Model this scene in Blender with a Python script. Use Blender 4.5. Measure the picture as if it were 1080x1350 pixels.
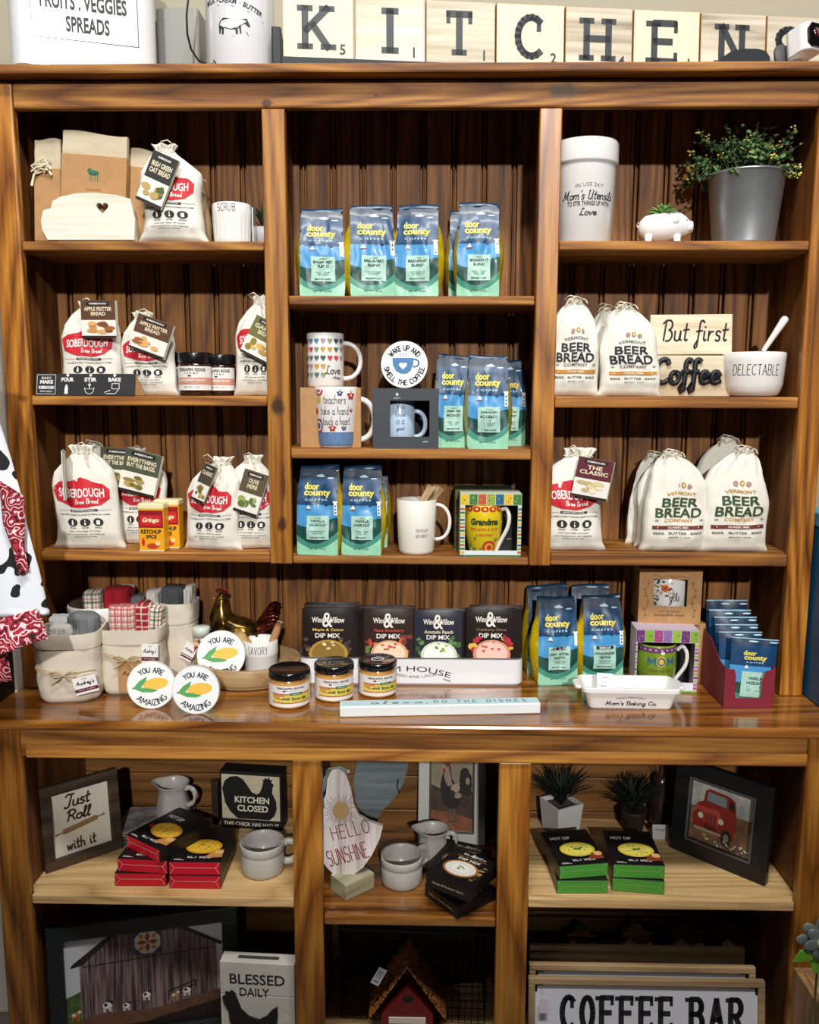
import bpy, bmesh, math, random
from mathutils import Vector, Matrix, noise
from mathutils.geometry import tessellate_polygon

for o in list(bpy.data.objects):
    bpy.data.objects.remove(o)
SC = bpy.context.scene
COL = SC.collection
R = math.radians

# ------------------------------------------------------------------ camera
FPX = 1100.0
PITCH, YAW, ROLL = R(8.2), R(1.1), R(.2)
CP = Vector((0, -1.72, 1.55))
FW = Vector((-math.sin(YAW)*math.cos(PITCH), math.cos(YAW)*math.cos(PITCH), -math.sin(PITCH)))
_r0 = Vector((math.cos(YAW), math.sin(YAW), 0))
_u0 = _r0.cross(FW)
RT = _r0*math.cos(ROLL) + _u0*math.sin(ROLL)
UP = RT.cross(FW)
cam = bpy.data.objects.new('camera', bpy.data.cameras.new('camera'))
COL.objects.link(cam)
m = Matrix((RT, UP, -FW)).transposed().to_4x4()
m.translation = CP
cam.matrix_world = m
cam.data.sensor_fit = 'VERTICAL'
cam.data.sensor_height = 24.0
cam.data.lens = 24.0*FPX/1350.0
cam.data.clip_start = .02
SC.camera = cam

def ray(px, py):
    return FW + RT*((px-540)/FPX) - UP*((py-675)/FPX)
def P(px, py, Y=0.0):
    "point of the vertical plane at depth Y seen at a pixel: (x, z)"
    d = ray(px, py); t = (Y-CP.y)/d.y
    return CP.x+t*d.x, CP.z+t*d.z
def PZ(px, py, Z):
    "point of a horizontal board at height Z seen at a pixel: (x, y)"
    d = ray(px, py); t = (Z-CP.z)/d.z
    return CP.x+t*d.x, CP.y+t*d.y
def fit(x0, x1, yt, Y, Z):
    "centre x, width and height of something standing on a board at height Z, front at depth Y"
    h = P((x0+x1)/2, yt, Y)[1] - Z
    ym = yt+20
    a = P(x0, ym, Y)[0]; b = P(x1, ym, Y)[0]
    return (a+b)/2, b-a, h

# ------------------------------------------------------------------ world and lamps
SC.view_settings.view_transform = 'Standard'
SC.view_settings.look = 'None'
SC.view_settings.gamma = 1.0
SC.view_settings.use_curve_mapping = False
SC.view_settings.exposure = -0.12
w = bpy.data.worlds.new('world'); SC.world = w
w.use_nodes = True
w.node_tree.nodes['Background'].inputs[0].default_value = (.85, .88, 1.0, 1)
w.node_tree.nodes['Background'].inputs[1].default_value = .022

def area(name, loc, aim, sx, sy, power, col=(1, .96, .9)):
    l = bpy.data.lights.new(name, 'AREA'); l.shape = 'RECTANGLE'
    l.size = sx; l.size_y = sy; l.energy = power; l.color = col
    o = bpy.data.objects.new(name, l); COL.objects.link(o)
    o.location = loc
    o.rotation_euler = (Vector(aim)-Vector(loc)).to_track_quat('-Z', 'Y').to_euler()
    return o
def spot(name, loc, aim, radius, power, half, blend, col=(1, .985, .955)):
    l = bpy.data.lights.new(name, 'SPOT'); l.energy = power; l.color = col; l.shadow_soft_size = radius
    l.spot_size = 2*half; l.spot_blend = blend
    o = bpy.data.objects.new(name, l); COL.objects.link(o)
    o.location = loc; o.rotation_euler = (Vector(aim)-Vector(loc)).to_track_quat('-Z', 'Y').to_euler()
    return o
# a distant ceiling spotlight aimed at the upper shelves, and two strip lamps nearer the cabinet
spot('track_spotlight', (.95, -10.0, 5.45), (0, 0, 2.28), .16, 3400, math.atan(1.75/10.4), .25)
area('ceiling_lamp_near', (.15, -1.65, 4.0), (0, -.1, .6), 1.3, .35, 98, (1, .98, .95))
area('ceiling_lamp_side', (-1.6, -2.6, 3.2), (-.1, 0, 1.2), 0.6, .3, 7, (1, .98, .95))

# ------------------------------------------------------------------ materials
def srgb(h):
    if isinstance(h, (tuple, list)):
        return tuple(h)
    h = h.lstrip('#')
    c = [int(h[i:i+2], 16)/255 for i in (0, 2, 4)]
    return tuple(x/12.92 if x <= .04045 else ((x+.055)/1.055)**2.4 for x in c)
_mats = {}
def M(col, rough=.5, metal=0, bump=0, bscale=200, coat=0, trans=0, ior=1.45, name=None, var=0, vscale=20, var_col=None):
    key = (str(col), rough, metal, bump, bscale, coat, trans, var, vscale, str(var_col), name)
    if key in _mats: return _mats[key]
    mt = bpy.data.materials.new(name or 'mat_'+str(col).replace('#', '')[:12])
    mt.use_nodes = True
    nt = mt.node_tree; b = nt.nodes['Principled BSDF']
    c = srgb(col)
    b.inputs['Base Color'].default_value = (*c, 1)
    b.inputs['Roughness'].default_value = rough
    b.inputs['Metallic'].default_value = metal
    b.inputs['IOR'].default_value = ior
    if coat: b.inputs['Coat Weight'].default_value = coat; b.inputs['Coat Roughness'].default_value = .08
    if trans: b.inputs['Transmission Weight'].default_value = trans
    if bump or var:
        tc = nt.nodes.new('ShaderNodeTexCoord')
        n = nt.nodes.new('ShaderNodeTexNoise'); n.inputs['Scale'].default_value = bscale; n.inputs['Detail'].default_value = 4
        nt.links.new(tc.outputs['Object'], n.inputs['Vector'])
        if bump:
            bp = nt.nodes.new('ShaderNodeBump'); bp.inputs['Strength'].default_value = bump; bp.inputs['Distance'].default_value = .002
            nt.links.new(n.outputs['Fac'], bp.inputs['Height']); nt.links.new(bp.outputs['Normal'], b.inputs['Normal'])
        if var:
            n2 = nt.nodes.new('ShaderNodeTexNoise'); n2.inputs['Scale'].default_value = vscale; n2.inputs['Detail'].default_value = 5
            nt.links.new(tc.outputs['Object'], n2.inputs['Vector'])
            rp = nt.nodes.new('ShaderNodeValToRGB')
            c2 = srgb(var_col) if var_col else tuple(x*(1-var) for x in c)
            rp.color_ramp.elements[0].color = (*c2, 1); rp.color_ramp.elements[0].position = .35
            rp.color_ramp.elements[1].color = (*c, 1); rp.color_ramp.elements[1].position = .62
            nt.links.new(n2.outputs['Fac'], rp.inputs['Fac']); nt.links.new(rp.outputs['Color'], b.inputs['Base Color'])
    _mats[key] = mt
    return mt

def wood(name, axis, dark, mid, light, rough=.35, coat=.3, ring=14, knots=True, stretch=9, bump=.15, fine=1.0, spots=()):
    "stained or bare boards with grain along axis"
    if name in _mats: return _mats[name]
    mt = bpy.data.materials.new(name); mt.use_nodes = True
    nt = mt.node_tree; N = nt.nodes; L = nt.links; b = N['Principled BSDF']
    tc = N.new('ShaderNodeTexCoord'); oi = N.new('ShaderNodeObjectInfo')
    mu = N.new('ShaderNodeMath'); mu.operation = 'MULTIPLY'; mu.inputs[1].default_value = 37.
    L.new(oi.outputs['Random'], mu.inputs[0])
    sc = [1, 1, 1]; sc['XYZ'.index(axis)] = 1/stretch
    mp = N.new('ShaderNodeMapping'); mp.inputs['Scale'].default_value = sc
    cb = N.new('ShaderNodeCombineXYZ')
    for i in range(3): L.new(mu.outputs[0], cb.inputs[i])
    L.new(tc.outputs['Object'], mp.inputs['Vector']); L.new(cb.outputs[0], mp.inputs['Location'])
    # warped rings
    nz = N.new('ShaderNodeTexNoise'); nz.inputs['Scale'].default_value = 3.0*fine; nz.inputs['Detail'].default_value = 2
    L.new(mp.outputs[0], nz.inputs['Vector'])
    m1 = N.new('ShaderNodeMath'); m1.operation = 'MULTIPLY'; m1.inputs[1].default_value = ring*3.0
    L.new(nz.outputs['Fac'], m1.inputs[0])
    m2a = N.new('ShaderNodeMath'); m2a.operation = 'PINGPONG'; m2a.inputs[1].default_value = .5; L.new(m1.outputs[0], m2a.inputs[0])
    m2b = N.new('ShaderNodeMath'); m2b.operation = 'MULTIPLY'; m2b.inputs[1].default_value = 2.0; L.new(m2a.outputs[0], m2b.inputs[0])
    m2 = N.new('ShaderNodeMath'); m2.operation = 'POWER'; m2.inputs[1].default_value = .6; L.new(m2b.outputs[0], m2.inputs[0])
    fn = N.new('ShaderNodeTexNoise'); fn.inputs['Scale'].default_value = 130*fine; fn.inputs['Detail'].default_value = 3
    mp2 = N.new('ShaderNodeMapping'); sc2 = [1, 1, 1]; sc2['XYZ'.index(axis)] = 1/22; mp2.inputs['Scale'].default_value = sc2
    L.new(tc.outputs['Object'], mp2.inputs['Vector']); L.new(cb.outputs[0], mp2.inputs['Location']); L.new(mp2.outputs[0], fn.inputs['Vector'])
    big = N.new('ShaderNodeTexNoise'); big.inputs['Scale'].default_value = 4; big.inputs['Detail'].default_value = 3
    L.new(mp.outputs[0], big.inputs['Vector'])
    # combine .45 ring + .25 fine + .3 big
    def mad(a, k, c=None):
        n = N.new('ShaderNodeMath'); n.operation = 'MULTIPLY_ADD'; L.new(a, n.inputs[0]); n.inputs[1].default_value = k
        if c is None: n.inputs[2].default_value = 0
        else: L.new(c, n.inputs[2])
        return n.outputs[0]
    v = mad(m2.outputs[0], .26); v = mad(fn.outputs['Fac'], .50, v); v = mad(big.outputs['Fac'], .38, v)
    rp = N.new('ShaderNodeValToRGB'); cr = rp.color_ramp
    cr.elements[0].position = .34; cr.elements[0].color = (*srgb(dark), 1)
    cr.elements[1].position = .80; cr.elements[1].color = (*srgb(light), 1)
    e = cr.elements.new(.57); e.color = (*srgb(mid), 1)
    L.new(v, rp.inputs['Fac'])
    col = rp.outputs['Color']
    if knots:
        vo = N.new('ShaderNodeTexVoronoi'); vo.inputs['Scale'].default_value = 3.1
        mp3 = N.new('ShaderNodeMapping'); sc3 = [1, 1, 1]; sc3['XYZ'.index(axis)] = .55; mp3.inputs['Scale'].default_value = sc3
        L.new(tc.outputs['Object'], mp3.inputs['Vector']); L.new(cb.outputs[0], mp3.inputs['Location']); 
        dn = N.new('ShaderNodeMixRGB'); dn.blend_type = 'ADD'; dn.inputs[0].default_value = .035
        L.new(mp3.outputs[0], dn.inputs[1]); L.new(fn.outputs['Color'], dn.inputs[2])
        L.new(dn.outputs[0], vo.inputs['Vector'])
        kr = N.new('ShaderNodeValToRGB'); kr.color_ramp.elements[0].position = .035; kr.color_ramp.elements[0].color = (1, 1, 1, 1)
        kr.color_ramp.elements[1].position = .085; kr.color_ramp.elements[1].color = (0, 0, 0, 1)
        L.new(vo.outputs['Distance'], kr.inputs['Fac'])
        mx = N.new('ShaderNodeMixRGB'); L.new(kr.outputs['Color'], mx.inputs[0]); L.new(col, mx.inputs[1])
        d = srgb(dark); mx.inputs[2].default_value = (d[0]*.25, d[1]*.2, d[2]*.2, 1)
        col = mx.outputs[0]
    for (sx_, sz_, ra, rb, kc) in spots:      # single big knots where the boards have them (object x, z)
        sp = N.new('ShaderNodeVectorMath'); sp.operation = 'SUBTRACT'; L.new(tc.outputs['Object'], sp.inputs[0]); sp.inputs[1].default_value = (sx_, 0, sz_)
        sm = N.new('ShaderNodeVectorMath'); sm.operation = 'MULTIPLY'; L.new(sp.outputs[0], sm.inputs[0]); sm.inputs[1].default_value = (1/ra, 0, 1/rb)
        ln = N.new('ShaderNodeVectorMath'); ln.operation = 'LENGTH'; L.new(sm.outputs[0], ln.inputs[0])
        wn = N.new('ShaderNodeTexNoise'); wn.inputs['Scale'].default_value = 60; L.new(tc.outputs['Object'], wn.inputs['Vector'])
        ad = N.new('ShaderNodeMath'); ad.operation = 'ADD'; L.new(ln.outputs['Value'], ad.inputs[0]); L.new(wn.outputs['Fac'], ad.inputs[1])
        kr = N.new('ShaderNodeValToRGB'); kr.color_ramp.elements[0].position = .62; kr.color_ramp.elements[0].color = (.9, .9, .9, 1); kr.color_ramp.elements[1].position = 1.0; kr.color_ramp.elements[1].color = (0, 0, 0, 1)
        hv = N.new('ShaderNodeMath'); hv.operation = 'MULTIPLY'; hv.inputs[1].default_value = .66; L.new(ad.outputs[0], hv.inputs[0]); L.new(hv.outputs[0], kr.inputs['Fac'])
        mx = N.new('ShaderNodeMixRGB'); L.new(kr.outputs['Color'], mx.inputs[0]); L.new(col, mx.inputs[1]); mx.inputs[2].default_value = (*srgb(kc), 1); col = mx.outputs[0]
    # each board its own tint
    hs = N.new('ShaderNodeHueSaturation')
    mr = N.new('ShaderNodeMapRange'); mr.inputs['To Min'].default_value = .82; mr.inputs['To Max'].default_value = 1.15
    L.new(oi.outputs['Random'], mr.inputs['Value']); L.new(mr.outputs[0], hs.inputs['Value']); L.new(col, hs.inputs['Color'])
    L.new(hs.outputs[0], b.inputs['Base Color'])
    b.inputs['Roughness'].default_value = rough
    b.inputs['Coat Weight'].default_value = coat; b.inputs['Coat Roughness'].default_value = .12
    bp = N.new('ShaderNodeBump'); bp.inputs['Strength'].default_value = bump; bp.inputs['Distance'].default_value = .0015
    L.new(v, bp.inputs['Height']); L.new(bp.outputs['Normal'], b.inputs['Normal'])
    _mats[name] = mt
    return mt

def fx(name, build, rough=.5, coat=0):
    "material whose colour is built by a function of (nodes, links, texcoord)"
    if name in _mats: return _mats[name]
    mt = bpy.data.materials.new(name); mt.use_nodes = True
    nt = mt.node_tree; b = nt.nodes['Principled BSDF']
    tc = nt.nodes.new('ShaderNodeTexCoord')
    nt.links.new(build(nt.nodes, nt.links, tc), b.inputs['Base Color'])
    b.inputs['Roughness'].default_value = rough
    if coat: b.inputs['Coat Weight'].default_value = coat
    _mats[name] = mt
    return mt

# ------------------------------------------------------------------ lettering
_tc = {}
def text_shape(body, bold=0.0):
    k = (body, bold)
    if k in _tc: return _tc[k]
    cu = bpy.data.curves.new('t', 'FONT'); cu.body = body; cu.offset = bold; cu.resolution_u = 3
    cu.fill_mode = 'FRONT'
    ob = bpy.data.objects.new('t', cu); COL.objects.link(ob)
    dg = bpy.context.evaluated_depsgraph_get(); dg.update()
    me = bpy.data.meshes.new_from_object(ob.evaluated_get(dg))
    vs = [(v.co.x, v.co.y) for v in me.vertices]; fs = [tuple(p.vertices) for p in me.polygons]
    bpy.data.objects.remove(ob); bpy.data.curves.remove(cu); bpy.data.meshes.remove(me)
    if not vs: vs = [(0, 0)]
    xs = [v[0] for v in vs]; ys = [v[1] for v in vs]
    _tc[k] = (vs, fs, min(xs), max(xs), min(ys), max(ys))
    return _tc[k]

def arcpts(cx, cy, rx, ry, a0, a1, n=10):
    return [(cx+rx*math.cos(R(a0+(a1-a0)*i/n)), cy+ry*math.sin(R(a0+(a1-a0)*i/n))) for i in range(n+1)]
SF = {
 'A': (.8, [[(0, 0), (.4, 1), (.8, 0)], [(.15, .36), (.65, .36)]]),
 'B': (.7, [[(0, 0), (0, 1)], [(0, 1)]+arcpts(.35, .76, .3, .24, 90, -90)+[(0, .52)], [(0, .52)]+arcpts(.38, .26, .32, .26, 90, -90)+[(0, 0)]]),
 'C': (.75, [arcpts(.42, .5, .42, .5, 50, 310, 14)]),
 'D': (.75, [[(0, 0), (0, 1)]+arcpts(.25, .5, .5, .5, 90, -90, 12)+[(0, 0)]]),
 'E': (.65, [[(0, 0), (0, 1)], [(0, 1), (.62, 1)], [(0, .52), (.5, .52)], [(0, 0), (.65, 0)]]),
 'F': (.62, [[(0, 0), (0, 1)], [(0, 1), (.62, 1)], [(0, .52), (.5, .52)]]),
 'G': (.8, [arcpts(.42, .5, .42, .5, 50, 340, 14)+[(.8, .45), (.5, .45)]]),
 'H': (.7, [[(0, 0), (0, 1)], [(.7, 0), (.7, 1)], [(0, .52), (.7, .52)]]),
 'I': (.0, [[(0, 0), (0, 1)]]),
 'J': (.5, [[(.5, 1), (.5, .25)]+arcpts(.25, .25, .25, .25, 0, -170, 8)]),
 'K': (.7, [[(0, 0), (0, 1)], [(.68, 1), (.02, .42)], [(.22, .58), (.7, 0)]]),
 'L': (.58, [[(0, 1), (0, 0), (.58, 0)]]),
 'M': (.9, [[(0, 0), (0, 1), (.45, .3), (.9, 1), (.9, 0)]]),
 'N': (.7, [[(0, 0), (0, 1)], [(0, 1), (.7, 0)], [(.7, 0), (.7, 1)]]),
 'O': (.84, [arcpts(.42, .5, .42, .5, 90, 450, 20)]),
 'P': (.65, [[(0, 0), (0, 1)]+arcpts(.35, .74, .3, .26, 90, -90)+[(0, .48)]]),
 'R': (.7, [[(0, 0), (0, 1)]+arcpts(.35, .74, .3, .26, 90, -90)+[(0, .48)], [(.3, .48), (.7, 0)]]),
 'S': (.65, [arcpts(.33, .74, .3, .26, 40, 250, 9)+arcpts(.33, .26, .32, .27, 80, -145, 9)]),
 'T': (.7, [[(.35, 0), (.35, 1)], [(0, 1), (.7, 1)]]),
 'U': (.72, [[(0, 1), (0, .35)]+arcpts(.36, .35, .36, .35, 180, 360)+[(.72, 1)]]),
 'V': (.75, [[(0, 1), (.37, 0), (.75, 1)]]),
 'W': (1., [[(0, 1), (.27, 0), (.5, .75), (.73, 0), (1, 1)]]),
 'Z': (.65, [[(0, 1), (.65, 1), (0, 0), (.65, 0)]]),
 'Y': (.7, [[(0, 1), (.35, .5), (.7, 1)], [(.35, .5), (.35, 0)]]),
 '!': (.0, [[(0, 1), (0, .3)], [(0, .08), (0, 0)]]),
 ' ': (.4, []),
}
# handwriting, one or more pen strokes per letter; x advances by the first number, body height .5
def _o(cx, cy, rx, ry, a0=60, a1=420): return arcpts(cx, cy, rx, ry, a0, a1, 12)
HF = {
 'a': (.46, [_o(.22, .24, .2, .24, 50, 360), [(.42, .48), (.42, .1), (.48, 0), (.56, .06)]]),
 'b': (.46, [[(0, 1), (.02, .1)]+arcpts(.2, .22, .19, .22, 200, 500)]),
 'c': (.4, [arcpts(.22, .24, .21, .25, 60, 320)+[(.44, .12)]]),
 'd': (.48, [_o(.22, .24, .2, .24, 50, 360), [(.44, 1), (.42, .1), (.5, 0), (.56, .06)]]),
 'e': (.42, [[(.02, .2), (.38, .32)]+arcpts(.21, .26, .18, .24, 10, 300)+[(.46, .12)]]),
 'f': (.34, [[(.42, .9)]+arcpts(.28, .85, .13, .15, 30, 180)+[(.15, .5), (.12, -.3), (.0, -.38), (-.05, -.25), (.1, .0)], [(-.03, .46), (.36, .5)]]),
 'g': (.46, [_o(.22, .24, .2, .24, 50, 360), [(.42, .48), (.41, -.2), (.28, -.42), (.08, -.34), (.2, -.12), (.54, .06)]]),
 'K': (.6, [[(.08, 1), (.06, 0)], [(.56, .98), (.1, .45), (.6, 0)]]),
 'j': (.25, [[(.12, .5), (.1, -.3), (-.05, -.4)]]),
 'h': (.48, [[(.05, 1), (.02, 0)], [(.03, .28)]+arcpts(.21, .3, .17, .19, 160, 0, 7)+[(.38, .06), (.46, 0)]]),
 'i': (.2, [[(.04, .48), (.05, .08), (.12, 0), (.2, .06)], [(.06, .66), (.07, .7)]]),
 'k': (.44, [[(.03, 1), (.02, 0)], [(.36, .5), (.04, .2), (.4, 0)]]),
 'l': (.24, [[(.0, .1), (.17, .7)]+arcpts(.12, .88, .06, .12, 0, 180, 6)+[(.06, .1), (.13, 0), (.24, .06)]]),
 'm': (.72, [[(.0, .48), (.02, 0)], [(.02, .28)]+arcpts(.17, .32, .14, .17, 160, 0, 6)+[(.31, 0)], [(.31, .28)]+arcpts(.46, .32, .14, .17, 160, 0, 6)+[(.6, .06), (.68, 0)]]),
 'n': (.46, [[(.0, .48), (.02, 0)], [(.02, .28)]+arcpts(.19, .32, .16, .17, 160, 0, 6)+[(.35, .06), (.43, 0)]]),
 'o': (.46, [_o(.22, .24, .2, .24, 90, 450)+[(.44, .4)]]),
 'p': (.46, [[(.0, .5), (.0, -.4)]]+[arcpts(.2, .24, .19, .24, 170, -170)]),
 'r': (.34, [[(.02, .48), (.03, 0)], [(.03, .25), (.12, .44), (.3, .46)]]),
 's': (.36, [[(.32, .42)]+arcpts(.17, .38, .13, .11, 40, 250, 6)+arcpts(.17, .12, .14, .13, 70, -150, 6)]),
 't': (.3, [[(.12, .85), (.1, .08), (.18, 0), (.28, .06)], [(-.04, .52), (.32, .56)]]),
 'u': (.48, [[(.02, .48), (.03, .12)]+arcpts(.19, .14, .16, .14, 190, 340, 6)+[(.38, .48), (.39, .06), (.5, .02)]]),
 'v': (.4, [[(.0, .48), (.17, 0), (.36, .48), (.44, .42)]]),
 'w': (.6, [[(.0, .48), (.13, 0), (.28, .4), (.42, 0), (.56, .48)]]),
 'x': (.4, [[(0, .48), (.36, 0)], [(.36, .48), (0, 0)]]),
 'y': (.46, [[(.02, .48), (.03, .16)]+arcpts(.19, .16, .16, .14, 190, 340, 6)+[(.38, .48), (.36, -.25), (.2, -.42), (.02, -.3), (.2, -.1), (.44, .02)]]),
 'z': (.4, [[(.02, .47), (.36, .47), (.03, .02), (.38, .02)]]),
 "'": (.12, [[(.05, 1), (.02, .8)]]), '.': (.15, [[(.03, .02), (.06, .05)]]), ',': (.15, [[(.06, .05), (.0, -.12)]]), ' ': (.3, []),
 'B': (.62, [[(.1, 1), (.06, 0)], [(-.08, .85), (.1, 1)]+arcpts(.3, .77, .22, .24, 90, -80, 8)+arcpts(.3, .26, .28, .28, 80, -110, 8)]),
 'C': (.62, [[(.6, .8)]+arcpts(.38, .52, .34, .5, 60, 310, 14)+[(.62, .14)]]),
 'J': (.5, [[(-.05, .85), (.1, 1), (.55, .98)], [(.4, .98), (.3, .1)]+arcpts(.12, .1, .17, .16, 0, -160, 6)]),
 'L': (.5, [[(.35, .85)]+arcpts(.25, .85, .1, .14, 0, 180, 6)+[(.14, .2), (.0, .02), (.15, .08), (.5, .0)]]),
 'M': (.86, [[(-.05, .1), (.05, 0), (.16, 1), (.36, .15), (.62, 1), (.66, .1), (.8, .02)]]),
 'R': (.62, [[(.14, 1), (.06, 0)], [(-.08, .8), (.14, 1)]+arcpts(.32, .75, .22, .25, 90, -90, 8)+[(.14, .5), (.34, .42), (.6, 0)]]),
 'U': (.66, [[(-.04, .9), (.06, 1), (.05, .25)]+arcpts(.26, .25, .21, .25, 180, 350, 8)+[(.48, 1), (.5, .1), (.6, 0)]]),
 'W': (.9, [[(-.04, .9), (.06, 1), (.2, 0), (.42, .8), (.56, 0), (.84, 1)]]),
 'A': (.7, [[(-.05, 0), (.4, 1), (.55, 0)], [(.1, .38), (.6, .42)]]),
}
def layout(body, font, gap=.22):
    x = 0; out = []
    for ch in body:
        w_, st = font.get(ch, font.get(ch.upper(), (.4, [])))
        for s in st: out.append([(x+a, b) for a, b in s])
        x += w_+gap
    xs = [p[0] for s in out for p in s]; ys = [p[1] for s in out for p in s]
    return out, min(xs), max(xs), min(ys), max(ys)

# ------------------------------------------------------------------ mesh collector
class MB:
    def __init__(s):
        s.v = []; s.f = []; s.mi = []; s.sm = []; s.mats = []; s.uv = {}; s.T = Matrix()
    def m(s, mat):
        if mat not in s.mats: s.mats.append(mat)
        return s.mats.index(mat)
    def add(s, vs, fs, mat, smooth=False, uvs=None):
        k = len(s.v); i = s.m(mat)
        s.v += [s.T @ Vector(v) for v in vs]
        for n, f in enumerate(fs):
            if uvs: s.uv[len(s.f)] = [uvs[a] for a in f]
            s.f.append(tuple(a+k for a in f)); s.mi.append(i); s.sm.append(smooth)
    def box(s, c, d, mat, rot=None):
        x, y, z = d[0]/2, d[1]/2, d[2]/2
        q = [Vector((a*x, b*y, e*z)) for a in (-1, 1) for b in (-1, 1) for e in (-1, 1)]
        if rot is not None: q = [rot @ p for p in q]
        q = [p+Vector(c) for p in q]
        s.add(q, [(0, 1, 3, 2), (4, 6, 7, 5), (0, 4, 5, 1), (2, 3, 7, 6), (0, 2, 6, 4), (1, 5, 7, 3)], mat)
    def rbox(s, c, d, mat, r=.003, n=3, axis='Z'):
        "box with rounded upright edges and small chamfer"
        hx, hy = d[0]/2, d[1]/2; r = min(r, hx*.99, hy*.99)
        out = []
        for cx, cy, a in ((hx-r, hy-r, 0), (-hx+r, hy-r, 90), (-hx+r, -hy+r, 180), (hx-r, -hy+r, 270)):
            for i in range(n+1):
                t = R(a+90*i/n); out.append((cx+r*math.cos(t), cy+r*math.sin(t)))
        e = min(r, d[2]*.3, .002)
        rings = [(-d[2]/2, e), (-d[2]/2+e, 0), (d[2]/2-e, 0), (d[2]/2, e)]
        vs = []
        for z, q in rings:
            for (x, y) in out:
                k = 1-q/max(hx, .001), 1-q/max(hy, .001)
                vs.append((c[0]+x*k[0], c[1]+y*k[1], c[2]+z))
        k = len(out); fs = []
        for j in range(3):
            for i in range(k): fs.append((j*k+i, j*k+(i+1) % k, (j+1)*k+(i+1) % k, (j+1)*k+i))
        s.add(vs, fs+[tuple(reversed(range(k))), tuple(range(3*k, 4*k))], mat)
    def lathe(s, prof, mat, n=32, c=(0, 0, 0), fn=None, sx=1, sy=1, cap=True, smooth=True):
        vs = []; fs = []
        for j, (r, z) in enumerate(prof):
            for i in range(n):
                a = 2*math.pi*i/n; rr = fn(r, z, a) if fn else r
                vs.append((c[0]+rr*sx*math.sin(a), c[1]-rr*sy*math.cos(a), c[2]+z))
        for j in range(len(prof)-1):
            for i in range(n): fs.append((j*n+i, j*n+(i+1) % n, (j+1)*n+(i+1) % n, (j+1)*n+i))
        if cap:
            fs.append(tuple(reversed(range(n)))); fs.append(tuple(range((len(prof)-1)*n, len(prof)*n)))
        s.add(vs, fs, mat, smooth)
    def tube(s, pts, rad, mat, n=8, smooth=True, cap=True, flat=None):
        pts = [Vector(p) for p in pts]; vs = []; fs = []
        up = Vector((.13, .31, 1)).normalized(); k = len(pts)
        for i, p in enumerate(pts):
            t = (pts[min(i+1, k-1)]-pts[max(i-1, 0)])
            t = t.normalized() if t.length > 1e-9 else Vector((0, 0, 1))
            a = t.cross(up)
            if a.length < .05: a = t.cross(Vector((1, 0, 0)))
            a.normalize(); b = t.cross(a)
            up = b if False else up
            r = rad[i] if isinstance(rad, list) else rad
            ra, rb = (r if isinstance(r, (list, tuple)) else (r, r))
            for j in range(n):
                q = 2*math.pi*j/n; vs.append(p+a*ra*math.cos(q)+b*rb*math.sin(q))
        for i in range(k-1):
            for j in range(n): fs.append((i*n+j, i*n+(j+1) % n, (i+1)*n+(j+1) % n, (i+1)*n+j))
        if cap: fs.append(tuple(range(n))); fs.append(tuple(reversed(range((k-1)*n, k*n))))
        s.add(vs, fs, mat, smooth)
    def ball(s, c, r, mat, n=12, rot=None):
        rx, ry, rz = r if isinstance(r, (tuple, list)) else (r, r, r)
        vs = []; fs = []; k = n//2
        for j in range(k+1):
            t = math.pi*j/k
            for i in range(n):
                a = 2*math.pi*i/n; p = Vector((rx*math.sin(t)*math.cos(a), ry*math.sin(t)*math.sin(a), -rz*math.cos(t)))
                if rot is not None: p = rot @ p
                vs.append(p+Vector(c))
        for j in range(k):
            for i in range(n): fs.append((j*n+i, j*n+(i+1) % n, (j+1)*n+(i+1) % n, (j+1)*n+i))
        s.add(vs, fs, mat, True)
    def prism(s, out, y0, y1, mat, smooth=False):
        "outline in x,z extruded along y"
        n = len(out)
        tri = tessellate_polygon([[Vector((a, b, 0)) for a, b in out]])
        ar = sum(out[i][0]*out[(i+1) % n][1]-out[(i+1) % n][0]*out[i][1] for i in range(n))
        if ar < 0: out = list(reversed(out)); tri = tessellate_polygon([[Vector((a, b, 0)) for a, b in out]])
        vs = [(a, y0, b) for a, b in out]+[(a, y1, b) for a, b in out]
        fs = [tuple(t) for t in tri]+[tuple(n+q for q in reversed(t)) for t in tri]
        s.add(vs, fs, mat)
        s.add(vs, [(i, (i+1) % n, n+(i+1) % n, n+i) for i in range(n)], mat, smooth)
    def grid(s, fn, nu, nv, mat, smooth=True, closed=False, flip=False, uv=True):
        vs = []; fs = []; uvs = []
        cu = nu if closed else nu+1
        for j in range(nv+1):
            for i in range(cu):
                vs.append(fn(i/nu, j/nv)); uvs.append((i/nu, j/nv))
        for j in range(nv):
            for i in range(nu):
                a, b = j*cu+i, j*cu+(i+1) % cu
                f = (a, b, b+cu, a+cu); fs.append(tuple(reversed(f)) if flip else f)
        s.add(vs, fs, mat, smooth, uvs if uv else None)
    # --- printing on a surface; fn(x, y, lift) gives the point
    def put(s, vs, fs, fn, mat, lift=.0004):
        s.add([fn(a, b, lift) for a, b in vs], fs, mat)
    def rect(s, x0, y0, x1, y1, fn, mat, lift=.0004, n=1, k=1):
        vs = [(x0+(x1-x0)*i/n, y0+(y1-y0)*j/k) for j in range(k+1) for i in range(n+1)]
        fs = [(j*(n+1)+i, j*(n+1)+i+1, (j+1)*(n+1)+i+1, (j+1)*(n+1)+i) for j in range(k) for i in range(n)]
        s.put(vs, fs, fn, mat, lift)
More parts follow.
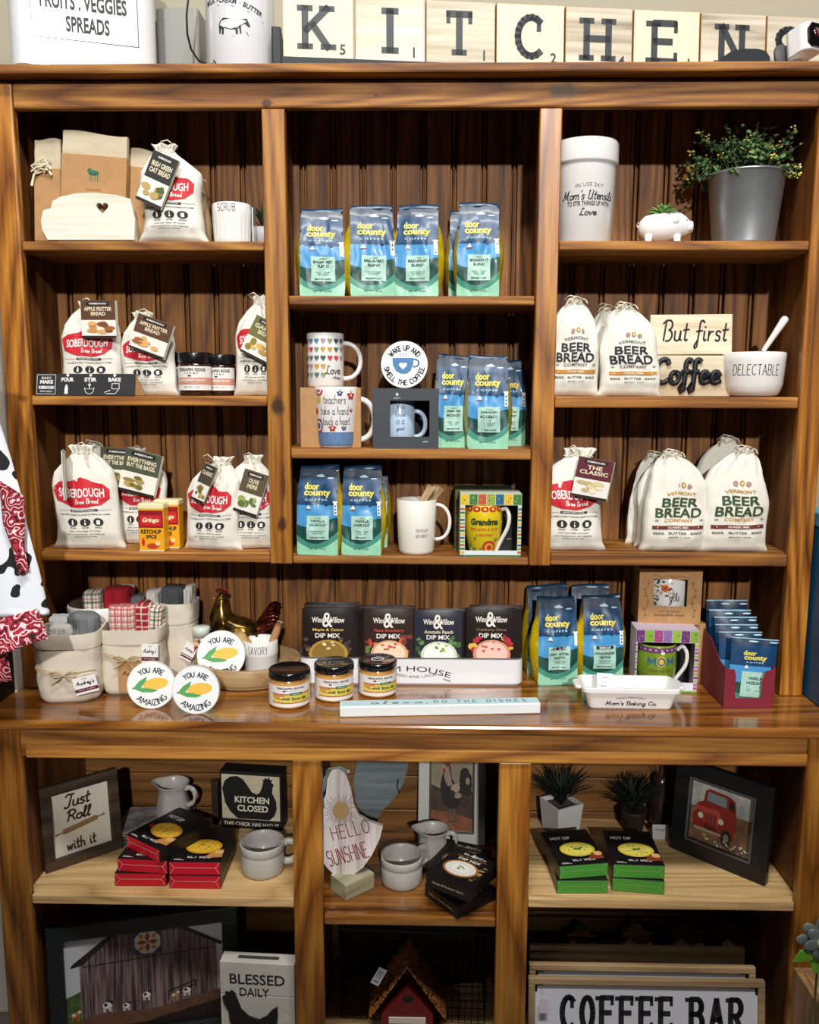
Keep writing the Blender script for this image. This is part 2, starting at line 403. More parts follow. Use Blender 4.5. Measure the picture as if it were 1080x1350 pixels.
    def ell(s, cx, cy, rx, ry, fn, mat, lift=.0004, n=20, rings=1, a0=0, a1=360):
        vs = [(cx, cy)]; fs = []
        for j in range(1, rings+1):
            for i in range(n+1):
                a = R(a0+(a1-a0)*i/n); vs.append((cx+rx*math.cos(a)*j/rings, cy+ry*math.sin(a)*j/rings))
        for i in range(n): fs.append((0, 1+i, 2+i))
        for j in range(1, rings):
            for i in range(n):
                a = 1+(j-1)*(n+1)+i; fs.append((a, a+n+1, a+n+2, a+1))
        s.put(vs, fs, fn, mat, lift)
    def poly(s, pts, fn, mat, lift=.0004):
        n = len(pts)
        tri = tessellate_polygon([[Vector((a, b, 0)) for a, b in pts]])
        ar = sum(pts[i][0]*pts[(i+1) % n][1]-pts[(i+1) % n][0]*pts[i][1] for i in range(n))
        fs = []
        for t in tri:
            a, b, c = (pts[q] for q in t)
            o = (b[0]-a[0])*(c[1]-a[1])-(b[1]-a[1])*(c[0]-a[0])
            fs.append(tuple(t) if o > 0 else tuple(reversed(t)))
        s.put(pts, fs, fn, mat, lift)
    def line(s, pts, wd, fn, mat, lift=.0004, close=False):
        pts = list(pts)
        if close: pts.append(pts[0])
        for i in range(len(pts)-1):
            (a, b), (c, d) = pts[i], pts[i+1]; L = math.hypot(c-a, d-b)
            if L < 1e-9: continue
            nx, ny = -(d-b)/L*wd/2, (c-a)/L*wd/2; ex, ey = (c-a)/L*wd*.28, (d-b)/L*wd*.28
            s.put([(a-ex-nx, b-ey-ny), (c+ex-nx, d+ey-ny), (c+ex+nx, d+ey+ny), (a-ex+nx, b-ey+ny)], [(0, 1, 2, 3)], fn, mat, lift)
    def text(s, body, x, y, wd, h, fn, mat, bold=0.0, shear=0.0, lift=.0005, arc=None, rot=0):
        vs, fs, a, b, c, d = text_shape(body, bold)
        if h is None: h = wd*(d-c)/(b-a)
        if wd is None: wd = h*(b-a)/(d-c)
        out = []
        cr_, sr = math.cos(R(rot)), math.sin(R(rot))
        for p, q in vs:
            u = ((p-a)/(b-a)-.5)*wd; v = ((q-c)/max(d-c, 1e-6)-.5)*h
            u += v*shear
            if arc:
                t = u/arc; rr = arc+v; u, v = rr*math.sin(t), rr*math.cos(t)-arc
            out.append((x+u*cr_-v*sr, y+u*sr+v*cr_))
        s.put(out, fs, fn, mat, lift)
    def pen(s, body, x, y, wd, h, pw, fn, mat, font=None, shear=0.0, lift=.0005, arc=None, rot=0, gap=.22, serif=0):
        st, a, b, c, d = layout(body, font or SF, gap)
        if h is None: h = wd*(d-c)/max(b-a, .01)
        if wd is None: wd = h*(b-a)/(d-c)
        cr_, sr = math.cos(R(rot)), math.sin(R(rot))
        for q in st:
            out = []
            if serif:
                ends = [q[0], q[-1]] if q[0] != q[-1] else []
            for p, r_ in q:
                u = ((p-a)/max(b-a, .01)-.5)*wd; v = ((r_-c)/(d-c)-.5)*h; u += v*shear
                if arc:
                    t = u/arc; rr = arc+v; u, v = rr*math.sin(t), rr*math.cos(t)-arc
                out.append((x+u*cr_-v*sr, y+u*sr+v*cr_))
            s.line(out, pw, fn, mat, lift)
            if serif:
                for e, nb in ((0, 1), (-1, -2)):
                    px_, py_ = out[e]
                    dx, dy = out[nb][0]-px_, out[nb][1]-py_
                    if abs(dy) > abs(dx)*.5:
                        sy = 1 if dy > 0 else -1
                        s.rect(px_-serif, py_-pw*.1*sy, px_+serif, py_+pw*.62*sy, fn, mat, lift) if sy > 0 else s.rect(px_-serif, py_-pw*.62, px_+serif, py_+pw*.1, fn, mat, lift)
    def build(s, name, parent=None, bevel=0, seg=2, subs=0, loc=None, rot=None, solid=0, weld=False):
        me = bpy.data.meshes.new(name)
        me.from_pydata(s.v, [], s.f)
        for q in s.mats: me.materials.append(q)
        me.polygons.foreach_set('material_index', s.mi)
        me.polygons.foreach_set('use_smooth', s.sm)
        if s.uv:
            ul = me.uv_layers.new(name='uv')
            for fi, uvs in s.uv.items():
                p = me.polygons[fi]
                for li, c in zip(p.loop_indices, uvs): ul.data[li].uv = c
        me.update()
        o = bpy.data.objects.new(name, me); COL.objects.link(o)
        if weld:
            md = o.modifiers.new('w', 'WELD'); md.merge_threshold = .00005
        if solid:
            md = o.modifiers.new('s', 'SOLIDIFY'); md.thickness = solid; md.offset = 0
        if bevel:
            md = o.modifiers.new('b', 'BEVEL'); md.width = bevel; md.segments = seg; md.limit_method = 'ANGLE'; md.angle_limit = R(40); md.harden_normals = False
        if subs:
            md = o.modifiers.new('u', 'SUBSURF'); md.levels = subs; md.render_levels = subs
        if parent is not None: o.parent = parent
        if loc: o.location = loc
        if rot: o.rotation_euler = rot
        return o

def thing(name, label, cat, loc=(0, 0, 0), rz=0.0, group=None, rx=0.0, ry=0.0):
    o = bpy.data.objects.new(name, None); COL.objects.link(o)
    o.empty_display_size = .03
    o.location = loc; o.rotation_euler = (rx, ry, rz)
    o['label'] = label; o['category'] = cat
    if group: o['group'] = group
    return o
def struct(o):
    o['kind'] = 'structure'; return o
def front(y): return lambda a, b, l: Vector((a, y-l, b))
def topf(z): return lambda a, b, l: Vector((a, b, z+l))
def cyl(rf, cx=0, cy=0, ph=0):
    def fn(a, b, l):
        r = rf(b) if callable(rf) else rf
        t = a/r+ph
        return Vector((cx+(r+l)*math.sin(t), cy-(r+l)*math.cos(t), b))
    return fn
def lerp(tab, t):
    for i in range(len(tab)-1):
        if t <= tab[i+1][0]:
            k = (t-tab[i][0])/max(tab[i+1][0]-tab[i][0], 1e-9); k = k*k*(3-2*k)
            return tab[i][1]+(tab[i+1][1]-tab[i][1])*max(0, min(1, k))
    return tab[-1][1]
def lin(tab, t):
    for i in range(len(tab)-1):
        if t <= tab[i+1][0]:
            k = (t-tab[i][0])/max(tab[i+1][0]-tab[i][0], 1e-9)
            return tab[i][1]+(tab[i+1][1]-tab[i][1])*max(0, min(1, k))
    return tab[-1][1]

def sm(pts, k=4):
    "smooth curve through the points"
    pts = [Vector(p) for p in pts]; out = []
    for i in range(len(pts)-1):
        a, b, c, d = pts[max(0, i-1)], pts[i], pts[i+1], pts[min(len(pts)-1, i+2)]
        for j in range(k):
            t = j/k; out.append(.5*((2*b)+(c-a)*t+(2*a-5*b+4*c-d)*t*t+(3*b-a-3*c+d)*t**3))
    return out+[pts[-1]]
# colours used all over
BLACK = M('#141414', .55); INK = M('#26262a', .6); WHITE = M('#f2f1ec', .5); PAPER = M('#efe9da', .7)
CERAM = M('#e9e7e2', .18, coat=.4); GOLD = M('#f3dd5a', .5); RED = M('#c41d2b', .5)
CLOTH = M('#e9e5d9', .9, bump=.5, bscale=900); CANVAS = M('#ddd3c0', .92, bump=.7, bscale=1100)
TWINE = M('#b79f78', .9); CORD = M('#d8cdb6', .9)
KRAFT = M('#b5895a', .75, var=.12, vscale=60)

# ------------------------------------------------------------------ the room
WY = .30
mb = MB(); mb.box((0, WY+.05, 1.6), (7, .1, 3.4), M('#a39c88', .85, bump=.25, bscale=60)); struct(mb.build('wall_back'))
mb = MB(); mb.box((0, -2.4, -.05), (7, 6, .1), M('#8b8278', .45, var=.3, vscale=3)); struct(mb.build('floor'))
# painted casing beside the hutch
casing = M('#d9d6cc', .6, bump=.2, bscale=120)
mb = MB(); mb.box((-.975, .02, .94), (.20, .04, 1.88), casing); mb.box((-.885, -.005, .94), (.022, .03, 1.88), casing)
mb.box((-.975, -.01, .40), (.13, .03, .5), casing)
struct(mb.build('trim_1', bevel=.004))

CTZ = .910
WV = wood('stained_pine_upright', 'Z', '#3f1d05', '#885011', '#bd8130', ring=11, rough=.38, coat=.12, spots=[(-.305, 1.520-CTZ, .016, .026, '#2a1206'), (-.300, 1.275-CTZ, .012, .02, '#3a1606'), (-.296, 1.36-CTZ, .006, .05, '#5a2a0c')])
WH = wood('stained_pine_level', 'X', '#401f06', '#895116', '#bd8434', ring=11, rough=.62, coat=0, spots=[(-.315, 2.108-CTZ, .014, .010, '#3a1e0a'), (.265, 2.128-CTZ, .042, .02, '#5f4a34'), (-.10, 2.12-CTZ, .006, .005, '#5a3010')])
WD = wood('stained_pine_back', 'Z', '#301706', '#6e4215', '#986429', ring=8, rough=.62, fine=1.3, coat=0)
WDS = wood('stained_pine_side', 'Z', '#301706', '#6a3e13', '#8e5a22', ring=5, rough=.6, knots=False, coat=0)
WC = wood('stained_counter', 'X', '#44220a', '#86501a', '#b67e3a', ring=6, rough=.16, coat=.6)
WL = wood('bare_pine', 'X', '#9d774a', '#c9a26b', '#ddbd88', ring=12, rough=.6, coat=0, knots=False, stretch=6)
WLB = wood('lower_back_boards', 'X', '#2e1906', '#644016', '#85592a', ring=7, rough=.5, coat=.1)

XL, XR = -.816, .757           # inner faces of the outer stiles
ML, MR = (-.326, -.280), (.218, .262)
BY = .185                      # face of the back boards
SH = {'L1': 1.847, 'L2': 1.540, 'L3': 1.212, 'C1': 1.741, 'C2': 1.433, 'C3': 1.207, 'R1': 1.848, 'R2': 1.542, 'R3': 1.216}
CT = .910

hutch = thing('hutch', 'tall stained pine hutch with three columns of open shelves above the wide counter', 'shelving', (0, 0, CT))
def hpart(name, boxes, mat, bevel=.0025, par=None, off=None):
    mb = MB()
    o = Vector(off) if off else Vector((0, 0, CT))
    for c, d in boxes: mb.box(Vector(c)-o, d, mat)
    return mb.build(name, par or hutch, bevel=bevel)
def span(x0, x1, y0, y1, z0, z1): return (((x0+x1)/2, (y0+y1)/2, (z0+z1)/2), (x1-x0, y1-y0, z1-z0))
hpart('stile', [span(-.868, XL, 0, .022, CT, 2.150)], WV, .004)
hpart('stile', [span(XR, .806, 0, .022, CT, 2.150)], WV, .004)
hpart('stile', [span(*ML, 0, .022, 1.190, 2.0965)], WV)
hpart('stile', [span(*MR, 0, .022, 1.190, 2.0965)], WV)
hpart('top_rail', [span(XL+.0005, XR-.0005, .001, .022, 2.098, 2.150)], WH, .004)
hpart('top_board', [span(-.90, .87, -.030, .29, 2.152, 2.170)], WH, .004)
hpart('side_panel', [span(-.866, XL-.012, .0225, BY-.001, CT, 2.150)], WDS)
hpart('side_panel', [span(XR+.012, .804, .0225, BY-.001, CT, 2.150)], WDS)
hpart('divider_panel', [span(-.312, -.294, .0225, BY-.001, 1.193, 2.150)], WDS)
hpart('divider_panel', [span(.231, .249, .0225, BY-.001, 1.193, 2.150)], WDS)
# back: tongue-and-groove boards with a bead between
mb = MB(); x = -.860; random.seed(3)
while x < .79:
    mb.box((x+.0265, BY+.007, (CT+2.15)/2-CT), (.053, .013, 2.15-CT), WD)
    mb.box((x+.0595, BY+.0095, (CT+2.15)/2-CT), (.0055, .010, 2.15-CT), WD)
    x += .066
mb.box((-.035, BY+.018, (CT+2.15)/2-CT), (1.66, .006, 2.15-CT), WD)
mb.build('back_panel', hutch, bevel=.0025)
for k, z in SH.items():
    t = {'C2': .021, 'L3': .020, 'R3': .025, 'C3': .017, 'R2': .023, 'L2': .020}.get(k, .018)
    if k[0] == 'L': x0, x1 = XL-.0115, -.3125
    elif k[0] == 'C': x0, x1 = -.2935, .2305
    else: x0, x1 = .2495, XR+.0115
    xa, xb = {'L': (XL+.001, ML[0]-.001), 'C': (ML[1]+.001, MR[0]-.001), 'R': (MR[1]+.001, XR-.001)}[k[0]]
    hpart('shelf', [span(x0, x1, .0230, BY-.001, z-t, z), span(xa, xb, .003, .0235, z-t, z)], WH, .003)

base = thing('base_cabinet', 'wide stained pine base cabinet with open lower shelves under the hutch', 'cabinet', (0, 0, 0))
FY = -.15
def bpart(name, boxes, mat, bevel=.0025): return hpart(name, boxes, mat, bevel, base, (0, 0, 0))
bpart('countertop', [span(-.95, 1.10, -.178, .20, CT-.020, CT)], WC, .006)
bpart('stile', [span(-.872, -.808, FY, FY+.02, .03, .889)], WV, .004)
bpart('stile', [span(.754, .818, FY, FY+.02, .03, .889)], WV, .004)
bpart('stile', [span(-.264, -.204, FY+.001, FY+.02, .10, .8225)], WV)
bpart('stile', [span(.150, .214, FY+.001, FY+.02, .10, .8225)], WV)
bpart('rail', [span(-.8075, .7535, FY, FY+.02, .824, .889)], WH)
bpart('rail_moulding', [span(-.795, .752, FY-.007, FY-.0003, .824, .851)], WH, .003)
bpart('bottom_rail', [span(-.8075, .7535, FY, FY+.02, .03, .10)], WH)
bpart('side_panel', [span(-.870, -.822, FY+.0205, BY, .0, .889)], WDS)
bpart('side_panel', [span(.766, .816, FY+.0205, BY, .0, .889)], WDS)
bpart('divider_panel', [span(-.243, -.225, FY+.0205, BY-.001, .10, .889)], WDS)
bpart('divider_panel', [span(.173, .191, FY+.0205, BY-.001, .10, .889)], WDS)
mb = MB(); z = .02
while z < .86:
    mb.box((-.03, BY+.006, z+.043), (1.66, .012, .085), WLB); z += .0875
mb.box((-.03, BY+.015, .45), (1.66, .005, .87), WLB)
mb.build('back_panel', base, bevel=.002)
LS = {}
LS['L'] = P(200, 1182, FY+.006)[1]; LS['C'] = P(540, 1208, FY+.004)[1]; LS['R'] = P(860, 1187, FY+.006)[1]
bpart('shelf', [span(-.8215, -.2435, FY+.021, BY-.001, LS['L']-.020, LS['L']), span(-.807, -.265, FY+.006, FY+.0215, LS['L']-.020, LS['L'])], WL, .002)
bpart('shelf', [span(-.2245, .1725, FY+.021, BY-.001, LS['C']-.021, LS['C']), span(-.203, .149, FY+.002, FY+.0215, LS['C']-.021, LS['C'])], WC, .004)
bpart('shelf', [span(.1915, .7655, FY+.021, BY-.001, LS['R']-.020, LS['R']), span(.215, .753, FY+.006, FY+.0215, LS['R']-.020, LS['R'])], WL, .002)
LB = .120
bpart('bottom_shelf', [span(-.8215, -.2435, FY+.021, BY-.001, LB-.02, LB)], WL, .002)
bpart('bottom_shelf', [span(-.2245, .1725, FY+.021, BY-.001, LB-.02, LB)], WL, .002)
bpart('bottom_shelf', [span(.1915, .7655, FY+.021, BY-.001, LB-.02, LB)], WL, .002)

# =================================================================== goods: builders
# --- foil coffee pouch ------------------------------------------------
NAVY = '#123f66'
def pouch_art(nodes, L, tc):
    sep = nodes.new('ShaderNodeSeparateXYZ'); uvn = nodes.new('ShaderNodeUVMap'); L.new(uvn.outputs[0], sep.inputs[0])
    def mth(op, a, b=None, c=None):
        n = nodes.new('ShaderNodeMath'); n.operation = op
        for i, q in enumerate((a, b, c)):
            if q is None: continue
            if isinstance(q, (int, float)): n.inputs[i].default_value = q
            else: L.new(q, n.inputs[i])
        return n.outputs[0]
    u, v = sep.outputs[0], sep.outputs[1]
    def mix(f, a, b):
        n = nodes.new('ShaderNodeMixRGB'); L.new(f, n.inputs[0])
        for i, q in ((1, a), (2, b)):
            if isinstance(q, str): n.inputs[i].default_value = (*srgb(q), 1)
            else: L.new(q, n.inputs[i])
        return n.outputs[0]
    uu = mth('SUBTRACT', u, .45); q2 = mth('MULTIPLY', uu, uu)
    col = mix(mth('GREATER_THAN', v, mth('MULTIPLY_ADD', q2, .42, .075)), '#93cfae', '#438c79')
    col = mix(mth('GREATER_THAN', v, mth('MULTIPLY_ADD', q2, .5, .135)), col, '#154740')
    hill = mth('MULTIPLY_ADD', mth('SINE', mth('MULTIPLY_ADD', u, 4.2, 3.6)), .055, .385)
    col = mix(mth('GREATER_THAN', v, hill), col, '#4792c8')
    col = mix(mth('GREATER_THAN', v, .585), col, '#123f66')
    col = mix(mth('GREATER_THAN', v, .90), col, '#0e2c48')
    return col
ART = fx('printed_foil_front', pouch_art, .40, .08)
YEL = M('#d3b712', .32, var=.25, vscale=30); NAVYM = M('#123754', .32)
LAB = M('#a9cfc0', .5); SKYL = M('#bfe2ee', .5); LTXT = M('#18332f', .6)

def coffee_pouch(x, y, z, W, H, lines, label, rz=0, seed=1, decaf=False, D=None, scale=1, group='ground coffee pouches', detail=True, yw=.10):
    D = D or W*.62
    t = thing('coffee_pouch', label, 'coffee bag', (x, y, z), rz, group)
    sd = Vector((seed*7.3, seed*1.7, 0))
    def hw(v): return W/2*lin([(0, .97), (.05, 1), (.5, .985), (.8, .95), (1, .93)], v)
    def hd(v): return D/2*lin([(0, 1), (.35, .98), (.62, .84), (.82, .5), (.93, .22), (1, .12)], v)
    def crease(u, v):
        n = noise.noise(Vector((u*1.6, v*3.2, 0))+sd)*.007+abs(noise.noise(Vector((u*2.4+v*2, v*4-u, 3))+sd))*-.006
        return n*W/.095*math.sin(math.pi*min(1, v*.9+.1))
    def surf(u, v, l=0):          # u -1..1, v 0..1
        return Vector((hw(v)*u+.0015*noise.noise(Vector((3, v*6, u))+sd), -hd(v)*(1+.10*(1-u*u))-l-crease(u, v)*(1-u**4*.6)+.010*max(0, v-.6), v*H))
    mb = MB()
    mb.grid(lambda a, b: surf(2*a-1, b), 20, 32, ART)
    def side(sg):
        def f(a, b):
            p = surf(sg, b); q = Vector((p.x, hd(b)+.010*max(0, b-.6), b*H))
            c = p.lerp(q, a); k = 1-abs(2*a-1)
            c.x += sg*W*(yw*math.sin(math.pi*min(1, b*1.15)) if b < .87 else 0)*k - sg*W*.12*k*max(0, b-.7)
            c.y += noise.noise(Vector((a*3, b*5, sg))+sd)*.002*k
            return c
        return f
    mb.grid(side(1), 6, 28, YEL); mb.grid(side(-1), 6, 28, YEL, flip=True)
    mb.grid(lambda a, b: Vector((hw(b)*(2*a-1), hd(b)+.010*max(0, b-.6)+.004*math.sin(b*3)*(1-(2*a-1)**2), b*H)), 8, 16, NAVYM, flip=True)
    mb.grid(lambda a, b: Vector((hw(0)*(2*a-1), -hd(0)*(1+.1*(1-(2*a-1)**2))*(1-b)+hd(0)*b, .0005)), 8, 1, M('#7fb99c', .5), flip=True)
    mb.build('foil_body', t, weld=True)
    mb = MB()       # rolled top
    yb = .004
    mb.grid(lambda a, b: Vector((hw(1)*(2*a-1)*.99, yb+(-.006*math.cos(b*2*math.pi)+.003)*W/.095+.004*noise.noise(Vector((a*3, b, 5))+sd), H-.001+.009*W/.095*math.sin(b*2*math.pi)-.0025*math.sin(a*3+seed))), 12, 10, NAVYM)
    mb.build('rolled_top', t)
    if not detail: return t
    mb = MB()
    fn = lambda a, b, l: surf(a*2/W, b/H, l)
    w2 = W/2
    mb.text('door', -w2*.30, H*.800, w2*.72, H*.080, fn, GOLD, .035, lift=.0009)
    mb.text('county', -w2*.02, H*.716, w2*1.30, H*.088, fn, GOLD, .035, lift=.0009)
    mb.text('C O F F E E', -w2*.06, H*.648, w2*1.05, H*.022, fn, SKYL, .02, lift=.0009)
    mb.build('brand_lettering', t)
    mb = MB()
    for cx, cy, rx, ry in ((.10, .915, .24, .011), (.12, .925, .10, .014), (.62, .895, .18, .008), (-.02, .92, .07, .01)):
        mb.ell(w2*cx, H*cy, w2*rx, H*ry, fn, SKYL, .0006, 12)
    mb.poly([(-w2*.56, H*.545), (-w2*.30, H*.545), (-w2*.42, H*.59)], fn, WHITE, .0008)
    mb.rect(-w2*.58, H*.532, -w2*.28, H*.540, fn, M('#9c3b3b'), .0008)
    mb.poly([(w2*.34, H*.575), (w2*.52, H*.575), (w2*.43, H*.605)], fn, M('#123050'), .0008)
    mb.rect(w2*.80, H*.47, w2*.97, H*.62, fn, WHITE, .0008, 1, 3); mb.rect(w2*.76, H*.62, w2*1.0, H*.635, fn, WHITE, .0008)
    for q in (.49, .53, .57): mb.rect(w2*.85, H*q, w2*.92, H*(q+.018), fn, NAVYM, .0011)
    mb.text('NET WT 10 OZ', 0, H*.075, w2*.8, H*.014, fn, LTXT, .02, lift=.0008)
    mb.build('printed_scene', t)
    mb = MB()
    x0, x1, y0, y1 = -w2*.50, w2*.58, H*.185, H*.465
    mb.rect(x0, y0, x1, y1, fn, LAB, .0013, 6, 8)
    cx = (x0+x1)/2
    yy = .405
    if decaf:
        mb.rect(cx-w2*.42, H*.425, cx+w2*.42, H*.462, fn, BLACK, .0017, 4, 1); mb.text('DECAF', cx, H*.444, w2*.55, H*.024, fn, WHITE, .03, lift=.0021); yy = .375
    else: mb.text('LAKESIDE', cx, H*.438, w2*.30, H*.014, fn, LTXT, lift=.0019)
    for i, s_ in enumerate(lines):
        mb.text(s_, cx, H*(yy-i*.046), w2*(.12+.085*len(s_)), H*.030, fn, LTXT, .03, lift=.0019)
    for i in range(3): mb.rect(cx-w2*(.34-.05*i), H*(.285-i*.016), cx+w2*(.34-.05*i), H*(.290-i*.016), fn, M('#4f7168'), .0018, 3)
    mb.text('MEDIUM ROAST', cx, H*.212, w2*.72, H*.017, fn, LTXT, .03, lift=.0019)
    mb.build('flavour_label', t)
    return t

# --- drawstring flour sacks -------------------------------------------
SOB = [(0, 1.0), (.035, .97), (.08, .90), (.2, .86), (.45, .86), (.62, .88), (.75, .80), (.86, .52), (.93, .26), (1, .34)]
BEER = [(0, 1.0), (.03, .96), (.08, .92), (.3, .92), (.5, .90), (.66, .84), (.80, .70), (.90, .48), (.955, .26), (1, .22)]
def sack_surf(W, H, D, seed, prof, lean=0.0):
    sd = Vector((seed*5.1, seed*2.3, seed))
    nk = prof[-2][0]
    def f(th, v, l=0):
        c, s_ = math.cos(th), math.sin(th)
        hw = W/2*lin(prof, v)
        d = D/2*lin([(0, .35), (.04, .72), (.15, 1), (.45, .95), (.7, .72), (.88, .42), (nk, .26), (1, .40)], v)
        fold = math.sin(th*11+noise.noise(Vector((th*2, v*2, 0))+sd)*4)*.0028*max(0, (v-.52)/.48)**.8
        big = noise.noise(Vector((c*2.2, v*3.0, s_))+sd)*.0065+noise.noise(Vector((c*6, v*8, s_))+sd)*.0018
        hem = abs(noise.noise(Vector((c*4, v*14, s_))+sd))*.004*max(0, 1-v*7)
        dd = d*abs(s_)**.75+fold+big*(1-max(0, v-.8)*3)-hem
        dd = max(dd, .0008)
        asym = .004*noise.noise(Vector((v*2.5, 4, 2*seed)))*4
        return Vector((hw*c+asym*W/.12*v*1.2+lean*v*v*H, (-(dd+l) if s_ < 0 else dd+l), v*H+.002*math.sin(c*7+seed)*v))
    return f
def sack(t, W, H, D, seed, prof, mat, lean=0.0):
    f = sack_surf(W, H, D, seed, prof, lean)
    mb = MB()
    mb.grid(lambda a, b: f(a*2*math.pi, b), 56, 44, mat, closed=True)
    k = 56; n = len(mb.v)
    mb.f.append(tuple(reversed(range(k)))); mb.mi.append(0); mb.sm.append(True)
    mb.f.append(tuple(range(n-k, n))); mb.mi.append(0); mb.sm.append(True)
    mb.build('cloth_sack', t)
    fn = lambda a, b, l: f(-math.acos(max(-.995, min(.995, (a)/(W/2*lin(prof, b/H))))), b/H, l)
    return f, fn
def cordpts(f, v, rr=1.0, n=28):
    pts = []
    for i in range(n+1):
        p = f(2*math.pi*i/n, v); pts.append(Vector((p.x*rr, p.y*rr, p.z)))
    return pts
def picture(mb, fn, cx, cy, w_, h_, cols, seed, lift, rows=9):
    "a small printed food photograph made of soft blobs"
    rnd = random.Random(seed)
    for i in range(rows):
        mb.ell(cx+rnd.uniform(-.32, .32)*w_, cy+rnd.uniform(-.28, .28)*h_, w_*rnd.uniform(.08, .19), h_*rnd.uniform(.08, .2), fn, M(rnd.choice(cols), .5), lift+i*.00012, 10)
def hang_tag(t, cx, cz, y, w_, h_, rot, top, lines, foods, seed, dark='#1f1c18', name='hang_tag', depth=0, tilt=0.0):
    mb = MB(); mb.box((0, 0, 0), (w_, .0016, h_), M('#e9e4da', .5))
    if depth: mb.box((w_*.06, .004, -h_*.01), (w_*.96, .0012, h_*.98), M('#cfc7b6', .6)); mb.box((w_*.03, .002, 0), (w_, .0012, h_), M('#a39a88', .6))
    o = mb.build(name, t, loc=(cx, y, cz), rot=(tilt, rot, 0))
    mb = MB(); fn = front(-.0008)
    mb.rect(-w_/2, -h_*.02, w_/2, h_/2, fn, M(top, .45), .0003)
    mb.rect(-w_/2, -h_/2, w_/2, -h_*.44, fn, M(dark, .45), .0003)
    mb.rect(-w_*.33, h_*.36, w_*.33, h_*.46, fn, M('#191510', .5), .0006)
    mb.text('SOBERDOUGH', 0, h_*.41, w_*.5, h_*.04, fn, WHITE, .03, lift=.0009)
    for i, s_ in enumerate(lines):
        mb.text(s_, 0, h_*(.27-i*.125), w_*.8 if len(s_) > 5 else w_*.42, h_*.10, fn, M('#e6d9b8'), .025, lift=.0007)
    picture(mb, fn, 0, -h_*.23, w_, h_*.42, foods, seed, .0006)
    mb.build('tag_printing', o)
    return o
DK = M('#2a2624', .7); SHRED = M('#c81f2c', .6)
def sober_sack(x, y, z, W, H, label, seed=1, rz=0, tags=(), D=None, lean=0.0, prof=SOB, group='sourdough bread mix sacks', pr=True, ruffle=True):
    D = D or W*.55
    t = thing('bread_mix_sack', label, 'bread mix', (x, y, z), rz, group)
    f, fn = sack(t, W, H, D, seed, prof, CLOTH, lean)
    w2 = W/2
    mb = MB(); mb.tube(cordpts(f, .925, 1.05), .0013, CORD, 6)
    mb.tube([f(-1.4, .93, .002), f(-1.3, .86, .006), f(-1.25, .80, .004)], .0012, CORD, 6)
    mb.tube([f(-1.8, .93, .002), Vector((-.012, -D*.3, H*1.01)), Vector((-.001, -D*.25, H*1.03)), Vector((.012, -D*.3, H*.98)), f(-1.2, .88, .004)], .0012, CORD, 6)
    mb.build('drawstring', t)
    if pr:
        mb = MB()
        sh = [(-.78, .60), (-.70, .48), (-.3, .42), (.12, .415), (.48, .44), (.70, .50), (.72, .585), (.56, .64), (.30, .655), (.0, .705), (-.3, .665), (-.6, .655)]
        c0 = (0, .54)
        pts = []
        for i in range(len(sh)):
            (a, b), (c, d) = sh[i], sh[(i+1) % len(sh)]
            for q in range(4): pts.append((a+(c-a)*q/4, b+(d-b)*q/4))
        def shield(s_, mat, lf):
            vs = [(0, H*c0[1])]; fs = []; n = len(pts)
            for r_ in range(1, 6):
                for (a, b) in pts: vs.append((a*w2*s_*r_/5, H*(c0[1]+(b-c0[1])*s_*r_/5)))
            for i in range(n): fs.append((0, 1+(i+1) % n, 1+i))
            for r_ in range(4):
                for i in range(n):
                    a = 1+r_*n; fs.append((a+i, a+(i+1) % n, a+n+(i+1) % n, a+n+i))
            mb.put(vs, fs, fn, mat, lf)
        shield(1.0, SHRED, .0014); 
        mb.text('SOBERDOUGH', -.02*w2, H*.555, W*.60, H*.085, fn, WHITE, .02, lift=.0022)
        mb.pen('Brew Bread', .12*w2, H*.475, W*.30, H*.045, W*.008, fn, WHITE, HF, .15, lift=.0022)
        mb.build('red_emblem', t)
        mb = MB()
        mb.rect(-w2*.35, H*.378, w2*.38, H*.398, fn, DK, .0012, 8); mb.text('ARTISAN BREW BREAD', 0, H*.388, W*.3, H*.010, fn, WHITE, .02, lift=.0017)
        mb.rect(-w2*.7, H*.387, -w2*.37, H*.390, fn, DK, .0012, 3); mb.rect(w2*.4, H*.387, w2*.7, H*.390, fn, DK, .0012, 3)
        mb.text('THE SIMPLE & BEST TO BAKING BREAD AT HOME', 0, H*.348, W*.66, H*.012, fn, DK, .02, lift=.0012)
        for i, s_ in enumerate(('POUR', 'STIR', 'BAKE')):
            cx = (-.32+.34*i)*w2
            mb.ell(cx, H*.275, W*.068, H*.038, fn, DK, .0012, 16, 2)
            if i == 0: mb.poly([(cx-W*.012, H*.25), (cx+W*.012, H*.25), (cx+W*.012, H*.278), (cx+W*.005, H*.30), (cx-W*.005, H*.30), (cx-W*.012, H*.278)], fn, WHITE, .0020)
            elif i == 1: mb.line([(cx, H*.247), (cx, H*.30)], W*.008, fn, WHITE, .0020); mb.ell(cx, H*.26, W*.014, H*.008, fn, WHITE, .0020, 8)
            else: mb.rect(cx-W*.022, H*.252, cx+W*.022, H*.292, fn, WHITE, .0020); 
            mb.text(s_, cx, H*.222, W*.09, H*.011, fn, DK, .03, lift=.0012)
        mb.text('JUST ADD BEER OR SODA', 0, H*.188, W*.42, H*.011, fn, DK, .03, lift=.0012)
        mb.text('NO KNEADING  NO RISING', 0, H*.160, W*.5, H*.010, fn, DK, .02, lift=.0012)
        mb.text('SOBERDOUGH.COM', 0, H*.135, W*.3, H*.009, fn, DK, .02, lift=.0012)
        mb.build('sack_printing', t)
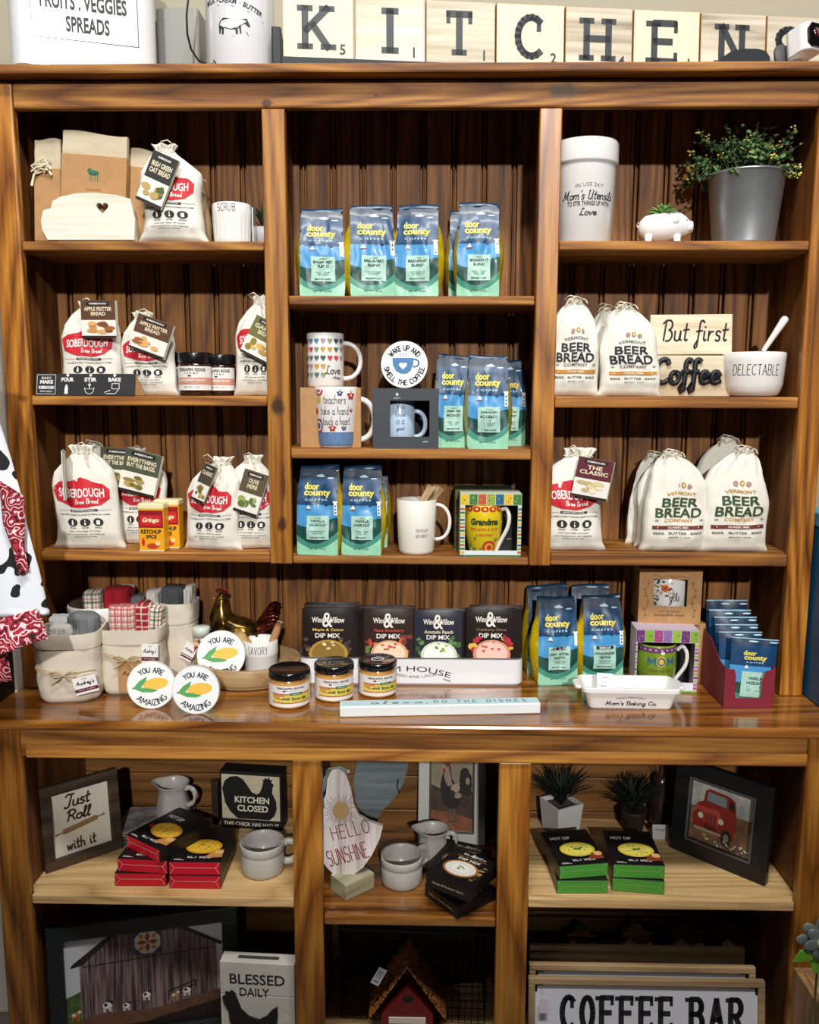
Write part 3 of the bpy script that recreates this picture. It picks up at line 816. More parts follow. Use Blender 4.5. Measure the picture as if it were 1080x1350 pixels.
    for tg in tags:
        cx, cz, tw, th_, rot, top, lines, foods = tg[:8]
        yy = -D*.5-.010-(tg[8] if len(tg) > 8 else 0)
        hang_tag(t, cx*w2, cz*H, yy, tw*W, th_*H, R(rot), top, lines, foods, seed, depth=1)
    return t
AMB = '#c28a2a'
def beer_sack(x, y, z, W, H, label, ink, bar, mixname, seed=1, rz=0, D=None, pr=True, lean=0.0, group='beer bread mix sacks', mat=None):
    D = D or W*.5
    t = thing('bread_mix_sack', label, 'bread mix', (x, y, z), rz, group)
    f, fn = sack(t, W, H, D, seed, BEER, mat or CLOTH, lean)
    mb = MB(); mb.tube(cordpts(f, .955, 1.06), .0014, CORD, 6)
    cx = f(-1.57, .96).x
    mb.tube([Vector((cx-.004, -.008, H*.96)), Vector((cx-.022, -.012, H*1.0)), Vector((cx-.012, -.013, H*1.03)), Vector((cx+.008, -.012, H*1.01)), Vector((cx+.02, -.014, H*.985)), Vector((cx+.024, -.015, H*.95))], .0013, CORD, 6)
    mb.tube([Vector((cx, -.010, H*.96)), Vector((cx+.014, -.014, H*1.0)), Vector((cx+.0, -.015, H*1.02)), Vector((cx-.016, -.013, H*.97)), Vector((cx-.02, -.016, H*.93))], .0013, CORD, 6)
    mb.build('drawstring', t)
    if not pr: return t
    I = M(ink, .65); B = M(bar, .65); A_ = M(AMB, .65)
    mb = MB(); w2 = W/2
    mb.text('BEER', .05*w2, H*.505, W*.52, H*.088, fn, I, .022, lift=.0018)
    mb.text('BREAD', .03*w2, H*.402, W*.66, H*.094, fn, I, .022, lift=.0018)
    mb.build('title_print', t)
    mb = MB()
    for a in (-.09, 0, .09): mb.ell((.05+a)*W, H*(.665+(.01 if a == 0 else 0)), W*.035, H*.026, fn, A_ if a == 0 else M('#a58a7c'), .0013+(.0003 if a == 0 else 0), 12)
    mb.ell(.05*W, H*.672, W*.018, H*.014, fn, M('#efe0b0'), .0019, 10)
    mb.text('VERMONT', .05*w2, H*.595, W*.42, H*.032, fn, A_ if ink != '#20242e' else M('#6d6258'), .02, lift=.0014, arc=W*1.5)
    mb.text('COMPANY', .05*w2, H*.325, W*.42, H*.032, fn, A_ if ink != '#20242e' else M('#6d6258'), .015, lift=.0014)
    for sg in (-1, 1): mb.ell((.03+.32*sg)*W, H*.325, W*.03, H*.010, fn, M('#9a8f84'), .0013, 8)
    mb.rect(-w2*.70, H*.235, w2*.78, H*.272, fn, B, .0013, 12, 2)
    mb.text(mixname, .04*w2, H*.254, W*.30, H*.020, fn, M('#f2e6d0'), .03, lift=.0019)
    for q in (-.55, .62): mb.ell(w2*q, H*.254, W*.008, H*.007, fn, M('#f2e6d0'), .0019, 6)
    mb.text('BEER . BUTTER . BAKE', .04*w2, H*.195, W*.70, H*.022, fn, DK, .015, lift=.0014)
    mb.text('MAKES 1 LOAF', .08*w2, H*.155, W*.30, H*.012, fn, DK, .01, lift=.0014)
    mb.build('sack_printing', t)
    return t

# --- mugs and pottery ---------------------------------------------------
def handle_pts(r0, z0, z1, out, n=14):
    pts = []
    for i in range(n+1):
        a = math.pi*(i/n)
        pts.append(Vector((r0+out*math.sin(a)**.8, 0, (z0+z1)/2+(z1-z0)/2*math.cos(a))))
    return pts
def mug(t, r, h, mat, prof=None, hout=None, hz=(.2, .85), thick=.003, hang=0, hr=.0045, inner=None, hand=True, name='cup'):
    prof = prof or [(r*.82, 0), (r*.92, .002), (r*.97, .008), (r, h*.25), (r, h*.98)]
    mb = MB()
    pin = [(max(q-thick, .001), max(z, .005)) for q, z in prof[1:]]
    top = prof[-1]
    full = [(.0005, 0.0005)]+prof+[(top[0]-thick*.5, h)]+list(reversed(pin))+[(.0005, .006)]
    mb.lathe(full, mat, 40, cap=False)
    mb.build(name, t)
    if hand:
        mb = MB(); ho = hout or r*.75
        rr = lerp([(z, q) for q, z in prof], h*hz[1])-.002
        pts = handle_pts(rr, h*hz[1], h*hz[0], ho)
        mb.T = Matrix.Rotation(hang, 4, 'Z')
        mb.tube(pts, (hr*.7, hr*1.3), mat, 10) if False else mb.tube(pts, hr, mat, 10)
        mb.build('handle', t)
    return t
def boxed(t, w_, h_, d_, mat, wx0, wx1, wz0, wz1, inside, name='carton', th=.0015):
    "a carton with a window cut in its front; front face at y=-d/2"
    mb = MB(); y = -d_/2+th/2
    mb.box(((wx0-w_/2)/2, y, h_/2), (wx0+w_/2, th, h_), mat)
    mb.box(((wx1+w_/2)/2, y, h_/2), (w_/2-wx1, th, h_), mat)
    mb.box(((wx0+wx1)/2, y, wz0/2), (wx1-wx0, th, wz0), mat)
    mb.box(((wx0+wx1)/2, y, (wz1+h_)/2), (wx1-wx0, th, h_-wz1), mat)
    for sg in (-1, 1): mb.box((sg*(w_/2-th/2), 0, h_/2), (th, d_-.0001, h_-.0001), mat)
    mb.box((0, 0, th/2), (w_-.0002, d_-.0002, th), mat); mb.box((0, 0, h_-th/2), (w_-.0002, d_-.0002, th), mat)
    mb.box((0, d_/2-th/2, h_/2), (w_-.0002, th, h_-.0002), inside)
    mb.box((0, d_/2-th*1.6, h_/2), (w_-.004, th*.5, h_-.004), inside)
    return mb.build(name, t)
def glassmat():
    return M('#ffffff', .03, trans=1.0, ior=1.45, name='clear_glass')

# =================================================================== on top of the hutch
TZ = 2.1702
def prism_hole(mb, out, hole, y0, y1, mat):
    pl = [[Vector((a, b, 0)) for a, b in out], [Vector((a, b, 0)) for a, b in hole]]
    tri = tessellate_polygon(pl); al = out+hole; n = len(al)
    vs = [(a, y0, b) for a, b in al]+[(a, y1, b) for a, b in al]
    fs = []
    for t_ in tri:
        a, b, c = (al[q] for q in t_)
        o = (b[0]-a[0])*(c[1]-a[1])-(b[1]-a[1])*(c[0]-a[0])
        q = tuple(t_) if o > 0 else tuple(reversed(t_))
        fs.append(q); fs.append(tuple(n+i for i in reversed(q)))
    k = len(out)
    def ccw(l): return sum(l[i][0]*l[(i+1) % len(l)][1]-l[(i+1) % len(l)][0]*l[i][1] for i in range(len(l))) > 0
    for i in range(k):
        f = (i, n+i, n+(i+1) % k, (i+1) % k); fs.append(tuple(reversed(f)) if ccw(out) else f)
    h = len(hole)
    for i in range(h):
        f = (k+i, n+k+i, n+k+(i+1) % h, k+(i+1) % h); fs.append(f if ccw(hole) else tuple(reversed(f)))
    mb.add(vs, fs, mat)
def heart(cx, cy, r, n=22):
    out = []
    for i in range(n):
        a = 2*math.pi*i/n
        out.append((cx+r*math.sin(a)**3, cy+r*(13*math.cos(a)-5*math.cos(2*a)-2*math.cos(3*a)-math.cos(4*a))/16))
    return out
ENAM = M('#d6d6d5', .22, coat=.5)
# white tin
t = thing('storage_tin', 'large white enamel tin lettered fruits veggies spreads on top of the hutch', 'tin', (P(112, 70, .07)[0], .080, TZ), R(17))
mb = MB(); mb.rbox((0, 0, .135), (.272, .16, .27), ENAM, .035, 8); mb.build('tin_body', t)
mb = MB(); mb.rbox((0, 0, .2795), (.278, .166, .018), ENAM, .037, 8); mb.build('lid', t)
mb = MB(); fn = front(-.08)
mb.line([(-.092, .052), (.103, .052), (.103, .215), (-.092, .215)], .0012, fn, INK, .0006, True)
mb.text('FRUITS . VEGGIES', .004, .121, .158, .029, fn, INK, .03, lift=.0006)
mb.text('SPREADS', .010, .081, .080, .029, fn, INK, .03, lift=.0006)
mb.build('lettering', t)
# grey electrical box and cable
x0, z0 = P(206, 12, .21); x1, _ = P(262, 12, .21)
t = thing('utility_box', 'plain grey box behind the white tin on the hutch top', 'box', ((x0+x1)/2, .245, TZ))
mb = MB(); mb.rbox((0, 0, (z0-TZ)/2), (x1-x0, .085, z0-TZ), M('#8d8d88', .55), .008, 4); mb.build('housing', t)
mb = MB(); mb.box((-(x1-x0)/2-.006, .01, (z0-TZ)*.47), (.011, .05, (z0-TZ)*.92), M('#b5ad98', .6)); mb.build('mounting_plate', t, bevel=.002)
mb = MB(); pts = []
for px, py, Y in ((250, -30, .10), (248, 0, .10), (246, 20, .10), (247, 45, .11), (252, 65, .12), (262, 80, .13), (285, 88, .14)):
    a, b = P(px, py, Y); pts.append((a, Y, max(b, TZ+.004)))
mb.tube(pts, .0022, M('#17171a', .5), 8); o = mb.build('power_cable')
o['label'] = 'thin black cable hanging between the grey box and the cow crock'; o['category'] = 'cable'
# cow crock
xc, W, _ = fit(262, 352, 20, .0, TZ); r = W/2*1.03
t = thing('crock', 'white stoneware crock with a black cow print on top of the hutch', 'crock', (xc, r+.002, TZ))
mb = MB(); mb.lathe([(r*.96, 0), (r, .006), (r, .20), (r*.93, .225), (r*.86, .235), (r*.9, .25)], M('#d4d4d6', .15, coat=.6), 48); mb.build('crock_body', t)
mb = MB(); fn = cyl(r)
for s_, a, b, w_, rt_ in (('MILK', -.050, .128, .026, 2), ('CREAM', -.010, .1245, .036, -9), ('BUTTER', .040, .1125, .040, -18)):
    mb.text(s_, a, b, w_, .009, fn, INK, .02, rot=rt_, lift=.0007)
mb.ell(-.032, .127, .0016, .0016, fn, INK, .0007, 6); mb.ell(.014, .1195, .0016, .0016, fn, INK, .0007, 6)
mb.text('BROUGHTON', .005, .1405, .08, .009, fn, INK, .02, lift=.0007, rot=-7)
mb.line([(-.066, .119), (-.03, .118), (0, .114), (.03, .106), (.062, .093)], .0008, fn, INK, .0006)
cow = [(-.030, .098), (-.033, .090), (-.032, .074), (-.029, .074), (-.028, .083), (-.026, .083), (-.026, .072), (-.022, .072), (-.021, .084), (-.008, .080), (.002, .081), (.004, .071), (.008, .071), (.008, .083), (.010, .083), (.012, .072), (.015, .073), (.014, .088), (.022, .092), (.030, .086), (.033, .089), (.028, .098), (.026, .102), (.018, .100), (-.010, .101), (-.022, .103)]
mb.poly([(a*.95+.002, b*.95-.004) for a, b in cow], fn, INK, .0007)
mb.ell(-.004, .079, .010, .006, fn, CERAM, .0011, 10); mb.ell(-.018, .080, .003, .004, fn, CERAM, .0011, 8)
mb.poly([(-.028, .068), (.0, .060), (.030, .062), (.026, .069), (0, .071)], fn, M('#4a4a4c'), .0006)
for a, b in ((-.045, .012), (-.041, .016), (-.049, .016), (-.045, .02)): mb.rect(a-.002, b-.002, a+.002, b+.002, fn, INK, .0006)
mb.build('cow_print', t)

# letter tiles on their rack
ang = R(6.4)
K0 = P(376, 40, .03)[0]
rowdir = Vector((math.cos(ang), math.sin(ang), 0)); origin = Vector((K0-.016, .035, TZ))
RACK = M('#20262c', .6, bump=.3, bscale=90, var=.3, vscale=40)
t = thing('letter_rack', 'long black wooden rack holding the row of big letter tiles', 'rack', origin, ang)
mb = MB(); mb.box((.40, -.008, .016), (.80, .014, .030), RACK); mb.build('front_lip', t, bevel=.002)
mb = MB(); mb.box((.66, .022, .006), (1.32, .046, .012), RACK); mb.build('rack_base', t, bevel=.002)
mb = MB(); mb.box((-.001, .012, .041), (.019, .070, .082), RACK); mb.build('end_post', t, bevel=.003)
cream = M('#d8d0b0', .55, bump=.2, bscale=70); dist = wood('weathered_white', 'X', '#5a4d3c', '#b8ae98', '#dcd5c2', ring=4, rough=.7, coat=0, knots=False, fine=.55, stretch=5, bump=.3)
edge = M('#b48a5a', .7)
SLAB = M('#2b2f33', .55)
def slab_letter(mb, ch, cx, cz, w_, h_, s_, fn, mat, lift=.0006, sf=None):
    sf = sf or s_*1.15
    st, a, b, c, d = layout(ch, SF, 0)
    def mp(p): return (cx+((p[0]-a)/max(b-a, .01)-.5)*w_ if b-a > .01 else cx, cz+((p[1]-c)/(d-c)-.5)*h_)
    for q in st: mb.line([mp(p) for p in q], s_, fn, mat, lift)
    L_, R_, B_, T_ = cx-w_/2, cx+w_/2, cz-h_/2, cz+h_/2
    def sr(x, z, top): mb.rect(x-sf, z-(s_*.5 if top else s_*.3), x+sf, z+(s_*.3 if top else s_*.5), fn, mat, lift)
    sp = {'K': [(L_, 0), (L_, 1), (R_, 0), (R_-s_*.2, 1)], 'I': [(cx, 0), (cx, 1)], 'T': [(cx, 0)], 'H': [(L_, 0), (L_, 1), (R_, 0), (R_, 1)],
          'N': [(L_, 0), (L_, 1), (R_, 1)], 'E': [(L_-s_*.2, 0), (L_-s_*.2, 1)], 'F': [(L_, 0), (L_-s_*.2, 1)], 'A': [(L_, 0), (R_, 0)], 'R': [(L_, 0), (L_, 1), (R_, 0)], 'B': [(L_-s_*.2, 0), (L_-s_*.2, 1)]}
    for x_, tp in sp.get(ch, []): sr(x_, T_ if tp else B_, tp)
    if ch in 'TEF':
        mb.rect(R_-s_*.35, T_-s_*1.35, R_+s_*.25, T_+s_*.3, fn, mat, lift)
    if ch == 'T': mb.rect(L_-s_*.25, T_-s_*1.35, L_+s_*.35, T_+s_*.3, fn, mat, lift)
    if ch == 'E': mb.rect(R_-s_*.35, B_-s_*.3, R_+s_*.25, B_+s_*1.35, fn, mat, lift)
    if ch in 'CS': mb.rect(R_-s_*.55, T_-s_*2.0, R_+s_*.15, T_-s_*.2, fn, mat, lift)
tl = [('K', cream, '5', 'first letter tile'), ('I', dist, '1', ''), ('T', dist, '1', ''), ('C', cream, '2', ''), ('H', dist, '4', ''), ('E', cream, '1', ''), ('N', dist, '', ''), ('S', dist, '', '')]
TW = .1395
for i, (ch, mt, num, _) in enumerate(tl):
    p = origin+rowdir*(.010+TW/2+i*(TW+.0035))+Vector((-math.sin(ang), math.cos(ang), 0))*.014
    lab = {'S': 'weathered white letter tile at the right end of the row behind the camera'}.get(ch, 'big square wooden letter tile with a black %s%s' % (ch, ', cream painted' if mt is cream else ', weathered white'))
    t = thing('letter_tile', lab, 'letter tile', (p.x, p.y, TZ+.0125), ang, 'letter tiles on the rack', rx=R(-3))
    mb = MB(); mb.box((0, 0, .0725), (TW, .017, .145), edge); mb.rect(-TW/2+.001, .001, TW/2-.001, .144, front(-.0085), mt, .0004)
    mb.build('tile_board', t)
    mb = MB(); fn = front(-.009)
    if ch == 'I': slab_letter(mb, ch, 0, .082, .02, .078, .015, fn, SLAB)
    elif ch == 'S': slab_letter(mb, ch, -.02, .078, .05, .08, .014, fn, SLAB)
    else: slab_letter(mb, ch, -.003, .082, .046 if ch != 'N' else .044, .075, .0135, fn, SLAB)
    if num: mb.text(num, .048, .042, None, .020, fn, SLAB, .02, lift=.0006)
    mb.build('letter', t)
# black cap
xc, W, H = fit(950, 1023, 57, -.0, TZ)
t = thing('cap', 'black cap brim with a thin red edge in front of the letter tiles', 'cap', (xc, .045, TZ))
def brim(s_=1, dz=0): return [(-W/2*s_, 0), (-W/2*.96*s_, H*.35), (-W*.40*s_, H*.62), (-W*.22*s_, H*.9), (0, H+dz), (W*.25*s_, H*.99+dz), (W*.40*s_, H*.9), (W*.48*s_, H*.66), (W/2*s_, H*.3), (W/2*s_, 0)]
mb = MB(); mb.prism(brim(), -.02, .0, M('#23262b', .85, bump=.4, bscale=500)); mb.build('brim', t, bevel=.004, seg=3)
mb = MB(); mb.prism([(a, b+.0022) for a, b in brim(.985)], .001, .05, M('#9e4a4c', .8)); mb.build('crown', t, bevel=.006, seg=3)
# security camera
xc, _ = P(1058, 60, -.0)
t = thing('security_camera', 'small white security camera with black face at the right end of the hutch top', 'camera', (xc+.006, .035, TZ), R(20))
WP = M('#e6e6e8', .3)
mb = MB(); mb.lathe([(.020, 0), (.021, .004), (.014, .012), (.007, .02), (.007, .03)], WP, 24); mb.build('stand', t)
o = thing  # noqa
mb = MB(); mb.rbox((0, 0, 0), (.046, .056, .052), WP, .016, 6); body = mb.build('camera_body', t, loc=(.002, -.012, .051), rot=(R(-8), 0, R(4)), bevel=0)
mb = MB(); mb.prism([(a, b) for a, b in [(-.019, -.012), (-.012, -.022), (.012, -.022), (.019, -.012), (.019, .012), (.012, .022), (-.012, .022), (-.019, .012)]], -.0315, -.027, M('#0c0c0f', .08, coat=.8)); fc = mb.build('black_face', body, bevel=.002)
mb = MB(); mb.lathe([(.009, 0), (.009, .001)], M('#4b1726', .1, coat=1), 20); mb.build('lens', body, loc=(0, -.0315, .004), rot=(R(90), 0, 0))
mb = MB(); mb.lathe([(.026, 0), (.026, .006)], M('#4a4a4e', .6), 28); mb.build('wall_disc', t, loc=(-.020, .02, .030), rot=(R(80), 0, R(15)))

# =================================================================== left column, top shelf
z = SH['L1']
# white cradle bin
x0, zb = P(54, 300, .012); x1 = P(178, 300, .012)[0]
def pts_px(l, Y): return [P(a, b, Y) for a, b in l]
t = thing('wooden_bin', 'low white wooden bin with a heart cutout on the top left shelf', 'bin', ((x0+x1)/2, .02, z))
cx = (x0+x1)/2
ol = [(63, 316), (56, 303), (54, 290), (57, 277), (67, 274), (69, 265), (80, 259), (100, 255), (125, 254), (155, 257), (172, 262), (178, 290), (177, 316)]
out = [(a-cx, max(0, b-z)) for a, b in pts_px(ol, .012)]
WB = wood('white_painted_boards', 'X', '#dcd8c2', '#efecdc', '#f6f3e6', ring=2, rough=.55, coat=0, knots=False, bump=.25)
hx, hz = P(135, 273.5, .012)
mb = MB(); prism_hole(mb, out, [(a, b) for a, b in heart(hx-cx, hz-z, .0125)], -.008, .0, WB); mb.build('front_panel', t, bevel=.001)
mb = MB(); mb.prism([(a, b) for a, b in out if b < .2], .075, .083, WB); mb.build('rear_panel', t)
mb = MB(); mb.box((-.062, .0375, .024), (.006, .0748, .046), WB); mb.box((.085, .0375, .024), (.006, .0748, .046), WB); mb.box((.011, .0375, .003), (.14, .0748, .006), WB); mb.build('bin_sides', t)
# produce bag packs
MUS = M('#cfc0a4', .95, bump=.9, bscale=700)
def produce(px0, px1, pyt, py_band, Y, lean, rz, label, tie=False):
    xa = P(px0, 240, Y)[0]; xb = P(px1, 240, Y)[0]; w_ = xb-xa; zt = P((px0+px1)/2, pyt, Y)[1]; zbnd = P((px0+px1)/2, py_band, Y)[1]
    h_ = zt-z-.007
    t = thing('produce_bags', label, 'produce bags', ((xa+xb)/2, Y+.006, z+.0066), R(rz), 'cotton produce bag packs', ry=R(lean))
    mb = MB(); sd = px0
    def sf(a, b, side):
        x_ = (a-.5)*w_; y_ = (-.006 if side else .006)+(.003*noise.noise(Vector((a*4, b*9, sd))) if b > .5 else 0)*(1 if side else -1)
        return Vector((x_, y_, b*h_+.003*math.sin(a*5+sd)*(b > .9)))
    mb.grid(lambda a, b: sf(a, b, 1), 12, 30, MUS); mb.grid(lambda a, b: sf(a, b, 0), 12, 10, MUS, flip=True)
    mb.grid(lambda a, b: sf(1, b, 1).lerp(sf(1, b, 0), a), 3, 20, MUS); mb.grid(lambda a, b: sf(0, b, 0).lerp(sf(0, b, 1), a), 3, 20, MUS)
    mb.grid(lambda a, b: sf(a, 1, 1).lerp(sf(a, 1, 0), b)+Vector((0, 0, .003*math.sin(b*3.14))), 12, 4, MUS)
    mb.build('folded_muslin', t)
    hb = zbnd-z-.007
    mb = MB(); mb.box((0, 0, hb*.5+.001), (w_*1.02, .0165, hb), KRAFT); mb.build('kraft_sleeve', t, bevel=.001)
    if px1-px0 > 60:
        mb = MB(); fn = front(-.0083); g = M('#2f6b52', .7); k = M('#4b3420', .7)
        mb.ell(0, hb*.80, .011, .005, fn, g, .0005, 14); mb.ell(-.008, hb*.82, .005, .005, fn, g, .0008, 10)
        for a in (-.007, -.003, .003, .008): mb.rect(a-.0008, hb*.70, a+.0008, hb*.79, fn, g, .0005)
        mb.text('HOME GOODS', 0, hb*.60, .030, .004, fn, M('#9a5a3a'), lift=.0005)
        mb.text('Cotton Mesh Produce Bags', 0, hb*.47, .072, .0062, fn, k, .02, lift=.0005)
        mb.text('reusable  washable', .004, hb*.34, .052, .004, fn, k, lift=.0005); mb.text('SET OF 3', 0, hb*.22, .02, .004, fn, k, lift=.0005)
        mb.build('sleeve_print', t)
    if tie:
        mb = MB(); rnd = random.Random(5)
        for q in range(7):
            a = rnd.uniform(0, 6.28); pts = [Vector((-.01+.016*math.cos(a+s_*.8)+rnd.uniform(-.006, .006), -.014-.004*math.sin(s_), hb*1.02+.010*math.sin(a+s_*1.1)+rnd.uniform(-.008, .006))) for s_ in range(6)]
            mb.tube(pts, .0016, M('#d9cdb0', .9), 6)
        mb.tube([(-.01, -.014, hb), (-.024, -.014, hb*.9), (-.03, -.012, hb*.75)], .0028, M('#d9cdb0', .9), 6)
        mb.tube([(0, -.014, hb), (.012, -.014, hb*.9)], .0026, M('#d9cdb0', .9), 6); mb.build('string_tie', t)
produce(76, 160, 176, 205, .035, 4.5, 0, 'kraft sleeved cotton produce bags standing centre in the white bin')
produce(42, 76, 184, 222, .050, 3, 0, 'bundle of produce bags tied with string at the left of the bin', True)
produce(150, 194, 197, 220, .065, 6, 0, 'shaded produce bags pack at the back right of the white bin')
# sack with green tag
xc, W, H = fit(176, 264, 184, .004, z)
FOODG = ['#8d7a3c', '#6d6a2e', '#a38a4c', '#4f5a28', '#b79b5c']; FOODB = ['#c98e4c', '#a0602c', '#dba866', '#7d4422']
sober_sack(xc-.004, .048, z, W*1.12, H, 'flour sack with a dark tilted tag beside the white bin, top left shelf', seed=2, tags=[(-.20, .60, .36, .52, 24, '#23251d', ['IRISH GREEN', 'OAT BREAD'], FOODG)], prof=[(0, 1.0), (.04, .95), (.12, .82), (.3, .78), (.48, .82), (.62, .86), (.72, .84), (.85, .50), (.94, .24), (1, .36)], lean=-.05)
# shaded kraft bag behind
xc, W, H = fit(236, 275, 236, .12, z)
beer_sack(xc, .135, z, W*1.1, H, 'shaded brown sack with a knotted top behind the tagged sack on the top left shelf', '#20242e', AMB, '', seed=8, pr=False, D=.05, group='sourdough bread mix sacks', mat=M('#a38763', .9, bump=.5, bscale=700))
# scrub cup
xc, W, H = fit(274, 326, 265, .03, z)
t = thing('scrubber_cup', 'white fluted cup lettered scrub on the top left shelf', 'cup', (xc, .03+W/2, z))
r = W/2
mb = MB()
def fl(q, zz, a): return q*(1-.028*(abs(math.sin(a*12))**.6 < .45)*(1 if (zz < H*.72 and q > r*.7) else 0))
mb.lathe([(.0005, .001), (r*.86, .0), (r*.93, .004)]+[(r*(.93+.07*i/6), .004+(H*.70-.004)*i/6) for i in range(1, 7)]+[(r*1.0, H*.74), (r, H*.98), (r*.97, H), (r*.93, H*.98), (r*.88, .01), (.0005, .008)], CERAM, 96, fn=fl, cap=False); mb.build('cup_body', t)
mb = MB(); mb.pen('SCRUB', -.003, H*.865, W*.46, H*.17, .0011, cyl(r), INK, gap=.28); mb.build('lettering', t)
mb = MB(); mb.box((r*1.16, -.005, H*.46), (.0025, .030, H*.90), M('#dfe3e3', .1, coat=.6)); mb.box((r*1.08, -.005, .003), (.012, .030, .003), M('#dfe3e3', .1, coat=.6)); mb.build('side_clip', t, bevel=.001)

# small dark plant by the stile
def tuft(t, n, h, spread, mat, seed, w_=.006, base=0, droop=.3, name='foliage'):
    rnd = random.Random(seed); mb = MB()
    for i in range(n):
        a = rnd.uniform(0, 6.28); L_ = h*rnd.uniform(.6, 1); s_ = spread*rnd.uniform(.3, 1)
        pts = [Vector((s_*math.cos(a)*q**1.5, s_*math.sin(a)*q**1.5, base+L_*(q-droop*q*q*s_/spread))) for q in (0, .35, .7, 1)]
        d = Vector((-math.sin(a), math.cos(a), 0))
        ws = (w_*.5, w_, w_*.7, .0003); vs = []
        for p, ww in zip(pts, ws): vs += [p-d*ww/2, p+Vector((0, 0, -ww*.2)), p+d*ww/2]
        fs = []
        for j in range(3):
            k = j*3; fs += [(k, k+1, k+4, k+3), (k+1, k+2, k+5, k+4)]
        mb.add(vs, fs, mat, True)
    return mb.build(name, t, solid=.0004)
xc = P(341, 300, .08)[0]
t = thing('potted_plant', 'dark spiky plant in a small white pot tucked behind the left stile', 'plant', (xc+.004, .115, z))
mb = MB(); mb.lathe([(.017, 0), (.021, .03), (.023, .046), (.021, .046), (.019, .036), (.001, .036)], M('#c9c9cb', .5), 24); mb.build('pot', t)
tuft(t, 34, .075, .035, M('#1f2a1c', .6), 4, base=.035)

# =================================================================== centre column, top shelf
z = SH['C1']
BB = ['BREAKFAST', 'BLEND']
def pouch_at(px0, px1, pyt, Y, z, lines, label, rz=0, seed=1, decaf=False, detail=True, grow=1.0, yw=.10):
    xc, W, H = fit(px0, px1, pyt, Y, z)
    D = W*.60
    return coffee_pouch(xc, Y+D*.55, z, W*grow, H-.004, lines, label, R(rz), seed, decaf, D, detail=detail, yw=yw)
pouch_at(392, 452, 272, .040, z, BB, 'crumpled breakfast blend coffee pouch, leftmost on the top centre shelf', 6, 1)
pouch_at(458, 519, 268, .038, z, BB, 'breakfast blend coffee pouch second from the left on the top centre shelf', 10, 2, yw=.16)
pouch_at(522, 580, 268, .040, z, BB, 'breakfast blend coffee pouch third from the left on the top centre shelf', -4, 3, yw=.14)
pouch_at(604, 661, 265, .036, z, BB, 'breakfast blend coffee pouch standing rightmost on the top centre shelf', -3, 4)
pouch_at(592, 646, 276, .110, z, BB, 'coffee pouch half hidden behind the rightmost pouch on the top centre shelf', 0, 5)

# =================================================================== right column, top shelf
z = SH['R1']
xc, W, H = fit(735, 826, 178, .010, z)
r = W/2
t = thing('utensil_crock', 'tall white crock lettered for utensils at the left of the top right shelf', 'crock', (xc, .012+r, z))
GLZ = M('#dcdad6', .10, coat=.8, bump=.25, bscale=16)
mb = MB(); mb.lathe([(.0005, 0), (r*.82, 0), (r*.86, .004), (r*.93, H*.76), (r*.935, H*.775), (r, H*.785), (r*1.0, H*.80), (r, H*.975), (r*.97, H), (r*.93, H*.985), (r*.86, .01), (.0005, .01)], GLZ, 56, cap=False); mb.build('crock_body', t)
mb = MB(); fn = cyl(lambda b: r*(.86+.07*b/(H*.76)))
mb.text('IN USE 24/7', .0, H*.555, W*.42, H*.036, fn, M('#77777a'), .0, lift=.0006, arc=W*.9)
mb.pen("Mom's Utensils", .0, H*.455, W*.80, H*.085, .0021, fn, INK, HF, .25, gap=.08)
mb.text('TO STIR THINGS UP WITH', .0, H*.375, W*.66, H*.045, fn, INK, .02, lift=.0006)
mb.pen('Love', .0, H*.295, W*.25, H*.065, .0021, fn, INK, HF, .25, gap=.08)
mb.build('lettering', t)
# pig planter
xc, W, H = fit(845, 917, 276, .045, z)
t = thing('pig_planter', 'white ceramic pig planter holding a green succulent', 'planter', (xc, .045+.022, z))
PW = M('#e6e6e4', .25, coat=.3)
def loft(mb, secs, mat, n=24, end=True):
    "secs: (x, z, ry, rz) rings along x"
    vs = []; fs = []
    for (x_, z_, ry_, rz_) in secs:
        for i in range(n):
            a = 2*math.pi*i/n; vs.append((x_, ry_*math.cos(a), z_+rz_*math.sin(a)))
    for j in range(len(secs)-1):
        for i in range(n): fs.append((j*n+i, j*n+(i+1) % n, (j+1)*n+(i+1) % n, (j+1)*n+i))
    fs = [tuple(reversed(f)) for f in fs]
    fs.append(tuple(range(n))); fs.append(tuple(reversed(range((len(secs)-1)*n, len(secs)*n))))
    mb.add(vs, fs, mat, True)
mb = MB()
loft(mb, [(-W*.50, H*.50, .003, .004), (-W*.47, H*.52, .012, H*.20), (-W*.38, H*.53, .019, H*.34), (-W*.2, H*.53, .023, H*.41), (0, H*.55, .024, H*.43), (W*.15, H*.58, .023, H*.41), (W*.28, H*.60, .019, H*.36), (W*.38, H*.58, .014, H*.28), (W*.44, H*.56, .010, H*.19), (W*.50, H*.56, .0095, H*.17), (W*.505, H*.56, .006, H*.10)], PW, 28)
for a, b in ((-.33, -.012), (-.33, .012), (.20, -.013), (.22, .013)):
    mb.lathe([(.0062, 0), (.0068, .002), (.0075, H*.30)], PW, 14, (W*a, b, 0))
mb.ball((W*.14, -.023, H*.72), (.0065, .003, .009), PW, 14, Matrix.Rotation(R(20), 3, 'Y')); mb.ball((W*.14, .023, H*.72), (.0065, .003, .009), PW, 12)
mb.tube([(-W*.50, 0, H*.55), (-W*.53, 0, H*.62), (-W*.51, -.004, H*.66)], .0016, PW, 8)
mb.build('pig_body', t)
mb = MB(); mb.ball((W*.36, -.0135, H*.72), .0014, INK, 8)
mb.line([(W*.40, H*.44), (W*.49, H*.46)], .0012, lambda a, b, l: Vector((a, -.0108-l, b)), M('#8f8f8d'), .0002); mb.build('pig_face', t)
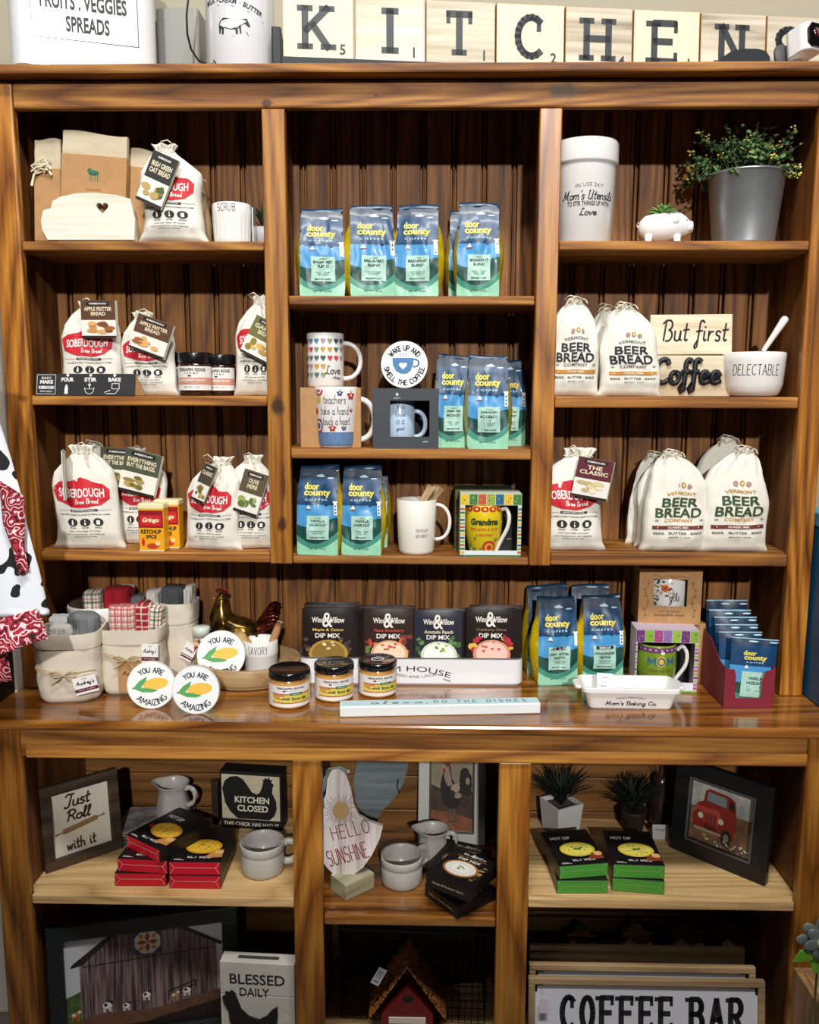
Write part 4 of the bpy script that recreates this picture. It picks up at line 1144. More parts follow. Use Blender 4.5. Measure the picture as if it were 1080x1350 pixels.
mb = MB(); SG = M('#6f9a4b', .5, var=.35, vscale=60); rnd = random.Random(9)
for ring, (n, el, ln, w_) in enumerate(((9, 12, .036, .011), (8, 30, .033, .011), (6, 52, .027, .010), (4, 74, .020, .008))):
    for i in range(n):
        a = 2*math.pi*(i+.5*ring)/n+rnd.uniform(-.15, .15); e = R(el+rnd.uniform(-6, 6)); L_ = ln*rnd.uniform(.85, 1.1)
        d = Vector((math.cos(a)*math.cos(e), math.sin(a)*math.cos(e)*.75, math.sin(e))); sd_ = Vector((-math.sin(a), math.cos(a), 0))
        c0 = Vector((-W*.04, 0, H*.92)); nn = d.cross(sd_)
        pts = [c0+d*L_*q-nn*.004*math.sin(q*3.1)*0 for q in (0, .3, .6, .85, 1)]
        vs = []
        for p, ww in zip(pts, (w_*.45, w_*.9, w_, w_*.6, .0006)): vs += [p-sd_*ww/2, p+nn*ww*-.25, p+sd_*ww/2, p+nn*ww*.12]
        fs = []
        for j in range(4):
            for q in range(4): fs.append((j*4+q, j*4+(q+1) % 4, j*4+4+(q+1) % 4, j*4+4+q))
        mb.add(vs, fs, SG, True)
mb.build('succulent', t)
# bucket with plant
xa, W, H = fit(952, 1035, 224, .045, z)
xt, WT, _ = fit(944, 1047, 224, .030, z)
t = thing('metal_bucket', 'grey galvanised bucket on the top right shelf', 'bucket', (xa, .085, z), 0)
ZN = M('#b4b7b9', .36, metal=.75, bump=.1, bscale=40, var=.25, vscale=9)
rb, rt = W/2*.97, WT/2*.98
mb = MB(); mb.lathe([(.0005, .003), (rb*.96, .003), (rb, 0), (rb*1.005, .006), (rt*.985, H*.955), (rt, H*.965), (rt*1.02, H*.975), (rt*1.02, H*.99), (rt, H), (rt*.97, H*.985), (rb*.96, .01), (.0005, .01)], ZN, 56, cap=False); mb.build('pail', t)
mb = MB(); mb.lathe([(.0005, H*.86), (rt*.93, H*.86), (rt*.93, H*.9), (.0005, H*.91)], M('#241a12', .95), 24, cap=False); mb.build('soil', t)
pl = thing('flowering_plant', 'bushy green plant with tiny yellow flowers growing out of the grey bucket', 'plant', (xa, .085, z+H*.91))
rnd = random.Random(21)
stems = MB(); leaves = MB(); flow = MB()
LG = [M('#3d5a2e', .55), M('#587a42', .55), M('#2f4a28', .55), M('#6d8a52', .55)]; YF = M('#e8cf3e', .6); YW = M('#efe8a8', .6); STM = M('#4a4a2c', .7)
kpx = 1/ (1100/1.85)
for i in range(120):
    a = rnd.uniform(0, 6.28); el = rnd.uniform(.1, 1.45); L_ = rnd.uniform(.055, .135)
    tip = Vector((math.cos(a)*math.cos(el)*L_*1.25-.015, max(-.075, min(.068, math.sin(a)*math.cos(el)*L_*.8)), math.sin(el)*L_*.92-.014*(1 if el < .3 else 0)))
    if tip.x > .088: tip.x = .088
    if tip.x < -.11: tip.x = -.11
    base_ = Vector((math.cos(a)*.03, math.sin(a)*.03, -.008))
    mid = base_.lerp(tip, .5)+Vector((0, 0, .016))
    pts = [base_, mid, tip]
    pts = [base_.lerp(mid, q) if q <= 1 else mid.lerp(tip, q-1) for q in (0, .5, 1, 1.5, 2)]
    stems.tube(pts, [.0011, .001, .0009, .0007, .0004], STM, 4)
    for k in range(11):
        q = rnd.uniform(.7, 2.02); p = base_.lerp(mid, q) if q <= 1 else mid.lerp(tip, q-1)
        s_ = rnd.uniform(.0035, .0072)
        rot = Matrix.Rotation(rnd.uniform(0, 6.28), 3, 'Z') @ Matrix.Rotation(rnd.uniform(-1.2, 1.2), 3, 'X') @ Matrix.Rotation(rnd.uniform(-1.2, 1.2), 3, 'Y')
        off = rot @ Vector((s_*1.2, 0, 0))
        vs = [rot @ Vector(v)+p+off for v in ((-s_, 0, 0), (-s_*.3, s_*.75, .001), (s_*.6, s_*.6, .001), (s_, 0, 0), (s_*.6, -s_*.6, .001), (-s_*.3, -s_*.75, .001), (0, 0, -.001))]
        leaves.add(vs, [(6, j, (j+1) % 6) for j in range(6)], LG[rnd.randrange(4)], True)
    if rnd.random() < .30:
        flow = MB()
        for k in range(5):
            c = tip+Vector((rnd.uniform(-.007, .007), rnd.uniform(-.007, .007), rnd.uniform(-.004, .007)))
            flow.ball(c, (.0026, .0026, .002), YF if rnd.random() < .7 else YW, 6)
        flow.build('yellow_flowers', pl)
stems.build('stems', pl); leaves.build('leaves', pl, solid=.0003)

# =================================================================== left column, second shelf
z = SH['L2']
xc, W, H = fit(68, 152, 395, .030, z)
TB = '#5b3a24'
sober_sack(xc, .070, z, W*1.08, H, 'flour sack with an upright brown fritter tag above the black card sign', 3, tags=[(.42, .80, .50, .39, 0, TB, ['APPLE FRITTER', 'BREAD'], FOODB)], D=.055)
xc, W, H = fit(150, 224, 409, .030, z)
sober_sack(xc-.001, .068, z, W*1.12, H, 'flour sack with a tilted brown fritter tag beside the dark jars', 4, tags=[(.28, .70, .58, .42, 20, TB, ['APPLE FRITTER', 'BREAD'], FOODB)], D=.05)
xc, W, H = fit(303, 362, 388, .030, z)
sober_sack(xc, .066, z, W*1.10, H, 'flour sack with an olive tag tucked behind the stile on the left second shelf', 5, tags=[(.35, .56, .60, .40, 27, '#6b6a35', ['GARLIC', 'BREAD'], ['#d9b25a', '#b98f3c', '#e6d08c', '#8b7a30'])], D=.05, lean=.05)
# folded card sign
xa = P(46, 510, .003)[0]; xb = P(178, 510, .003)[0]; hh = P(110, 493, .008)[1]-z
t = thing('folded_card_sign', 'long black folded card explaining pour stir bake in front of the sacks', 'sign', ((xa+xb)/2, .008, z+.0005))
W = xb-xa; CB = M('#17181a', .55)
def slant(a, b, l): return Vector((a+(0), -.006-l+b/hh*.010, b))
mb = MB()
mb.add([(-W/2, -.006, 0), (W/2, -.006, 0), (W/2, .004, hh), (-W/2, .004, hh), (-W/2, .022, 0), (W/2+.012, .022, 0)], [(0, 1, 2, 3), (5, 4, 3, 2), (1, 5, 2), (4, 0, 3)], CB)
mb.build('card', t)
mb = MB(); mb.add([(W/2+.0003, -.006, 0), (W/2+.012, .021, .0005), (W/2+.0004, .004, hh)], [(0, 1, 2)], KRAFT); mb.build('card_end', t, solid=.0006)
mb = MB(); LT = M('#d9d9d6', .6)
mb.line([(-W*.485, hh*.06), (-W*.30, hh*.06), (-W*.30, hh*.95), (-W*.485, hh*.95)], .0008, slant, LT, .0006, True)
mb.text('EASY', -W*.39, hh*.80, W*.10, hh*.10, slant, LT, .02); mb.text('MAKE', -W*.39, hh*.62, W*.13, hh*.17, slant, LT, .05); mb.text('SOBERDOUGH', -W*.39, hh*.36, W*.155, hh*.15, slant, LT, .05); mb.text('BREW BREAD', -W*.39, hh*.18, W*.12, hh*.08, slant, LT)
for i, (s_, cx) in enumerate((('POUR', -.18), ('STIR', .05), ('BAKE', .29))):
    mb.ell(W*cx, hh*.93, hh*.07, hh*.07, slant, LT, .0006, 10); mb.text(s_, W*cx, hh*.73, W*.125, hh*.19, slant, LT, .05)
cx = -.19*W; mb.poly([(cx-.0035, hh*.06), (cx+.0035, hh*.06), (cx+.0035, hh*.34), (cx+.0012, hh*.5), (cx-.0012, hh*.5), (cx-.0035, hh*.34)], slant, LT, .0006)
cx = .04*W; mb.line([(cx-.010, hh*.36), (cx-.008, hh*.16), (cx-.003, hh*.07), (cx+.003, hh*.07), (cx+.008, hh*.16), (cx+.010, hh*.36)], .0011, slant, LT); mb.line([(cx-.010, hh*.30), (cx+.010, hh*.30)], .0008, slant, LT); mb.line([(cx, hh*.34), (cx, hh*.6)], .0014, slant, LT); mb.ell(cx, hh*.48, .003, .002, slant, LT)
cx = .27*W; mb.line([(cx-.013, hh*.08), (cx+.006, hh*.08), (cx+.014, hh*.30), (cx+.014, hh*.55), (cx-.001, hh*.55), (cx-.001, hh*.30)], .0012, slant, LT); mb.line([(cx-.001, hh*.30), (cx+.014, hh*.30)], .001, slant, LT); mb.line([(cx-.016, hh*.14), (cx-.004, hh*.24)], .0014, slant, LT)
mb.build('card_lettering', t)
# dark jars
def cream_jar(px0, px1, pyt, Y, label):
    xc, W, H = fit(px0, px1, pyt, Y, z); r = W/2
    t = thing('jar', label, 'jar', (xc, Y+r, z), 0, 'dark lidded jars on the left second shelf')
    mb = MB(); mb.lathe([(.0005, 0), (r*.9, 0), (r*.98, .003), (r, .01), (r, H*.70), (r*.94, H*.75), (r*.9, H*.76), (.0005, H*.76)], M('#2b1511', .12, coat=.7), 40, cap=False); mb.build('glass_body', t)
    mb = MB(); mb.lathe([(.0005, H*.765), (r*.97, H*.765), (r*.99, H*.78), (r*.99, H*.97), (r*.96, H), (.0005, H)], M('#141314', .3, coat=.4), 48, cap=False, fn=lambda q, zz, a: q*(1-.012*(math.sin(a*40) > 0)) if .79*H < zz < .98*H else q)
    mb.build('lid', t)
    mb = MB(); fn = cyl(r)
    mb.rect(-r*1.35, H*.13, r*1.35, H*.68, fn, M('#e6e3de', .5), .0005, 24, 1)
    mb.rect(-r*1.35, H*.26, r*1.35, H*.42, fn, M('#c8907c', .5), .0009, 24, 1)
    mb.text('TERRAPIN RIDGE', 0, H*.60, r*1.7, H*.075, fn, INK, .03, lift=.0008); mb.text('F A R M S', 0, H*.52, r*.8, H*.035, fn, INK, .01, lift=.0008)
    mb.ell(-r*.1, H*.46, r*.12, H*.02, fn, INK, .0008, 8)
    mb.text('BLACKBERRY SAUCE', 0, H*.36, r*1.6, H*.05, fn, WHITE, .02, lift=.0012); mb.text('NET WT 11 OZ', 0, H*.20, r*.9, H*.03, fn, INK, .01, lift=.0008)
    mb.build('jar_label', t)
cream_jar(229, 274, 464, .026, 'dark jar with white label standing in front of two others')
cream_jar(217, 258, 466, .090, 'dark jar hidden behind the left side of the front jar')
cream_jar(267, 306, 467, .060, 'dark jar standing right of the front jar beside the olive tagged sack')

# =================================================================== centre column, second shelf
z = SH['C2']
# kraft mug box behind the teacher mug
xa = P(396, 550, .035)[0]; xb = P(476, 550, .035)[0]; hb = P(436, 511, .035)[1]-z
t = thing('mug_carton', 'plain kraft carton under the hearts mug, behind the teacher mug', 'box', ((xa+xb)/2, .035+.05, z))
mb = MB(); mb.box((0, 0, hb/2), (xb-xa, .10, hb), KRAFT); mb.build('carton', t, bevel=.0012)
mb = MB(); mb.box((0, -.001, hb+.0001), (.012, .098, .0006), M('#c9a676', .7)); mb.box(((xb-xa)*.30, -.0503, hb*.5), (.014, .0006, hb*.85), M('#2d2823', .6)); mb.build('carton_trim', t)
BXT = z+hb+.0008
# hearts mug
xc, W, H = fit(401, 451, 438, .045, BXT); r = W/2
t = thing('mug', 'tall white mug with rows of coloured hearts on top of the kraft carton', 'mug', (xc, .045+r, BXT))
MW = M('#e8e5e0', .15, coat=.5)
mug(t, r, H, MW, [(r*.9, 0), (r*.96, .002), (r, .006), (r, H*.98)], hout=r*.95, hz=(.16, .82), hr=.0050)
mb = MB(); fn = cyl(r); rnd = random.Random(2)
HC = [M(c, .5) for c in ('#c6474e', '#5f87a8', '#8c9a72', '#d98b86', '#3e5468', '#b58ba0', '#c79a4a', '#7d6a5a', '#54707a')]
for row in range(5):
    for k in range(-3, 4):
        if row >= 3 and k > 0: continue
        hp = heart(0, 0, 1, 14); cx = k*r*.36; cy = H*(.85-.155*row)
        mb.poly([(cx+a*r*.145, cy+b*H*.062) for a, b in hp], fn, HC[rnd.randrange(9)], .0006)
mb.pen('Love', r*.58, H*.32, r*.85, H*.15, .0017, fn, INK, HF, .15, gap=.08, lift=.0008); mb.pen('Always', r*.75, H*.17, r*.45, H*.06, .0009, fn, INK, HF, .15, gap=.08)
mb.build('printed_hearts', t)
# teacher mug
xc, W, H = fit(411, 470, 510, .004, z); r = W/2
t = thing('mug', 'white latte mug with teacher lettering and a blue patterned base', 'mug', (xc, .004+r*1.02, z+.0005))
tp = [(r*.70, 0), (r*.80, .002), (r*.84, .008), (r*.87, H*.27), (r*.93, H*.5), (r*.98, H*.8), (r, H*.985)]
mug(t, r, H, MW, tp, hout=r*.80, hz=(.12, .80), hr=.0062)
rf = lambda b: lin([(zz, q) for q, zz in tp], b)
mb = MB(); fn = cyl(rf)
BLU = M('#5b7ba6', .4); BL2 = M('#8aa3c4', .4)
mb.rect(-r*2.4, .004, r*2.4, H*.26, fn, BLU, .0005, 40, 4)
for k in range(-4, 5):
    for q in (.10, .19):
        cx = (k+.5*(q > .15))*r*.36
        for rr in (1, .55): mb.line(arcpts(cx, H*q, r*.13*rr, H*.05*rr, 0, 360, 12), .0008, fn, BL2, .0009)
mb.pen('teachers', 0, H*.80, r*1.05, H*.15, .0011, fn, INK, HF, .05, gap=.12); mb.pen('take a hand', 0, H*.62, r*1.35, H*.14, .0011, fn, INK, HF, .05, gap=.12)
mb.pen('& touch a heart'.replace('&', 't'), 0, H*.45, r*1.45, H*.14, .0011, fn, INK, HF, .05, gap=.12)
mb.build('printed_message', t)
mb = MB(); RD = M('#b8342f', .45); YL = M('#d9b440', .45); NV = M('#2d4a82', .45)
def star(cx, cy, s_, mat, n=5):
    for k in range(n): a = R(90+360*k/n); mb.ell(cx+math.cos(a)*s_*.5, cy+math.sin(a)*s_*.5, s_*.30*abs(math.cos(a))+s_*.14, s_*.30*abs(math.sin(a))+s_*.14, fn, mat, .0006, 10)
    mb.ell(cx, cy, s_*.2, s_*.2, fn, WHITE, .0010, 8)
star(r*.25, H*.90, r*.17, NV); star(-r*.1, H*.33, r*.2, RD); star(r*.42, H*.33, r*.14, NV); star(r*.80, H*.86, r*.24, RD); star(r*.8, H*.62, r*.12, RD)
mb.rect(-r*.95, H*.74, -r*.68, H*.84, fn, YL, .0006, 4); mb.ell(-r*1.0, H*.60, r*.12, H*.05, fn, RD, .0006, 12)
for s_, c in ((.28, '#8b3a6a'), (.20, '#efe9da'), (.13, '#3e5e9e')): mb.ell(-r*.85, H*.36, r*s_, H*s_*.42, fn, M(c, .45), .0006+(.28-s_)*.004, 14)
for s_, c in ((.26, '#b8342f'), (.18, '#efe9da'), (.11, '#8b3a6a')): mb.ell(-r*.80, H*.95, r*s_, H*s_*.38, fn, M(c, .45), .0006+(.28-s_)*.004, 14, a0=180, a1=360)
mb.build('printed_flowers', t)
# grey mug box with window
xa = P(491, 550, .012)[0]; xb = P(578, 550, .012)[0]; hb = P(535, 512, .012)[1]-z; W = xb-xa
t = thing('mug_gift_box', 'dark grey gift box with a window showing a pale blue mug', 'box', ((xa+xb)/2, .012+.05, z), R(1))
GB = M('#3c3f45', .5)
boxed(t, W, hb, .10, GB, -W*.235, W*.36, hb*.20, hb*.80, M('#15161a', .6))
mb = MB(); fn = front(-.0505); mb.text('BARISTA', -W*.13, hb*.84, .014, .0022, fn, WHITE, lift=.0005); mb.ell(-W*.13, hb*.90, .0025, .003, fn, WHITE, .0005, 8); mb.text('coffee', W*.30, hb*.12, .012, .003, fn, WHITE, lift=.0005); mb.build('box_lettering', t)
m2 = thing('mug', 'pale blue lettered mug seen through the window of the dark grey box', 'mug', ((xa+xb)/2-W*.10, .012+.050, z+.0022))
r = W*.24; H = hb*.80
mug(m2, r, H, M('#b9cfe6', .25, coat=.3), [(r*.95, 0), (r, .003), (r, H*.98)], hout=r*.75, hz=(.2, .75), hr=.005)
mb = MB(); fn = cyl(r); 
for i, s_ in enumerate(('this', 'house', 'is a', 'good', 'home')): mb.pen(s_, r*.1, H*(.86-.16*i), r*(.5+.12*(len(s_) > 4)), H*.11, .0008, fn, INK, HF, .1, gap=.1)
mb.build('lettering', m2)
# wake up disc
GBT = z+hb+.0008
xc, W, H = fit(502, 564, 453, .030, GBT); r = W/2
def disc(t, r, tilt, art, edge_mat=None):
    mb = MB(); n = 48
    mb.prism([(r*math.cos(2*math.pi*i/n), r+r*math.sin(2*math.pi*i/n)) for i in range(n)], -.003, .003, edge_mat or M('#dfdfdd', .4)); o = mb.build('plaque', t, bevel=.0008)
    mb = MB(); fn = front(-.003); mb.ell(0, r, r*.955, r*.955, fn, M('#eef1f1', .35), .0003, 48); art(mb, fn, r); mb.build('plaque_print', t)
    mb = MB(); mb.box((0, .016, r*.45), (.003, .026, r*.85), M('#c9a676', .7)); mb.build('easel_foot', t)
t = thing('round_plaque', 'round white plaque with a blue coffee cup standing on the grey gift box', 'plaque', (xc, .045, GBT), 0, rx=R(-5))
def wake(mb, fn, r):
    CB_ = M('#2f6fa3', .45)
    mb.poly([(-r*.52, r*1.28), (-r*.50, r*.98), (-r*.36, r*.72), (-r*.15, r*.60), (r*.1, r*.60), (r*.28, r*.74), (r*.38, r*1.0), (r*.40, r*1.28)], fn, CB_, .0006)
    mb.line(arcpts(r*.44, r*1.06, r*.18, r*.16, 110, -110, 10), r*.07, fn, CB_, .0006)
    mb.poly(heart(-r*.06, r*.95, r*.17), fn, WHITE, .001)
    for k in (-1, 0, 1): mb.line([(k*r*.12-r*.04, r*1.34), (k*r*.12-r*.08, r*1.42), (k*r*.12-r*.02, r*1.50)], r*.025, fn, CB_, .0006)
    mb.pen('WAKE UP AND', 0, r*1.70, r*1.45, r*.22, r*.045, fn, INK, arc=r*.78)
    # lower words on a curve that opens upward
    flip = lambda a, b, l: fn(-a, 2*r-b, l)
    st, a, b, c, d = layout('SMELL THE COFFEE', SF, .22)
    for q in st:
        out = []
        for p, s_ in q:
            u = ((p-a)/(b-a)-.5)*r*2.2; v = ((s_-c)/(d-c)-.5)*r*.2; th = u/(r*.78); rr = r*.78-v
            out.append((rr*math.sin(th), r-rr*math.cos(th)))
        mb.line(out, r*.045, fn, INK, .0006)
disc(t, r, 0, wake)
JM = ['JAMAICAN', 'ME CRAZY']
pouch_at(575, 622, 468, .052, z, JM, 'jamaican me crazy pouch on the left, behind its neighbour on the second centre shelf', -3, 11)
pouch_at(618, 673, 469, .012, z, JM, 'jamaican me crazy pouch at the front of the second centre shelf', -2, 12)
pouch_at(650, 694, 474, .115, z, JM, 'coffee pouch peeking out on the right, behind the front jamaican me crazy pouch', 4, 13)

# =================================================================== right column, second shelf
z = SH['R2']
xc, W, H = fit(724, 797, 392, .012, z)
beer_sack(xc, .045, z, W*1.04, H, 'white beer bread sack with navy letters against the stile on the right second shelf', '#20242e', '#c2872c', 'GARLIC HERB', 1, D=.055)
xc, W, H = fit(795, 880, 400, .012, z)
beer_sack(xc, .045, z, W*1.02, H, 'white beer bread sack with navy letters leaning beside the coffee sign', '#20242e', '#c2872c', 'GARLIC HERB', 2, D=.055, rz=R(-3), lean=-.06)
xc, W, H = fit(772, 830, 403, .10, z)
beer_sack(xc, .125, z, W, H, 'shaded sack top showing between the two navy lettered beer bread sacks', '#20242e', AMB, '', 5, D=.05, pr=False)
# but first coffee sign
xa = P(858, 470, .070)[0]; xb = P(966, 470, .070)[0]; W = xb-xa; H = P(912, 414, .075)[1]-z
t = thing('wooden_sign', 'pale wooden plank sign reading but first coffee behind the white sack', 'sign', ((xa+xb)/2, .072, z), R(0), rx=R(-4))
PL = wood('pale_plank', 'X', '#b59c7a', '#d8c6a4', '#e9dcc0', ring=6, rough=.6, coat=0, knots=False)
mb = MB(); mb.box((0, 0, H*.755), (W, .012, H*.485), PL); mb.build('upper_plank', t, bevel=.0015, rot=(0, R(-.6), 0))
mb = MB(); mb.box((-.002, 0, H*.25), (W, .012, H*.50), PL); mb.build('lower_plank', t, bevel=.0015)
mb = MB(); fn = front(-.006); mb.pen('But first', .006, H*.755, W*.80, H*.34, .0038, fn, INK, HF, .12, gap=.12); mb.build('painted_words', t)
st, a_, b_, c_, d_ = layout('Coffee', HF, .08); mb = MB()
mb.T = Matrix.Translation((0, -.0105, 0)) @ Matrix.Diagonal((1, .7, 1, 1))
for q_ in st: mb.tube([(-.006+((p-a_)/(b_-a_)-.5)*W*.80+((r_-c_)/(d_-c_)-.5)*H*.03, 0, H*.25+((r_-c_)/(d_-c_)-.5)*H*.40) for p, r_ in q_], .0052, M('#17171a', .5), 10)
mb.build('cut_out_word', t)
# bowl and spreader
xc, W, H = fit(967, 1052, 463, .010, z); r = W/2
t = thing('dip_bowl', 'white bowl lettered delectable at the right end of the second shelf', 'bowl', (xc, .012+r, z))
bp_ = [(r*.62, 0), (r*.78, .003), (r*.88, .012), (r*.94, .026), (r*.99, H*.8), (r, H*.98)]
mug(t, r, H, MW, bp_, hand=False, name='bowl_body', thick=.004)
mb = MB(); mb.pen('DELECTABLE', -r*.22, H*.60, r*1.46, H*.23, .0013, cyl(lambda b: lin([(zz, q) for q, zz in bp_], b)), INK, gap=.3); mb.build('lettering', t)
xs, zs = P(1036, 418, .05); xe, ze = P(1008, 458, .055)
t = thing('spreader', 'white handled spreader lettered taste standing in the delectable bowl', 'spreader', (xc, .05, z+.012))
mb = MB(); v0 = Vector((xe-xc-.004, 0, ze-z-.020)); v1 = Vector((xs-xc, -.004, zs-z-.012)); 
mb.tube([v0.lerp(v1, q) for q in (0, .1, .5, .9, .97, 1)], [.0042, .0052, .0066, .0082, .007, .003], MW, 14); mb.build('handle', t)
mb = MB(); mb.tube([v0, v0+Vector((-.012, .0, -.024))], [(.004, .001), (.005, .001)], M('#b8b8ba', .25, metal=1), 8); mb.build('blade', t)

# =================================================================== left column, third shelf
z = SH['L3']
EB = '#4a5040'; EVB = ['EVERYTHING', 'BUT THE BAGEL']
xc, W, H = fit(58, 150, 588, .010, z)
sober_sack(xc, .046, z, W*1.06, H, 'large flour sack at the left end of the third shelf, its tag seen edge on', 6, D=.062, rz=R(4), lean=-.03)
t = bpy.data.objects[[o.name for o in bpy.data.objects if o.name.startswith('bread_mix_sack') and o.parent is None][-1]]
o = hang_tag(t, -W*.20, H*.74, -.052, W*.40, H*.45, 0, '#3a3a34', EVB, FOODG, 3, depth=1); o.rotation_euler = (0, 0, R(-74))
xc, W, H = fit(140, 210, 592, .075, z)
sober_sack(xc+.006, .108, z, W*1.10, H, 'flour sack with two everything bagel tags behind the spice tins', 7, D=.05, tags=[(-.62, .80, .58, .42, 4, EB, EVB, FOODG), (.18, .76, .62, .44, 14, EB, EVB, FOODG, .004)])
xc, W, H = fit(92, 150, 584, .125, z)
beer_sack(xc, .14, z, W, H, 'gathered top of a sack hidden behind the leftmost sack of the third shelf', '#20242e', AMB, '', 9, D=.035, pr=False, group='sourdough bread mix sacks')
xc, W, H = fit(234, 312, 604, .010, z)
sober_sack(xc, .046, z, W*1.06, H, 'slanting flour sack with a twisted cord right of the spice tins', 8, D=.055, rz=R(-8), lean=.10, tags=[(.0, .74, .22, .42, 24, '#4a4438', ['CLASSIC'], FOODG, .004)])
xc, W, H = fit(290, 362, 602, .020, z)
sober_sack(xc, .062, z, W*1.12, H, 'flour sack with a slim olive tag against the stile on the left third shelf', 9, D=.055, tags=[(.08, .62, .40, .46, 18, '#5b4f3a', ['OLIVE', 'HERB'], ['#7c8f4a', '#9aa85c', '#5f7038'])])
# spice tins
def tin(px0, px1, pyt, pyb, Y, label):
    xc, W, H = fit(px0, px1, pyt, Y, z); D = W*.62
    t = thing('spice_tin', label, 'tin', (xc, Y+D/2, z), R(-2), 'red and yellow spice tins')
    mb = MB(); mb.rbox((0, 0, H*.45), (W, D, H*.90), M('#e8a51f', .35), .003, 3); mb.build('tin_body', t)
    mb = MB(); mb.rbox((0, 0, H*.94), (W*1.02, D*1.03, H*.12), M('#efe2b2', .35), .003, 3); mb.build('lid', t)
    mb = MB(); fn = front(-D/2)
    mb.rect(-W*.48, H*.50, W*.48, H*.86, fn, M('#8c1620', .4), .0004); mb.rect(-W*.42, H*.54, W*.42, H*.76, fn, M('#c9252b', .4), .0007); mb.text('Ketchup'[:0]+'Gringo', 0, H*.65, W*.66, H*.12, fn, M('#f0dcb0'), .04, .25, .001)
    mb.text('KETCHUP', 0, H*.42, W*.80, H*.085, fn, M('#2b1508'), .04, lift=.0006); mb.text('SPICE', 0, H*.315, W*.42, H*.075, fn, M('#2b1508'), .04, lift=.0006)
    mb.ell(-W*.32, H*.20, W*.06, H*.09, fn, RED, .0006, 10); mb.ell(W*.05, H*.12, W*.24, H*.06, fn, M('#c0391f'), .0006, 12); mb.ell(W*.25, H*.18, W*.1, H*.05, fn, M('#e8d08a'), .0008, 10)
    mb.rect(-W*.48, 0.001, W*.48, H*.035, fn, M('#e8e0c8'), .0006)
    mb.build('tin_label', t)
tin(182, 216, 664, 720, .010, 'red and yellow spice tin standing in front of its twin')
tin(203, 236, 659, 712, .045, 'red and yellow spice tin partly behind its twin')

# =================================================================== centre column, third shelf
z = SH['C3']
VH = ['VANILLA', 'HAZELNUT']
pouch_at(391, 447, 617, .010, z, VH, 'vanilla hazelnut pouch at the left end of the third centre shelf', -6, 14)
pouch_at(450, 504, 618, .012, z, VH, 'vanilla hazelnut pouch second from left on the third centre shelf', -4, 15)
pouch_at(468, 512, 624, .105, z, VH, 'coffee pouch hidden behind the second vanilla hazelnut pouch', -4, 16)
# white mug with clothespins
xc, W, H = fit(522, 576, 661, .010, z); r = W/2
t = thing('mug', 'plain white mug with tiny lettering holding clothespins', 'mug', (xc, .012+r, z))
wp = [(r*.80, 0), (r*.86, .002), (r*.90, .008), (r*.95, H*.4), (r, H*.985)]
mug(t, r, H, M('#e9e5db', .2, coat=.4), wp, hout=r*.72, hz=(.25, .90), hr=.0038, hang=R(-6))
mb = MB(); fn = cyl(r*.95); mb.text("YOU'VE GOT", r*.28, H*.46, r*.62, H*.055, fn, INK, lift=.0014); mb.text('GET OVER IT', r*.28, H*.36, r*.60, H*.055, fn, INK, lift=.0014); mb.build('lettering', t)
PIN = wood('pin_wood', 'Z', '#8f7350', '#bda078', '#d8c09a', ring=4, rough=.7, coat=0, knots=False)
for i, (dx, lean, dy, tw) in enumerate(((.010, 28, 0, 0), (.022, 36, .010, 25), (.016, 33, -.009, -20), (.026, 42, .004, 10))):
    t = thing('clothespin', 'wooden clothespin sticking out of the white mug', 'clothespin', (xc+dx-.010, .012+r+dy, z+H*.80), R(tw), 'wooden clothespins in the white mug', ry=R(lean))
    for sg in (-1, 1):
        mb = MB(); mb.box((0, sg*.0032, .027), (.0085, .0042, .066), PIN); mb.build('prong', t, bevel=.0008, rot=(R(-2.5*sg), 0, 0))
    mb = MB(); mb.tube([(-.0048+.0096*(k % 2), -.004+.0013*k, .030+.001*k) for k in range(7)], .0006, M('#9a9a9c', .3, metal=1), 5); mb.build('spring', t)
mb = MB(); ps = []
for k in range(26):
    a = k*.42; ps.append((xc+.018-.045*math.cos(a*.35)+.01*math.cos(a), .075+.012*math.sin(a*.7), z+H*1.03+.012*math.sin(a*.8)))
mb.tube(ps, .0006, M('#8a6a50', .4, metal=.7), 5); o = mb.build('wire_tangle'); o['label'] = 'thin copper wire curling above the white mug with clothespins'; o['category'] = 'wire'
# grandma mug box
def pattern_box(px0, px1, pyt, Y, z, cols, label, D=.085, rz=0, seed=1, win=(.08, .94, .10, .82), dz=0):
    xc, W, H = fit(px0, px1, pyt, Y, z)
    t = thing('mug_gift_box', label, 'box', (xc, Y+D/2, z), R(rz))
    wx0, wx1, wz0, wz1 = (win[0]-.5)*W, (win[1]-.5)*W, win[2]*H, win[3]*H
    boxed(t, W, H, D, M(cols[0], .5), wx0, wx1, wz0, wz1, M('#101012', .5))
    mb = MB(); fn = front(-D/2); rnd = random.Random(seed)
    n = 7
    for i in range(n):
        a = -W/2+W*i/n; mb.rect(a+.0006, wz1+.001, a+W/n-.0006, H-.001, fn, M(cols[1+i % (len(cols)-1)], .5), .0004)
        for k in range(4): mb.ell(a+W/n*rnd.uniform(.25, .75), wz1+(H-wz1)*rnd.uniform(.2, .8), W*.012, H*.012, fn, M(rnd.choice(cols[1:]), .5), .0008, 8)
    for i in range(14):
        for sx in (-1, 1): mb.rect(sx*W*.5 if sx < 0 else wx1+.0006, H*i/14*.8, wx0-.0006 if sx < 0 else W*.5, H*(i+.55)/14*.8, fn, M(cols[1+(i+sx) % (len(cols)-1)], .5), .0004)
    mb.rect(wx0, H*.02, wx1, wz0-.001, fn, M('#dfe3ea', .4), .0004); mb.rect(wx0, 0.0005, wx1, H*.03, fn, M(cols[2], .4), .0006)
    mb.build('box_pattern', t)
    return t, xc, W, H, D
